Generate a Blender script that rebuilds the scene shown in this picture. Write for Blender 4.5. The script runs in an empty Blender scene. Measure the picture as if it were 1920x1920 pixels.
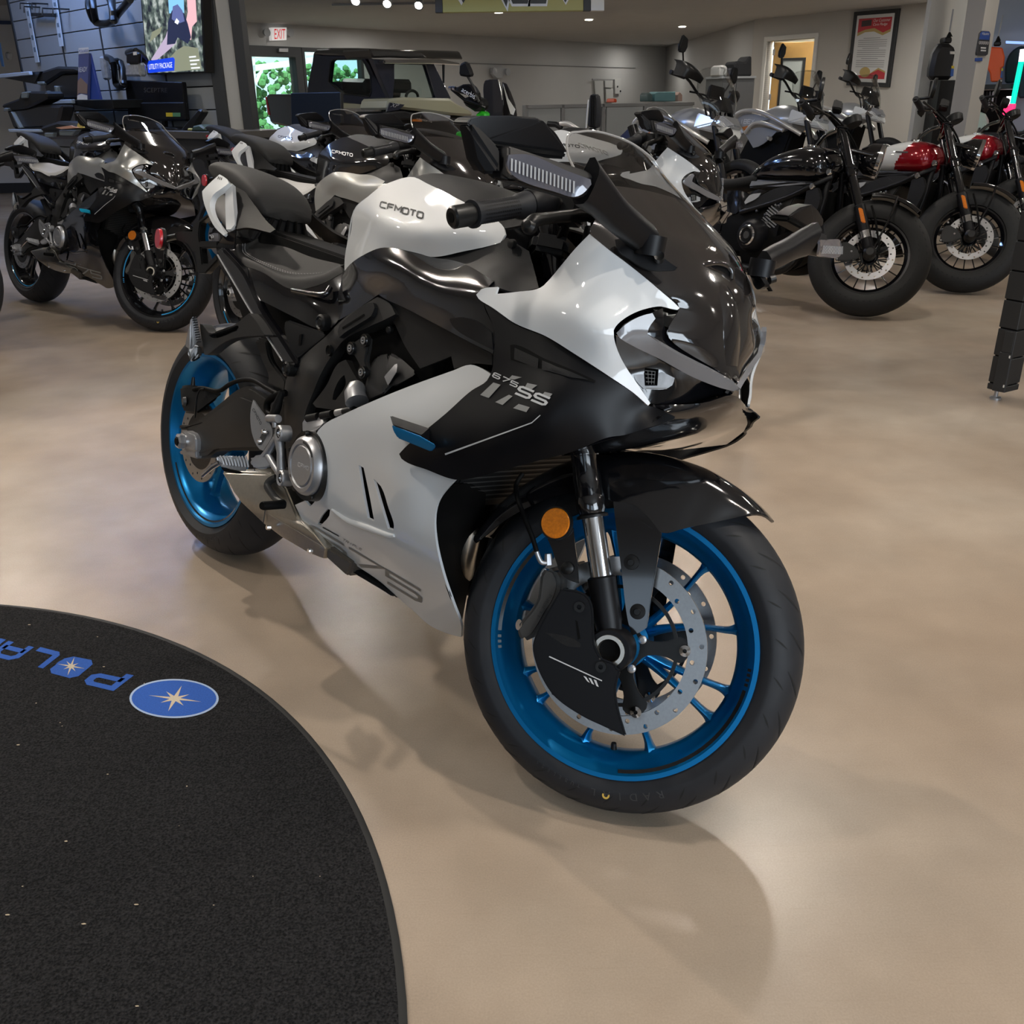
import bpy, bmesh, math, random
import numpy as np
from mathutils import Vector, Matrix, geometry
from mathutils.bvhtree import BVHTree
R = math.radians
random.seed(7)
SC = bpy.context.scene
COL = SC.collection

# ------------------------------------------------------------------ camera model (fitted to the wheels of the near motorcycle)
CF, CPIT, CROL, CH = 1756.02, 0.41356, -0.01511, 1.14942
def cam_axes():
    c, s = math.cos(CPIT), math.sin(CPIT); cr, sr = math.cos(CROL), math.sin(CROL)
    X = np.array([1., 0, 0]); D = np.array([0, -s, -c]); F = np.array([0, c, -s])
    return cr*X - sr*D, sr*X + cr*D, F
CRX, CDN, CFW = cam_axes()
CO = np.array([0, 0, CH])
def ray(px, py): return CFW + CRX*((px-960)/CF) + CDN*((py-960)/CF)
def at_z(px, py, z=0.0):
    d = ray(px, py); return CO + d*((z-CH)/d[2])
def at_y(px, py, Y):
    d = ray(px, py); return CO + d*(Y/d[1])
def on_plane(px, py, p0, n):
    d = ray(px, py); n = np.asarray(n, float); return CO + d*(np.dot(np.asarray(p0)-CO, n)/np.dot(d, n))

# ------------------------------------------------------------------ the near motorcycle's own frame: x forward, y left, z up
def rotm(ax, a):
    return np.array(Matrix.Rotation(a, 3, Vector(ax)))
B_YAW, B_LEAN, B_STEER, B_PITCH = -0.82528, 0.22436, 0.47659, 0.00604
BM = rotm((0, 0, 1), B_YAW) @ rotm((1, 0, 0), -B_LEAN) @ rotm((0, 1, 0), B_PITCH)
BT = np.array([-0.81179, 2.38408, 0.00239])
EPS = R(24.5); WB = 1.4
SU = np.array([-math.sin(EPS), 0, math.cos(EPS)])
AXF = np.array([WB, 0, .3]); AXR = np.array([0, 0, .315])
SP = AXF - (.3*math.sin(EPS)-.1*math.cos(EPS))*np.array([math.cos(EPS), 0, math.sin(EPS)])
SM = rotm(SU, B_STEER)
def set_frame(bx, by, yaw, lean, st, axle, rake, trail_off, bz=0., pitch=0.):
    # switch the tracing helpers to another machine's own frame
    global BM, BT, SU, SP, SM, AXF
    BM = rotm((0, 0, 1), yaw) @ rotm((1, 0, 0), -lean) @ rotm((0, 1, 0), pitch); BT = np.array([bx, by, bz])
    AXF = np.asarray(axle, float); SU = np.array([-math.sin(rake), 0, math.cos(rake)])
    SP = AXF - trail_off*np.array([math.cos(rake), 0, math.sin(rake)]); SM = rotm(SU, st)
def frame_matrix(): return Matrix(np.vstack([np.hstack([BM, BT[:, None]]), [0, 0, 0, 1]]).tolist())
def steer(P): return (np.asarray(P)-SP) @ SM.T + SP
def loc(px, py, y, front=False):
    o = BM.T @ (CO-BT); d = BM.T @ ray(px, py)
    if front:
        o = SM.T @ (o-SP) + SP; d = SM.T @ d
    return o + d*((y-o[1])/d[1])
ZC = {'P': (1, 0, 0), '1': (3.2, 360, 180), '2': (3.2, 860, 180), '3': (3.42857, 1060, 400), '4': (3.5556, 280, 540), '5': (2.909, 540, 540),
      '6': (2.5945, 840, 820), 'A': (7.111, 290, 580), 'B': (7.111, 290, 800), 'C': (4.364, 860, 1100), 'D': (4.364, 1180, 1100),
      'E': (5.3333, 860, 860), 'F': (5.3333, 1180, 860),
      'T': (6.4, 250, 230), '7': (3.5556, 1380, 200), '8': (4, 1180, 100), '9': (9.1444, 1260, 90), 'W': (4, 1440, 0), 'V': (6.4, 1700, 0), 'U': (7.3846, 1500, 180), 'L': (4, 0, 0), 'K': (3.2, 400, 0), 'J': (4.5714, 780, 100), 'I': (8.727, 0, 60), 'H': (4, 1000, 0)}
def Z(k, pts):
    s, ox, oy = ZC[k]
    return [(ox+p[0]/s, oy+p[1]/s) + tuple(p[2:]) for p in pts]

# ------------------------------------------------------------------ materials
MATS = {}
def mat(name, col, rough=.5, metal=0., coat=0., spec=.5, noise=0., nscale=40., bump=0., bscale=200., emit=None, estr=0., alpha=1.):
    if name in MATS: return MATS[name]
    m = bpy.data.materials.new(name); m.use_nodes = True; nt = m.node_tree; b = nt.nodes['Principled BSDF']
    c = (col[0], col[1], col[2], 1)
    b.inputs['Base Color'].default_value = c; b.inputs['Roughness'].default_value = rough; b.inputs['Metallic'].default_value = metal
    b.inputs['Coat Weight'].default_value = coat; b.inputs['Coat Roughness'].default_value = .04; b.inputs['Specular IOR Level'].default_value = spec
    b.inputs['Alpha'].default_value = alpha
    if emit: b.inputs['Emission Color'].default_value = (*emit, 1); b.inputs['Emission Strength'].default_value = estr
    if noise or bump:
        tc = nt.nodes.new('ShaderNodeTexCoord')
    if noise:
        n = nt.nodes.new('ShaderNodeTexNoise'); n.inputs['Scale'].default_value = nscale; n.inputs['Detail'].default_value = 6
        nt.links.new(tc.outputs['Object'], n.inputs['Vector'])
        mx = nt.nodes.new('ShaderNodeMix'); mx.data_type = 'RGBA'
        mx.inputs['A'].default_value = tuple(max(0, v*(1-noise)) for v in col)+(1,); mx.inputs['B'].default_value = tuple(min(1, v*(1+noise)) for v in col)+(1,)
        nt.links.new(n.outputs['Fac'], mx.inputs['Factor']); nt.links.new(mx.outputs['Result'], b.inputs['Base Color'])
    if bump:
        n2 = nt.nodes.new('ShaderNodeTexNoise'); n2.inputs['Scale'].default_value = bscale; n2.inputs['Detail'].default_value = 4
        nt.links.new(tc.outputs['Object'], n2.inputs['Vector'])
        bp = nt.nodes.new('ShaderNodeBump'); bp.inputs['Strength'].default_value = bump; bp.inputs['Distance'].default_value = .002
        nt.links.new(n2.outputs['Fac'], bp.inputs['Height']); nt.links.new(bp.outputs['Normal'], b.inputs['Normal'])
    MATS[name] = m
    return m
def glassmat(name, tint, rough=.02, gl=.12):
    if name in MATS: return MATS[name]
    m = bpy.data.materials.new(name); m.use_nodes = True; nt = m.node_tree; nt.nodes.clear()
    o = nt.nodes.new('ShaderNodeOutputMaterial'); mx = nt.nodes.new('ShaderNodeMixShader')
    t = nt.nodes.new('ShaderNodeBsdfTransparent'); t.inputs[0].default_value = (*tint, 1)
    g = nt.nodes.new('ShaderNodeBsdfGlossy'); g.inputs['Roughness'].default_value = rough; g.inputs[0].default_value = (1, 1, 1, 1)
    f = nt.nodes.new('ShaderNodeFresnel'); f.inputs[0].default_value = 1.35
    mt = nt.nodes.new('ShaderNodeMath'); mt.operation = 'ADD'; mt.inputs[1].default_value = gl*.1; mt.use_clamp = True
    ge = nt.nodes.new('ShaderNodeNewGeometry'); iv = nt.nodes.new('ShaderNodeMath'); iv.operation = 'SUBTRACT'; iv.inputs[0].default_value = 1; nt.links.new(ge.outputs['Backfacing'], iv.inputs[1])
    pr = nt.nodes.new('ShaderNodeMath'); pr.operation = 'MULTIPLY'; nt.links.new(f.outputs[0], mt.inputs[0]); nt.links.new(mt.outputs[0], pr.inputs[0]); nt.links.new(iv.outputs[0], pr.inputs[1]); nt.links.new(pr.outputs[0], mx.inputs[0])
    nt.links.new(t.outputs[0], mx.inputs[1]); nt.links.new(g.outputs[0], mx.inputs[2]); nt.links.new(mx.outputs[0], o.inputs[0])
    MATS[name] = m
    return m

# ------------------------------------------------------------------ object helpers
def tag(o, label=None, cat=None, group=None, kind=None):
    if label: o['label'] = label
    if cat: o['category'] = cat
    if group: o['group'] = group
    if kind: o['kind'] = kind
    return o
def empty(name, loc_=(0, 0, 0), rz=0, label=None, cat=None, group=None):
    o = bpy.data.objects.new(name, None); COL.objects.link(o); o.empty_display_size = .1
    o.location = Vector(loc_); o.rotation_euler = (0, 0, rz)
    return tag(o, label, cat, group)
def link(name, me, m, parent=None, ang=32):
    if m is not None and not me.materials:
        for q in (m if isinstance(m, (list, tuple)) else [m]): me.materials.append(q)
    for p in me.polygons: p.use_smooth = True
    me.set_sharp_from_angle(angle=R(ang))
    o = bpy.data.objects.new(name, me); COL.objects.link(o)
    if parent is not None: o.parent = parent
    return o
def obj(name, bm, m, parent=None, ang=32, recalc=True):
    if recalc: bmesh.ops.recalc_face_normals(bm, faces=bm.faces[:])
    me = bpy.data.meshes.new(name); bm.to_mesh(me); bm.free()
    return link(name, me, m, parent, ang)
def pobj(name, V, F, m, parent=None, ang=32, recalc=False):
    bm = bmesh.new(); vs = [bm.verts.new(tuple(map(float, v))) for v in V]
    for f in F:
        try: bm.faces.new([vs[i] for i in f])
        except ValueError: pass
    return obj(name, bm, m, parent, ang, recalc)
def mirror_copy(o, name=None):
    me = o.data.copy(); n = len(me.vertices); co = np.empty(n*3); me.vertices.foreach_get('co', co); co = co.reshape(-1, 3); co[:, 1] *= -1
    me.vertices.foreach_set('co', co.ravel()); me.flip_normals(); me.update()
    q = bpy.data.objects.new(name or o.name.split('.')[0], me); COL.objects.link(q); q.parent = o.parent
    for k in ('label',):
        if k in o: q[k] = o[k]
    return q
def steer_obj(*os_):
    for o in os_:
        me = o.data; n = len(me.vertices); co = np.empty(n*3); me.vertices.foreach_get('co', co)
        me.vertices.foreach_set('co', steer(co.reshape(-1, 3)).ravel()); me.update()
    return os_[0] if len(os_) == 1 else os_

def subtree(o): return [c for c in COL.objects if c.parent == o]

# ------------------------------------------------------------------ curves & sheets
def smooth_outline(P, closed=True, corner=42, seg=7.0):
    """Hermite through the points; sharp turns stay corners."""
    P = np.asarray(P, float); n = len(P); out = []
    def turn(i):
        a = P[i, :2]-P[(i-1) % n, :2]; b = P[(i+1) % n, :2]-P[i, :2]
        d = np.dot(a, b)/(np.linalg.norm(a)*np.linalg.norm(b)+1e-9)
        return math.degrees(math.acos(max(-1, min(1, d))))
    sm = [turn(i) < corner for i in range(n)]
    if not closed: sm[0] = sm[-1] = False
    for i in range(n if closed else n-1):
        a, b = P[i], P[(i+1) % n]; L = np.linalg.norm(b[:2]-a[:2])
        def tan(j):
            if not sm[j]: return b-a
            p, q, r = P[(j-1) % n], P[j], P[(j+1) % n]
            u = (q-p)/(np.linalg.norm((q-p)[:2])+1e-9); v = (r-q)/(np.linalg.norm((r-q)[:2])+1e-9)
            t = u+v; return t/(np.linalg.norm(t[:2])+1e-9)*L
        t0, t1 = tan(i), tan((i+1) % n); k = max(1, int(L/seg))
        for s in np.arange(k)/k:
            out.append((2*s**3-3*s**2+1)*a+(s**3-2*s**2+s)*t0+(-2*s**3+3*s**2)*b+(s**3-s**2)*t1)
    if not closed: out.append(P[-1])
    return np.array(out)
def inside(poly, pts):
    poly = np.asarray(poly); pts = np.asarray(pts); x, y = pts[:, 0], pts[:, 1]; r = np.zeros(len(pts), bool); n = len(poly); j = n-1
    for i in range(n):
        xi, yi, xj, yj = *poly[i, :2], *poly[j, :2]
        c = ((yi > y) != (yj > y)) & (x < (xj-xi)*(y-yi)/(yj-yi+1e-12)+xi); r ^= c; j = i
    return r
def tri2d(outline, holes=(), step=8.0):
    """triangulate a 2-D outline with holes, with evenly spread inner points."""
    O = np.asarray(outline, float)[:, :2]; V = list(O); E = [(i, (i+1) % len(O)) for i in range(len(O))]
    loops = [O]
    for h in holes:
        h = np.asarray(h, float)[:, :2]; b = len(V); V += list(h); E += [(b+i, b+(i+1) % len(h)) for i in range(len(h))]; loops.append(h)
    if step:
        mn, mx = O.min(0), O.max(0); gx = np.arange(mn[0], mx[0], step); gy = np.arange(mn[1], mx[1], step*.87)
        G = np.array([(x+(step/2 if k % 2 else 0), y) for k, y in enumerate(gy) for x in gx])
        if len(G):
            G = G[inside(O, G)]
            for h in loops[1:]: G = G[~inside(h, G)] if len(G) else G
            A = np.array(V)
            if len(G):
                keep = np.array([np.min(np.hypot(A[:, 0]-g[0], A[:, 1]-g[1])) > step*.55 for g in G]); G = G[keep]
            V += list(G)
    r = geometry.delaunay_2d_cdt([Vector(v) for v in V], E, [], 0, 1e-6)
    VV = np.array([tuple(v) for v in r[0]]); FF = [tuple(f) for f in r[2]]
    C = np.array([VV[list(f)].mean(0) for f in FF]); ok = inside(O, C)
    for h in loops[1:]: ok &= ~inside(h, C)
    FF = [f for f, k in zip(FF, ok) if k]
    used = sorted({i for f in FF for i in f}); mp = {a: b for b, a in enumerate(used)}
    return VV[used], [tuple(mp[i] for i in f) for f in FF]
class TPS:
    def __init__(s, P, v, lam=0.0):
        P = np.asarray(P, float); s.c = P.mean(0); s.k = max(np.ptp(P[:, 0]), np.ptp(P[:, 1]), 1e-6); s.P = (P-s.c)/s.k; n = len(P)
        K = s.U(np.linalg.norm(s.P[:, None]-s.P[None], axis=-1))+lam*np.eye(n); Q = np.hstack([np.ones((n, 1)), s.P])
        A = np.zeros((n+3, n+3)); A[:n, :n] = K; A[:n, n:] = Q; A[n:, :n] = Q.T
        s.w = np.linalg.lstsq(A, np.concatenate([np.asarray(v, float), np.zeros(3)]), rcond=None)[0]
    def U(s, r): return np.where(r > 1e-9, r*r*np.log(np.maximum(r, 1e-9)), 0)
    def __call__(s, X):
        X = (np.asarray(X, float)[:, :2]-s.c)/s.k
        return s.U(np.linalg.norm(X[:, None]-s.P[None], axis=-1)) @ s.w[:-3] + s.w[-3] + X @ s.w[-2:]
def solid(V, F, t, fixdir=None):
    """give a sheet real thickness t (offset against its normals) with rim faces"""
    V = np.asarray(V, float); N = np.zeros_like(V)
    for f in F:
        p = V[list(f)]; n = np.cross(p[1]-p[0], p[2]-p[0])
        for i in f: N[i] += n
    N /= (np.linalg.norm(N, axis=1, keepdims=True)+1e-12)
    if fixdir is not None: N = np.tile(np.asarray(fixdir, float), (len(V), 1))
    n = len(V); F2 = [tuple(f) for f in F]+[tuple(reversed([i+n for i in f])) for f in F]
    cnt = {}
    for f in F:
        for a, b in zip(f, f[1:]+f[:1]): cnt[(a, b)] = cnt.get((a, b), 0)+1
    for (a, b) in cnt:
        if (b, a) not in cnt: F2.append((b, a, a+n, b+n))
    return np.vstack([V, V-N*t]), F2
class Panel: pass
def panel(name, m, pts, parent, inner=(), holes=(), t=.004, step=11., mirror=False, front=False, corner=42, lam=0., ang=30, off=0., depth=None, smooth=True):
    """sheet whose outline is given as (px, py, lateral) on the near bike's side and whose lateral position is a smooth surface through those values"""
    O = np.array([p[:2] for p in pts], float); O = smooth_outline(O, corner=corner) if smooth else O
    ctl = [p for p in list(pts)+list(inner) if len(p) > 2]
    f = depth or TPS([p[:2] for p in ctl], [p[2] for p in ctl], lam)
    hs = [smooth_outline(np.array([h[:2] for h in hh], float), corner=corner) for hh in holes]
    V2, F = tri2d(O, hs, step); y = f(V2)-off
    V = np.array([loc(a[0], a[1], d, front) for a, d in zip(V2, y)])
    p = V[list(F[0])]; nn = sum(np.cross(V[f_[1]]-V[f_[0]], V[f_[2]]-V[f_[0]]) for f_ in F)
    d = BM.T @ ray(*O.mean(0)); d = SM.T @ d if front else d
    if np.dot(nn, d) > 0: F = [tuple(reversed(f_)) for f_ in F]
    if front: V = np.asarray(V)
    V, F = solid(V, F, t) if t else (V, F)
    P = Panel(); P.f = f; P.front = front
    P.o = pobj(name, V, F, m, parent, ang)
    P.objs = [P.o]
    if mirror: P.objs.append(mirror_copy(P.o))
    if front: steer_obj(*P.objs)
    return P
def prism(name, m, pts, y0, y1, parent, bevel=.003, mirror=False, front=False, holes=(), ang=30, corner=42, smooth=True):
    """traced outline at lateral y0 extruded to y1"""
    O = np.array([p[:2] for p in pts], float); O = smooth_outline(O, corner=corner) if smooth else O
    L = np.array([loc(a, b, y0, front) for a, b in O]); hs = []
    for h in holes:
        hh = smooth_outline(np.array([q[:2] for q in h], float), corner=corner); hs.append(np.array([loc(a, b, y0, front)[[0, 2]] for a, b in hh]))
    return slab(name, m, L[:, [0, 2]], y0, y1, parent, bevel, mirror, front, hs, ang)
def slab(name, m, xz, y0, y1, parent, bevel=.003, mirror=False, front=False, holes=(), ang=30):
    """outline in the bike's side plane (x,z), between lateral y0 and y1"""
    xz = np.asarray(xz, float)
    if holes:
        V2, F = tri2d(xz, holes, 0); V = np.stack([V2[:, 0], np.full(len(V2), y0), V2[:, 1]], 1)
        a = sum(np.cross(V[f[1]]-V[f[0]], V[f[2]]-V[f[0]])[1] for f in F)
        if a*(y0-y1) < 0: F = [tuple(reversed(f)) for f in F]
        bm = bmesh.new(); V, F = solid(V, F, abs(y1-y0), (0, math.copysign(1, y0-y1), 0))
        vs = [bm.verts.new(v) for v in V]
        for f in F:
            try: bm.faces.new([vs[i] for i in f])
            except ValueError: pass
    else:
        bm = bmesh.new(); a = [bm.verts.new((x, y0, z)) for x, z in xz]; b = [bm.verts.new((x, y1, z)) for x, z in xz]; n = len(a)
        bm.faces.new(a); bm.faces.new(list(reversed(b)))
        for i in range(n): bm.faces.new((a[(i+1) % n], a[i], b[i], b[(i+1) % n]))
    bmesh.ops.recalc_face_normals(bm, faces=bm.faces[:])
    if bevel:
        es = [e for e in bm.edges if len(e.link_faces) == 2 and e.calc_face_angle(0) > R(40)]
        bmesh.ops.bevel(bm, geom=es, offset=bevel, segments=2, affect='EDGES', clamp_overlap=True)
    o = obj(name, bm, m, parent, ang)
    os_ = [o]+([mirror_copy(o)] if mirror else [])
    if front: steer_obj(*os_)
    return o
def hull(name, m, P, parent, bevel=.006, mirror=False, front=False, seg=2, ang=30):
    bm = bmesh.new()
    for p in P: bm.verts.new(tuple(map(float, p)))
    r = bmesh.ops.convex_hull(bm, input=bm.verts[:])
    bmesh.ops.delete(bm, geom=[v for v in bm.verts if not v.link_faces], context='VERTS')
    bmesh.ops.dissolve_limit(bm, angle_limit=R(4), verts=bm.verts[:], edges=bm.edges[:])
    if bevel:
        bmesh.ops.bevel(bm, geom=[e for e in bm.edges if e.calc_face_angle(0) > R(15)], offset=bevel, segments=seg, affect='EDGES', clamp_overlap=True)
    o = obj(name, bm, m, parent, ang)
    os_ = [o]+([mirror_copy(o)] if mirror else [])
    if front: steer_obj(*os_)
    return o
def hp(pts, front=False): return [loc(*p, front) for p in pts]
def catmull(P, n):
    P = np.asarray(P, float); m = len(P); out = []
    for i in range(m-1):
        a, b, c, d = P[max(i-1, 0)], P[i], P[i+1], P[min(i+2, m-1)]
        for s in np.arange(n)/n:
            out.append(.5*((2*b)+(-a+c)*s+(2*a-5*b+4*c-d)*s*s+(-a+3*b-3*c+d)*s**3))
    out.append(P[-1]); return np.array(out)
def grid(name, m, rows, parent, nu=6, nv=6, t=0., mirror=False, front=False, closed_u=False, flip=False, ang=40, caps=False):
    """smooth sheet through a grid of 3-D control points (rows x columns)"""
    A = np.array(rows, float)
    if nv > 1: A = np.stack([catmull(A[:, j], nv) for j in range(A.shape[1])], 1)
    if nu > 1:
        if closed_u:
            B = []
            for i in range(A.shape[0]):
                q = np.concatenate([A[i, -2:], A[i], A[i, :3]]); c = catmull(q, nu); B.append(c[2*nu:2*nu+A.shape[1]*nu])
            A = np.stack(B, 0)
        else: A = np.stack([catmull(A[i], nu) for i in range(A.shape[0])], 0)
    r, c = A.shape[:2]; V = A.reshape(-1, 3); F = []
    for i in range(r-1):
        for j in range(c if closed_u else c-1):
            q = (i*c+j, i*c+(j+1) % c, (i+1)*c+(j+1) % c, (i+1)*c+j); F.append(q[::-1] if flip else q)
    if caps:
        F.append(tuple(range(c))); F.append(tuple(range((r-1)*c, r*c))[::-1])
    if t: V, F = solid(V, F, t)
    o = pobj(name, V, F, m, parent, ang, recalc=(t == 0 and closed_u))
    os_ = [o]+([mirror_copy(o)] if mirror else [])
    if front: steer_obj(*os_)
    return o
def sym_rows(half):
    """half rows run from the middle (y=0) to the right edge; returns full rows left..right"""
    out = []
    for r in half:
        r = [np.asarray(p, float) for p in r]; out.append([p*np.array([1, -1, 1]) for p in r[::-1]][:-1 if abs(r[0][1]) < 1e-6 else None]+r)
    return out
def tube_bm(bm, path, rad, n=12, caps=True):
    P = [Vector(p) for p in path]; rad = rad if isinstance(rad, (list, tuple, np.ndarray)) else [rad]*len(P); rings = []
    prev = None
    for i, p in enumerate(P):
        d = (P[min(i+1, len(P)-1)]-P[max(i-1, 0)])
        if d.length < 1e-9: d = Vector((0, 0, 1))
        d.normalize()
        if prev is None:
            a = Vector((0, 0, 1)) if abs(d.z) < .9 else Vector((1, 0, 0)); u = d.cross(a).normalized()
        else:
            u = (prev-d*prev.dot(d)).normalized()
        prev = u; v = d.cross(u)
        rings.append([bm.verts.new(p+(u*math.cos(2*math.pi*k/n)+v*math.sin(2*math.pi*k/n))*rad[i]) for k in range(n)])
    for a, b in zip(rings, rings[1:]):
        for k in range(n): bm.faces.new((a[k], a[(k+1) % n], b[(k+1) % n], b[k]))
    if caps: bm.faces.new(rings[0][::-1]); bm.faces.new(rings[-1])
def tube(name, m, path, rad, parent=None, n=12, mirror=False, front=False, smooth=0, ang=40):
    path = [np.asarray(p, float) for p in path]
    if smooth:
        if isinstance(rad, (list, tuple)): rad = list(catmull(np.array(rad)[:, None], smooth)[:, 0])
        path = list(catmull(np.array(path), smooth))
    bm = bmesh.new(); tube_bm(bm, path, rad, n); o = obj(name, bm, m, parent, ang)
    os_ = [o]+([mirror_copy(o)] if mirror else [])
    if front: steer_obj(*os_)
    return o
def lathe(name, m, prof, center, axis=(0, 1, 0), parent=None, n=48, mirror=False, front=False, ang=30, closed=True):
    """prof = (distance along axis, radius) pairs; radius 0 closes"""
    bm = bmesh.new(); ax = Vector(axis).normalized(); a = Vector((0, 0, 1)) if abs(ax.z) < .9 else Vector((1, 0, 0)); u = ax.cross(a).normalized(); v = ax.cross(u); c = Vector(center)
    rings = []
    for h, r in prof:
        if r < 1e-6: rings.append([bm.verts.new(c+ax*h)])
        else: rings.append([bm.verts.new(c+ax*h+(u*math.cos(2*math.pi*k/n)+v*math.sin(2*math.pi*k/n))*r) for k in range(n)])
    for p, q in zip(rings, rings[1:]):
        for k in range(n):
            if len(p) == 1 and len(q) == 1: continue
            if len(p) == 1: bm.faces.new((p[0], q[(k+1) % n], q[k]))
            elif len(q) == 1: bm.faces.new((p[k], p[(k+1) % n], q[0]))
            else: bm.faces.new((p[k], p[(k+1) % n], q[(k+1) % n], q[k]))
    o = obj(name, bm, m, parent, ang)
    os_ = [o]+([mirror_copy(o)] if mirror else [])
    if front: steer_obj(*os_)
    return o
def ringprof(prof): return list(prof)+[prof[0]]
def box_bm(bm, c, s, rot=None, bevel=0.):
    r = bmesh.ops.create_cube(bm, size=1); vs = r['verts']
    for v in vs:
        p = Vector((v.co.x*s[0], v.co.y*s[1], v.co.z*s[2]))
        if rot is not None: p = rot @ p
        v.co = p+Vector(c)
    return vs
def box(name, m, c, s, parent=None, rz=0, bevel=.004, rot=None, ang=30):
    bm = bmesh.new(); box_bm(bm, c, s, rot if rot is not None else (Matrix.Rotation(rz, 3, 'Z') if rz else None))
    if bevel: bmesh.ops.bevel(bm, geom=bm.edges[:], offset=min(bevel, min(s)*.45), segments=2, affect='EDGES')
    return obj(name, bm, m, parent, ang)
# ------------------------------------------------------------------ stroke lettering (square technical capitals) and plain lettering
STK = {'C': [[(1, 1), (.15, 1), (0, .85), (0, .15), (.15, 0), (1, 0)]], 'F': [[(1, 1), (.12, 1), (0, .88), (0, 0)], [(.05, .5), (.85, .5)]],
       'M': [[(0, 0), (0, 1), (.5, .35), (1, 1), (1, 0)]], 'O': [[(.15, 1), (.85, 1), (1, .85), (1, .15), (.85, 0), (.15, 0), (0, .15), (0, .85), (.15, 1)]],
       'T': [[(0, 1), (1, 1)], [(.5, 1), (.5, 0)]], '6': [[(1, 1), (.15, 1), (0, .85), (0, .15), (.15, 0), (.85, 0), (1, .15), (1, .4), (.85, .52), (0, .52)]],
       '7': [[(0, 1), (1, 1), (.3, 0)]], '5': [[(1, 1), (0, 1), (0, .54), (.85, .54), (1, .42), (1, .12), (.85, 0), (0, 0)]],
       'S': [[(1, 1), (.15, 1), (0, .88), (0, .62), (.15, .5), (.85, .5), (1, .38), (1, .12), (.85, 0), (0, 0)]],
       'P': [[(0, 0), (0, 1), (.85, 1), (1, .85), (1, .55), (.85, .42), (0, .42)]], 'L': [[(0, 1), (0, .1), (.1, 0), (1, 0)]],
       'A': [[(0, 0), (0, .8), (.2, 1), (.8, 1), (1, .8), (1, 0)], [(0, .4), (1, .4)]], 'R': [[(0, 0), (0, 1), (.85, 1), (1, .85), (1, .58), (.85, .45), (0, .45)], [(.5, .45), (1, 0)]],
       'I': [[(.5, 0), (.5, 1)]], 'E': [[(1, 1), (0, 1), (0, 0), (1, 0)], [(0, .5), (.85, .5)]], 'N': [[(0, 0), (0, 1), (1, 0), (1, 1)]],
       'G': [[(1, 1), (.15, 1), (0, .85), (0, .15), (.15, 0), (1, 0), (1, .5), (.55, .5)]], 'X': [[(0, 0), (1, 1)], [(0, 1), (1, 0)]], 'D': [[(0, 0), (0, 1), (.8, 1), (1, .8), (1, .2), (.8, 0), (0, 0)]],
       'U': [[(0, 1), (0, .15), (.15, 0), (.85, 0), (1, .15), (1, 1)]], 'B': [[(0, 0), (0, 1), (.9, 1), (1, .9), (1, .6), (.9, .52), (0, .52)], [(.9, .52), (1, .42), (1, .1), (.9, 0), (0, 0)]],
       'V': [[(0, 1), (.5, 0), (1, 1)]], 'K': [[(0, 0), (0, 1)], [(1, 1), (.1, .5), (1, 0)]], 'Y': [[(0, 1), (.5, .5), (1, 1)], [(.5, .5), (.5, 0)]], ' ': []}
def stroke_text(s, w=.2, gap=.32, cw=1.0):
    """list of quads (4x2) in a unit box: x 0..1 over the word, y 0..1"""
    Q = []; x0 = 0
    for ch in s:
        for pl in STK[ch]:
            P = [np.array((x0+p[0]*cw, p[1]), float) for p in pl]; closed = np.allclose(P[0], P[-1]) and len(P) > 3
            n = len(P); off = []
            for i in range(n):
                if closed: a, b, c = P[(i-1) % (n-1)], P[i], P[(i+1) % (n-1)] if i < n-1 else P[1]
                else: a, b, c = P[max(i-1, 0)], P[i], P[min(i+1, n-1)]
                d1 = (b-a) if np.linalg.norm(b-a) > 1e-9 else (c-b); d2 = (c-b) if np.linalg.norm(c-b) > 1e-9 else (b-a)
                d1 = d1/np.linalg.norm(d1); d2 = d2/np.linalg.norm(d2); n1 = np.array((-d1[1], d1[0])); n2 = np.array((-d2[1], d2[0])); mm = n1+n2; mm /= np.linalg.norm(mm)+1e-9
                k = min(1/max(np.dot(mm, n1), .45), 2); off.append(mm*k*w/2)
            for i in range(n-1): Q.append([P[i]+off[i], P[i+1]+off[i+1], P[i+1]-off[i+1], P[i]-off[i]])
        x0 += cw+gap if ch != ' ' else cw*.6
    Q = np.array(Q); Q[..., 0] += w/2; Q[..., 1] = (Q[..., 1]+w/2)/(1+w); Q[..., 0] /= (x0-gap+w)
    return Q
def quadmap(q, uv):
    q = np.asarray(q, float); u, v = uv[..., 0:1], uv[..., 1:2]   # q: bottom-left, bottom-right, top-right, top-left
    return q[0]*(1-u)*(1-v)+q[1]*u*(1-v)+q[2]*u*v+q[3]*(1-u)*v
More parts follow.
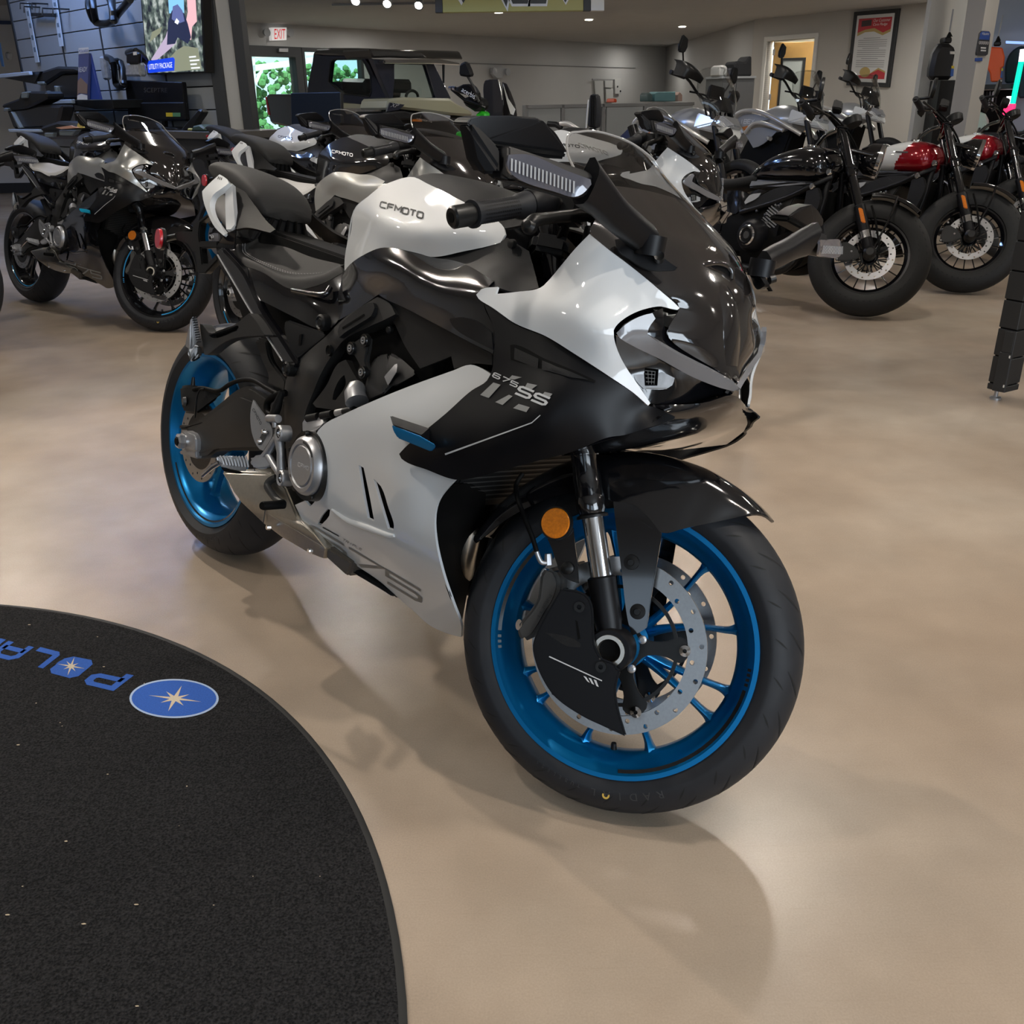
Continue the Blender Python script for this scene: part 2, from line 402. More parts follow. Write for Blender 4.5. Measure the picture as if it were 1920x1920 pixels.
def decal(name, m, Q, quad, P, parent, off=.0012, front=None, mirror=False, sub=1, shear=0.):
    """flat marks laid on a Panel's surface; quad is in photo pixels"""
    V = []; F = []
    for q in Q:
        q = np.array(q, float)
        if shear: q[:, 0] += (q[:, 1]-.5)*shear
        g = [(i/sub) for i in range(sub+1)]
        for i in range(sub):
            b = len(V); V += [q[0]+(q[1]-q[0])*g[i], q[0]+(q[1]-q[0])*g[i+1], q[3]+(q[2]-q[3])*g[i+1], q[3]+(q[2]-q[3])*g[i]]; F.append((b, b+1, b+2, b+3))
    px = quadmap(quad, np.array(V)); fr = P.front if front is None else front
    y = P.f(px)-off if hasattr(P, 'f') else np.full(len(px), P-off)
    W = np.array([loc(a[0], a[1], d, fr) for a, d in zip(px, y)])
    if hasattr(P, 'o') and not fr:      # lie on the panel's real faces
        if not hasattr(P, 'bvh'): P.bvh = BVHTree.FromPolygons([v.co[:] for v in P.o.data.vertices], [tuple(p.vertices) for p in P.o.data.polygons])
        o_ = Vector(BM.T @ (CO-BT))
        for i, a in enumerate(px):
            d_ = Vector(BM.T @ ray(a[0], a[1])).normalized(); h = P.bvh.ray_cast(o_, d_)
            if h[0] is not None and abs(h[0].y-W[i][1]) < .04: W[i] = np.array(h[0])-np.array(d_)*off
    n = np.cross(W[1]-W[0], W[2]-W[0]); d = BM.T @ ray(*px[0]); d = SM.T @ d if fr else d
    if np.dot(n, d) > 0: F = [tuple(reversed(f)) for f in F]
    o = pobj(name, W, F, m, parent)
    os_ = [o]
    if fr: steer_obj(*os_)
    return o
class Flat:
    def __init__(s, y, front=False): s.y = y; s.front = front
    def f(s, X): return np.full(len(X), s.y)
def bfont(name, text, m, parent=None, M=None, size=.1, ext=.001, align='CENTER', shear=0., sx=1.):
    cu = bpy.data.curves.new(name, 'FONT'); cu.body = text; cu.size = size; cu.align_x = align; cu.align_y = 'CENTER'; cu.extrude = ext; cu.shear = shear
    t = bpy.data.objects.new(name+'_tmp', cu); COL.objects.link(t)
    dg = bpy.context.evaluated_depsgraph_get(); me = bpy.data.meshes.new_from_object(t.evaluated_get(dg))
    bpy.data.objects.remove(t); bpy.data.curves.remove(cu)
    X = Matrix.Diagonal((sx, 1, 1, 1)); me.transform((M @ X) if M is not None else X); me.materials.clear()
    o = link(name, me, m, parent)
    return o

def join_into(base, *others):
    """merge detail pieces into one part's mesh, keeping their materials"""
    bm = bmesh.new(); bm.from_mesh(base.data)
    for o in others:
        idx = len(base.data.materials); base.data.materials.append(o.data.materials[0]); n = len(bm.faces); bm.from_mesh(o.data); bm.faces.ensure_lookup_table()
        for f in bm.faces[n:]: f.material_index = idx; f.smooth = True
        me = o.data; bpy.data.objects.remove(o); bpy.data.meshes.remove(me)
    bm.to_mesh(base.data); bm.free()
def base(n): return n.split('.')[0]
def children_map():
    cm = {}
    for o in COL.objects:
        if o.parent is not None: cm.setdefault(o.parent.name, []).append(o)
    return cm
def copy_thing(root, M, over=None, label=None, cm=None):
    """a copy of a machine with its parts and sub-parts; over(part) may give other paint"""
    cm = cm or children_map()
    r = root.copy(); COL.objects.link(r); r.matrix_world = M
    if label: r['label'] = label
    def rec(o, par):
        for ch in cm.get(o.name, []):
            c = ch.copy(); COL.objects.link(c); c.parent = par; c.matrix_parent_inverse = ch.matrix_parent_inverse.copy()
            if over and c.type == 'MESH':
                for sl in c.material_slots:
                    q = over(base(ch.name), base(ch.parent.name), sl.material.name)
                    if q is not None: sl.link = 'OBJECT'; sl.material = q
            rec(ch, c)
    rec(root, r)
    return r

def rest(o, z):
    """set a thing down on a surface at height z"""
    bpy.context.view_layer.update(); zs = []
    for c in [o]+list(o.children_recursive):
        if c.type == 'MESH': zs += [(c.matrix_world @ v.co).z for v in c.data.vertices]
    o.location.z += z-min(zs); return o
# ------------------------------------------------------------------ camera
cd = bpy.data.cameras.new('camera'); cam = bpy.data.objects.new('camera', cd); COL.objects.link(cam)
cd.sensor_width = 36; cd.sensor_fit = 'HORIZONTAL'; cd.lens = CF/1920*36; cd.clip_start = .05; cd.clip_end = 200
Mx = np.eye(4); Mx[:3, 0] = CRX; Mx[:3, 1] = -CDN; Mx[:3, 2] = -CFW; Mx[:3, 3] = CO
cam.matrix_world = Matrix(Mx.tolist()); SC.camera = cam
SC.view_settings.view_transform = 'Standard'; SC.view_settings.look = 'None'; SC.view_settings.gamma = 1; SC.view_settings.use_curve_mapping = False
SC.view_settings.exposure = 0
# ================================================================== materials of the sport motorcycles
WHITE = mat('pearl white paint', (.60, .615, .625), .5, coat=1., spec=.3)
GBLACK = mat('gloss black paint', (.004, .004, .005), .12, coat=1.)
MBLACK = mat('satin black paint', (.0045, .0045, .0055), .40, spec=.25)
PLAST = mat('grained dark plastic', (.011, .011, .0115), .55, spec=.22, bump=.25, bscale=900)
FRAMEG = mat('satin charcoal metal', (.028, .027, .026), .48, .25, spec=.4, bump=.1, bscale=1200)
BLUE = mat('satin blue metal', (.0, .16, .40), .32, .65)
RUB = mat('tyre rubber', (.017, .018, .021), .55, spec=.28, noise=.25, nscale=30)
GROOVE = mat('tyre groove', (.003, .003, .003), .8)
RTEXT = mat('worn sidewall lettering', (.032, .032, .034), .6)
STEEL = mat('brushed steel', (.64, .60, .53), .34, 1., noise=.12, nscale=160)
DISC = mat('brake steel', (.36, .36, .36), .33, 1., noise=.12, nscale=220)
CHROME = mat('polished chrome', (.75, .75, .76), .1, 1.)
CAST = mat('cast aluminium', (.40, .40, .41), .38, .75, noise=.08, nscale=300)
GREYM = mat('dark grey fabric seat', (.012, .0117, .0115), .65, spec=.25, bump=.35, bscale=1500)
STITCH = mat('grey stitching', (.25, .25, .25), .8)
GREYP = mat('pale grey plastic', (.34, .35, .36), .35)
SMOKE = glassmat('smoked screen', (.74, .73, .72), .015, .35)
EDGEM = mat('screen edge glint', (.30, .29, .28), .08, coat=1.)
SLENS = mat('smoky lamp lens', (.10, .10, .12), .1, .2, coat=1.)
DRL = mat('pale lamp strip', (.17, .17, .18), .18, coat=1.)
LENS = mat('clear lamp lens', (.42, .44, .47), .12, .55, coat=1., noise=.35, nscale=90)
AMBER = mat('amber reflector', (.62, .17, .005), .22, coat=1., noise=.45, nscale=260)
REDR = mat('red reflector', (.45, .01, .02), .25, coat=1.)
DGREY = mat('charcoal caliper metal', (.05, .049, .047), .5, .3)
BOLT = mat('black bolt', (.012, .012, .012), .35, .4)
LSIL = mat('silver marking', (.55, .55, .55), .4)
LGREY = mat('grey marking', (.26, .26, .25), .4)
LDK = mat('black marking', (.006, .006, .006), .6, spec=.15)
GDECAL = mat('warm grey marking', (.22, .205, .185), .5)
INNER = mat('deep black plastic', (.003, .003, .003), .6, spec=.1)
RADM = mat('radiator core', (.012, .012, .012), .5, .4)

def annulus(name, m, c, y0, y1, ro, ri, parent, holes=(), n=64, front=False, bevel=0):
    t = np.linspace(0, 2*np.pi, n, endpoint=False); O = np.stack([c[0]+ro*np.cos(t), c[2]+ro*np.sin(t)], 1)
    hs = [np.stack([c[0]+ri*np.cos(t), c[2]+ri*np.sin(t)], 1)]
    for (r, a, rr) in holes:
        s = np.linspace(0, 2*np.pi, 10, endpoint=False); hs.append(np.stack([c[0]+r*math.cos(a)+rr*np.cos(s), c[2]+r*math.sin(a)+rr*np.sin(s)], 1))
    return slab(name, m, O, y0, y1, parent, bevel, False, front, hs)

def wheel(c, rt, hw, rimr, parent, front, spokes, style):
    """tyre, rim with spokes, hub"""
    pr = []
    for a in np.linspace(-1, 1, 25):
        y = hw*math.sin(a*math.pi/2*.97); k = abs(a)
        pr.append((y, rt-(rt-rimr-.012)*(1-math.cos(a*math.pi/2))**1.0*.92))
    tw = hw*.82
    prof = [(-tw*.93, rimr-.004)]+pr+[(tw*.93, rimr-.004)]
    ty = lathe('front_tyre' if front else 'rear_tyre', RUB, prof, c, (0, 1, 0), parent, 96, front=front, ang=50)
    # tread grooves: thin dark slivers a hair proud of the carcass
    V = []; F = []
    for i in range(26):
        th = 2*math.pi*i/26
        for s in (-1, 1):
            for (a0, a1, dt, w) in ((.18, .62, .16, .0032), (.66, .9, .07, .0022)):
                n = 7; b = len(V)
                for j in range(n):
                    u = j/(n-1); a = a0+(a1-a0)*u; y = s*hw*math.sin(a*math.pi/2*.97); r = rt-(rt-rimr-.012)*(1-math.cos(a*math.pi/2))*.92+.0006
                    tt = th+dt*u+(.12 if s > 0 else 0)+(.05 if a0 > .5 else 0); ww = w*math.sin(math.pi*min(max(u, .06), .94))/r
                    for q in (-ww, ww): V.append((c[0]+r*math.cos(tt+q), y, c[2]+r*math.sin(tt+q)))
                for j in range(n-1): F.append((b+2*j, b+2*j+1, b+2*j+3, b+2*j+2))
    g = pobj('tread_groove', V, F, GROOVE, ty, recalc=False)
    if front: steer_obj(g)
    join_into(ty, g)
    # rim barrel
    w = .0515 if front else .077; ri = rimr
    prof = [(-w, ri), (-w, ri-.008), (-w+.006, ri-.013), (-w+.012, ri-.020), (-w+.022, ri-.024), (-.022, ri-.034), (-.012, ri-.040), (.012, ri-.040), (.022, ri-.034), (w-.022, ri-.024), (w-.012, ri-.020), (w-.006, ri-.013), (w, ri-.008), (w, ri), (w-.006, ri), (w-.012, ri-.006), (.0, ri-.012), (-w+.012, ri-.006), (-w+.006, ri), (-w, ri)]
    bm = bmesh.new(); n = 96; rings = []
    for y, r in prof: rings.append([bm.verts.new((c[0]+r*math.cos(2*math.pi*k/n), y, c[2]+r*math.sin(2*math.pi*k/n))) for k in range(n)])
    for p, q in zip(rings, rings[1:]):
        for k in range(n): bm.faces.new((p[k], p[(k+1) % n], q[(k+1) % n], q[k]))
    bmesh.ops.remove_doubles(bm, verts=bm.verts[:], dist=1e-5)
    rim = obj('front_rim' if front else 'rear_rim', bm, BLUE, parent, 35)
    if front: steer_obj(rim)
    # spokes
    for (ahub, arim, wd) in spokes:
        rows = []
        for u, wdt, th, yo in ((0, wd*1.5, .020, .0), (.25, wd*1.1, .016, .0), (.6, wd*.8, .013, .0), (.85, wd*.85, .013, .0), (.95, wd*1.3, .015, 0), (1.02, wd*2.4, .018, .0)):
            rr = .040+(ri-.036-.040)*u; a = ahub+(arim-ahub)*min(1, u*1.15)
            e = np.array([math.cos(a), 0, math.sin(a)]); t = np.array([-math.sin(a), 0, math.cos(a)]); p = np.asarray(c)+e*rr
            rows.append([p+t*wdt/2+np.array([0, th, 0])*.6, p+np.array([0, th, 0]), p-t*wdt/2+np.array([0, th, 0])*.6, p-t*wdt/2-np.array([0, th, 0])*.6, p-np.array([0, th, 0]), p+t*wdt/2-np.array([0, th, 0])*.6])
        s = grid('spoke', BLUE, rows, rim, 1, 3, closed_u=True, front=front, ang=50)
    lathe('hub', BLUE, [(-.055, 0), (-.055, .026), (-.03, .032), (-.024, .046), (.024, .046), (.03, .032), (.055, .026), (.055, 0)], c, (0, 1, 0), rim, 40, front=front)
    return ty, rim

def sport_bike():
    B = empty('sport_motorcycle'); B.matrix_world = frame_matrix()
    ey = np.array([0, 1., 0])
    # ---------------- wheels
    rad = [24, 59, 95.5, 112]; rootd = [38, 52, 98, 107]
    sp = [(R(b+k*120), R(a+k*120), .012) for a, b in zip(rad, rootd) for k in range(3)]
    fty, frim = wheel(AXF, .2995, .0595, .232, B, True, sp, 0)
    sp = [(R(a+k*72+b*.4), R(a+k*72+b), .02) for a in (20,) for k in range(5) for b in (-9, 9)]
    rty, rrim = wheel(AXR, .315, .09, .232, B, False, sp, 1)
    # rim stripes: gloss black tape arcs on the right flange, with small ticks
    def arc(name, m, c, y, r0, r1, a0, a1, par, front, ticks=()):
        V = []; F = []
        def seg(a0, a1):
            n = max(2, int(abs(a1-a0)/4)); b = len(V)
            for i in range(n+1):
                a = R(a0+(a1-a0)*i/n)
                for r, yy in ((r0, y), (r1, y+.0022)): V.append((c[0]+r*math.cos(a), yy, c[2]+r*math.sin(a)))
            for i in range(n): F.append((b+2*i, b+2*i+1, b+2*i+3, b+2*i+2))
        seg(a0, a1)
        for t in ticks: seg(t, t+1.3)
        o = pobj(name, V, F, m, par)
        if front: steer_obj(o)
        return o
    for (a0, a1, tk) in ((-75, -2, (-0.2, 2, 4.2, 6.4)), (150, 192, (194, 196.5, 199))):
        arc('rim_tape', GBLACK, AXF, -.0475, .2215, .2145, a0, a1, frim, True, tk)
    arc('rim_tape', GBLACK, AXR, -.0725, .2215, .2150, -150, -40, rrim, False, (-38, -36, -34))
    Q = []
    # raised sidewall lettering on the tyres
    def ysurf(c, hw, rr):
        rt, rm = (.2995, .232) if c is AXF else (.315, .232)
        k = max(-1, min(1, 1-(rt-rr)/((rt-rm-.012)*.92))); a = math.acos(k)/(math.pi/2)
        return hw*math.sin(a*math.pi/2*.97)
    def side_text(txt, c, hw, r, a0, step, h, par, front, y):
        cu = []
        for i, ch in enumerate(txt):
            if ch == ' ': continue
            o = bfont('lettering', ch, RTEXT, None, None, h, .0004); me = o.data; n = len(me.vertices); co = np.empty(n*3); me.vertices.foreach_get('co', co); cu.append((co.reshape(-1, 3), [tuple(p.vertices) for p in me.polygons], i)); bpy.data.objects.remove(o)
        V = []; F = []
        for co, fs, i in cu:
            a = R(a0+step*i); e = np.array([math.cos(a), 0, math.sin(a)]); t = np.array([-math.sin(a), 0, math.cos(a)])
            b = len(V); V += [np.asarray(c)+e*(r+p[1])-t*p[0]+np.array([0, -ysurf(c, hw, r+p[1])-.0004-p[2], 0]) for p in co]; F += [tuple(b+k for k in f) for f in fs]
        o = pobj('sidewall_lettering', V, F, RTEXT, par, recalc=True)
        if front: steer_obj(o)
    side_text('RADIAL', AXF, .0595, .2565, -58, -5.2, .019, fty, True, -.0562)
    side_text('TUBELESS', AXF, .0595, .2545, -90, -2.6, .009, fty, True, -.0564)
    side_text('RADIAL', AXR, .09, .262, -62, -4.6, .018, rty, False, -.0825)
    lathe('valve_dot', mat('yellow paint', (.55, .36, .06), .5), [(0, .0035), (-.0012, .0035), (-.0012, .0065), (0, .0065)], AXF+np.array([.258*math.cos(R(-79)), -.0572, .258*math.sin(R(-79))]), (0, 1, 0), fty, 16, front=True)
    tube('valve_stem', BOLT, [AXF+np.array([.196*math.cos(R(-80)), -.006, .196*math.sin(R(-80))]), AXF+np.array([.180*math.cos(R(-80)), -.01, .180*math.sin(R(-80))])], [.006, .0045], frim, 12, front=True)
    # ---------------- brake discs
    for s in (-1, 1):
        hs = [(.141 if i % 2 else .127, 2*math.pi*i/30+.1, .0042) for i in range(30)]
        d = annulus('brake_disc', DISC, AXF, s*.0675, s*.0625, .150, .1185, B, hs, 72, True)
        # carrier spider
        pts = []; n = 5
        O = []
        for k in range(n):
            a = 2*math.pi*k/n+.25
            for da, r in ((-.30, .050), (-.16, .085), (-.20, .108), (-.10, .118), (.10, .118), (.20, .108), (.16, .085), (.30, .050)): O.append((AXF[0]+r*math.cos(a+da), AXF[2]+r*math.sin(a+da)))
        t = np.linspace(0, 2*np.pi, 32, endpoint=False)
        cr = slab('disc_carrier', BOLT, smooth_outline(O, corner=60, seg=.006), s*.067, s*.062, d, .001, False, True, [np.stack([AXF[0]+.03*np.cos(t), AXF[2]+.03*np.sin(t)], 1)])
        annulus('carrier_ring', BOLT, AXF, s*.0665, s*.0625, .103, .097, d, (), 64, True)
        for k in range(5):
            a = 2*math.pi*k/n+.25; p = AXF+np.array([.114*math.cos(a), s*.065, .114*math.sin(a)])
            lathe('disc_rivet', CHROME, [(-.006, .0035), (-.0075, .0035), (-.0065, .0095), (.0065, .0095), (.0075, .0035), (.006, .0035)], p, (0, 1, 0), d, 20, front=True)
        for k in range(5):
            a = 2*math.pi*k/n+.55; p = AXF+np.array([.045*math.cos(a), s*.066, .045*math.sin(a)])
            lathe('disc_bolt', CAST, [(s*.006, 0), (s*.006, .004), (s*.004, .007), (0, .007), (0, 0)], p, (0, 1, 0), d, 16, front=True)
    # ---------------- fork legs
    def fpt(y, s): return AXF+SU*s+np.array([0, y, 0])
    for y in (-.105, .105):
        s = tube('fork_leg', GBLACK, [fpt(y, .224), fpt(y, .232), fpt(y, .255), fpt(y, .258), fpt(y, .285), fpt(y, .302), fpt(y, .80)], [.0215, .0245, .0245, .0232, .0232, .0215, .0215], B, 28, front=True)
        tube('stanchion', CHROME, [fpt(y, .09), fpt(y, .23)], .0185, s, 28, front=True)
        lathe('fork_seal', BOLT, [(0, .019), (0, .0265), (.004, .0265), (.006, .0245), (.006, .019)], fpt(y, .218), SU, s, 28, front=True)
        tube('fork_bottom', MBLACK, [fpt(y, .03), fpt(y, .05), fpt(y, .1), fpt(y, .118), fpt(y, .121)], [.021, .0235, .0235, .0235, .019], s, 28, front=True)
        lathe('axle_clamp', MBLACK, [(-.026, .027), (-.026, .034), (-.02, .037), (.02, .037), (.026, .034), (.026, .027)], AXF+np.array([0, y, 0]), (0, 1, 0), s, 32, front=True)
    lathe('front_axle', STEEL, [(-.131, .0195), (-.131, .026), (-.128, .0285), (-.10, .0285), (-.10, .02), (.10, .02), (.128, .026), (.131, .026), (.131, .0195), (.10, .017), (-.10, .017), (-.131, .0195)], AXF, (0, 1, 0), B, 36, front=True)
    lathe('axle_bore', INNER, [(-.118, 0), (-.118, .0175), (-.112, .0175), (-.112, 0)], AXF, (0, 1, 0), B, 24, front=True)
    lathe('hub_seal', BLUE, [(-.085, .0), (-.085, .033), (-.07, .038), (-.05, .04), (-.05, 0)], AXF, (0, 1, 0), frim, 36, front=True)
    # ---------------- front fender
    half = []
    def sec(th, P):
        a = R(th); e = np.array([math.cos(a), 0, math.sin(a)]); half.append([AXF+e*r+np.array([0, -y, 0]) for y, r in P])
    sec(55.7, [(0, .324), (.003, .3235), (.006, .323), (.008, .3225)])
    sec(60, [(0, .3255), (.018, .3245), (.036, .321), (.046, .315)])
    sec(68, [(0, .326), (.034, .323), (.058, .303), (.069, .264)])
    sec(76, [(0, .326), (.037, .323), (.064, .297), (.079, .228)])
    sec(83, [(0, .326), (.038, .323), (.068, .293), (.084, .207)])
    sec(95, [(0, .326), (.038, .323), (.068, .295), (.085, .215)])
    sec(108, [(0, .326), (.038, .323), (.067, .30), (.080, .245)])
    sec(125, [(0, .326), (.036, .323), (.064, .304), (.072, .270)])
    sec(145, [(0, .326), (.034, .323), (.060, .308), (.067, .285)])
    sec(160, [(0, .326), (.028, .324), (.05, .314), (.055, .303)])
    sec(162.5, [(0, .326), (.024, .324), (.044, .317), (.049, .309)])
    fen = grid('front_fender', GBLACK, sym_rows(half), B, 5, 5, t=.003, front=True, ang=50)
    prism('fender_bracket', GBLACK, Z('6', [(803, 312), (905, 330), (1040, 465), (1025, 560), (985, 800), (968, 925), (930, 950), (893, 966), (872, 880), (848, 690), (815, 420)]), -.088, -.083, fen, .001, True, True)
    for x, y in ((892, 608), (922, 848)):
        p = loc(840+x/2.5945, 820+y/2.5945, -.089, True); lathe('fender_bolt', BOLT, [(-.006, 0), (-.006, .005), (-.004, .006), (-.003, .0125), (0, .013), (0, 0)], p, (0, 1, 0), fen, 20, front=True)
    # ---------------- right front brake: caliper, guard, reflector, hose
    cal = prism('brake_caliper', DGREY, Z('E', [(820, 1150), (870, 1088), (950, 1105), (1000, 1190), (1003, 1300), (960, 1430), (880, 1560), (800, 1700), (720, 1800), (640, 1832), (595, 1780), (575, 1690), (640, 1600), (715, 1510), (780, 1400), (800, 1280)]), -.118, -.052, B, .006, True, True)
    for x, y in ((850, 1150), (600, 1660)):
        p = loc(860+x/5.3333, 860+y/5.3333, -.108, True); q = loc(860+(x+50)/5.3333, 860+(y+8)/5.3333, -.10, True); tube('caliper_bolt', CHROME, [p, q], .0095, cal, 14, front=True)
    decal('caliper_lettering', mat('caliper lettering', (.018, .018, .018), .5), stroke_text('IUAN', .22), [(1010, 1162.5), (1036, 1117), (1030, 1113.5), (1004, 1159)], Flat(-.1185, True), cal, .0006)
    gd = prism('caliper_guard', MBLACK, Z('C', [(835, 15), (1000, 45), (1060, 88), (1088, 150), (1103, 330), (1112, 480), (1160, 585), (1272, 628), (1292, 668), (1322, 685), (1285, 830), (1290, 930), (1370, 1232), (1180, 1145), (1000, 1058), (780, 900), (690, 770), (620, 600), (603, 480), (660, 330), (740, 180)]), -.142, -.133, B, .003, True, True)
    decal('guard_stripe', LSIL, [[(0, 0), (1, 0), (1, 1), (0, 1)]], Z('C', [(738, 576), (1172, 775), (1174, 766), (742, 567)]), Flat(-.1425, True), gd, .0005)
    bars = [np.array([(i*.3+.12, 0), (i*.3+.28, 0), (i*.3+.16, 1), (i*.3, 1)]) for i in range(3)]
    decal('guard_marks', LSIL, bars, Z('C', [(1040, 770), (1160, 828), (1160, 778), (1020, 730)]), Flat(-.1425, True), gd, .0005)
    for x, y in ((990, 165), (1165, 655)):
        p = loc(860+x/4.364, 1100+y/4.364, -.143, True); lathe('guard_bolt', BOLT, [(-.001, .004), (-.003, .004), (-.003, .009), (.004, .0095)], p, (0, 1, 0), gd, 20, front=True)
    prism('guard_slot', INNER, Z('C', [(955, 275), (972, 285), (995, 425), (975, 435)]), -.1426, -.14, gd, 0, False, True, smooth=False)
    prism('guard_recess', PLAST, Z('C', [(705, 375), (840, 395), (950, 430), (1000, 470), (990, 497), (890, 490), (800, 440)]), -.1424, -.14, gd, 0, False, True)
    rp = loc(860+975/5.3333, 860+645/5.3333, -.128, True)
    rf = lathe('reflector', AMBER, [(-.006, 0), (-.006, .024), (-.003, .026), (.004, .026), (.004, 0)], rp, (.10, 1, -.04), B, 40, front=True)
    lathe('reflector_rim', BOLT, [(.0, .0245), (-.004, .0255), (-.004, .028), (.006, .028), (.006, .02)], rp, (.10, 1, -.04), rf, 40, front=True)
    prism('reflector_bracket', GBLACK, Z('E', [(885, 800), (1145, 690), (1160, 850), (1185, 1040), (1200, 1250), (1090, 1210), (1020, 1150), (970, 1020), (930, 900)]), -.123, -.118, rf, .001, False, True, corner=30)
    p = loc(860+1088/5.3333, 860+1095/5.3333, -.125, True); lathe('bracket_bolt', BOLT, [(-.006, 0), (-.006, .005), (-.003, .0105), (0, .011), (0, 0)], p, (0, 1, 0), rf, 20, front=True)
    hose = [loc(860+x/5.3333, 860+y/5.3333, l, True) for x, y, l in ((640, 150, -.07), (575, 260, -.08), (590, 400, -.10), (650, 560, -.115), (700, 690, -.12), (745, 810, -.12), (780, 930, -.118))]
    h = tube('brake_hose', INNER, hose, .0042, B, 12, front=True, smooth=5)
    tube('hose_fitting', CAST, [loc(860+x/5.3333, 860+y/5.3333, l, True) for x, y, l in ((778, 925, -.118), (800, 990, -.116), (835, 1040, -.113), (900, 1035, -.108))], .0042, h, 12, front=True, smooth=5)
    tube('banjo_bolt', CAST, [loc(860+895/5.3333, 860+950/5.3333, -.108, True), loc(860+900/5.3333, 860+1060/5.3333, -.106, True)], [.006, .0075], h, 6, front=True)

    # ---------------- body panels (traced, with their own lateral shape)
    wtop = Z('2', [(785, 828, -.200), (900, 922, -.185), (1020, 1012, -.165), (1120, 1092, -.148), (1220, 1177, -.128), (1290, 1237, -.110), (1326, 1273, -.100), (1312, 1284, -.102), (1270, 1276, -.112), (1215, 1262, -.126), (1160, 1268, -.142), (1080, 1290, -.163), (1010, 1325, -.182), (955, 1368, -.196), (930, 1408, -.201), (932, 1450, -.200), (955, 1530, -.190), (1000, 1620, -.172), (1060, 1710, -.156), (1150, 1843, -.135), (1136, 1857, -.138), (1050, 1782, -.165), (900, 1680, -.195), (700, 1550, -.220), (520, 1440, -.232), (340, 1365, -.236), (200, 1268, -.234), (118, 1215, -.230), (105, 1192, -.228), (135, 1160, -.226), (235, 1145, -.222), (222, 1188, -.224), (350, 1175, -.218), (490, 1150, -.208), (545, 1100, -.203), (620, 1010, -.200), (700, 915, -.200)])
    up = panel('upper_cowl', WHITE, wtop, B, Z('2', [(560, 1240, -.236), (720, 1330, -.236), (860, 1420, -.224), (640, 1420, -.232), (800, 1530, -.216), (760, 1080, -.205), (950, 1190, -.182), (420, 1260, -.236), (800, 1230, -.214)]), t=.004, mirror=True, lam=.015)
    mid = [(115/1, 1230, -.226)]
    mpts = Z('2', [(150, 1245, -.228), (205, 1275, -.230), (340, 1372, -.231), (520, 1446, -.227), (700, 1556, -.215), (900, 1686, -.190), (1050, 1788, -.160), (1138, 1860, -.134), (1168, 1864, -.129)]) + Z('3', [(560, 1240, -.130), (640, 1276, -.124), (704, 1308, -.1175), (702, 1320, -.1175), (640, 1345, -.124), (520, 1382, -.145), (380, 1425, -.165)]) + Z('5', [(1745, 815, -.188), (1560, 890, -.212), (1380, 938, -.228), (1200, 985, -.238), (1040, 1030, -.243), (960, 1044, -.243), (915, 1046, -.243), (760, 992, -.252), (618, 930, -.258), (606, 905, -.259), (640, 868, -.262), (720, 800, -.264), (860, 685, -.258), (1000, 560, -.246), (1085, 505, -.242), (1112, 450, -.240), (1122, 360, -.238), (1126, 240, -.234)])
    mp = panel('side_fairing', MBLACK, mpts, B, Z('5', [(1300, 560, -.246), (1100, 760, -.262), (860, 880, -.266), (1000, 930, -.256), (1400, 800, -.245), (1500, 560, -.236), (1300, 380, -.236), (1560, 720, -.226), (1370, 700, -.252), (1120, 860, -.262)]), t=.004, mirror=True)
    # markings on it
    decal('model_lettering', LSIL, stroke_text('675', .24, .45, 1.3), Z('5', [(1110, 483), (1245, 545), (1262, 520), (1125, 457)]), mp, mp.o, .0025, sub=3, shear=.0)
    decal('model_lettering', LSIL, stroke_text('SS', .26, .3, 1.3), Z('5', [(1228, 575), (1400, 647), (1440, 600), (1268, 528)]), mp, mp.o, .0027, sub=3)
    for q in ([(1048, 583), (1095, 600), (1160, 528), (1120, 515)], [(1130, 622), (1170, 638), (1225, 590), (1205, 582)], [(1228, 655), (1300, 677), (1318, 650), (1258, 632)], [(1205, 494), (1232, 500), (1275, 487), (1222, 476)], [(1290, 545), (1330, 552), (1360, 530), (1305, 518)], [(1385, 585), (1425, 598), (1442, 577), (1400, 566)]):
        decal('hash_mark', LGREY, [[(0, 0), (1, 0), (1, 1), (0, 1)]], Z('5', q), mp, mp.o, .002)
    decal('side_stripe', LSIL, [[(0, 0), (1, 0), (1, 1), (0, 1)]], Z('5', [(858, 912), (1330, 738), (1335, 730), (855, 903)]), mp, mp.o, .002, sub=8)
    decal('side_stripe', LSIL, [[(0, 0), (1, 0), (1, 1), (0, 1)]], Z('5', [(1330, 738), (1378, 695), (1374, 692), (1330, 731)]), mp, mp.o, .002, sub=2)
    panel('air_intake', INNER, Z('5', [(1212, 312), (1230, 308), (1400, 385), (1560, 450), (1678, 505), (1675, 518), (1560, 490), (1400, 445), (1215, 392)]), mp.o, depth=lambda X: mp.f(X)-.0012, t=0)
    panel('intake_louvre', PLAST, Z('5', [(1236, 325), (1366, 385), (1362, 440), (1232, 388)]), mp.o, depth=lambda X: mp.f(X)-.0025, t=0, smooth=False)
    panel('intake_louvre', PLAST, Z('5', [(1386, 395), (1540, 455), (1640, 500), (1540, 487), (1384, 447)]), mp.o, depth=lambda X: mp.f(X)-.0025, t=0, smooth=False)
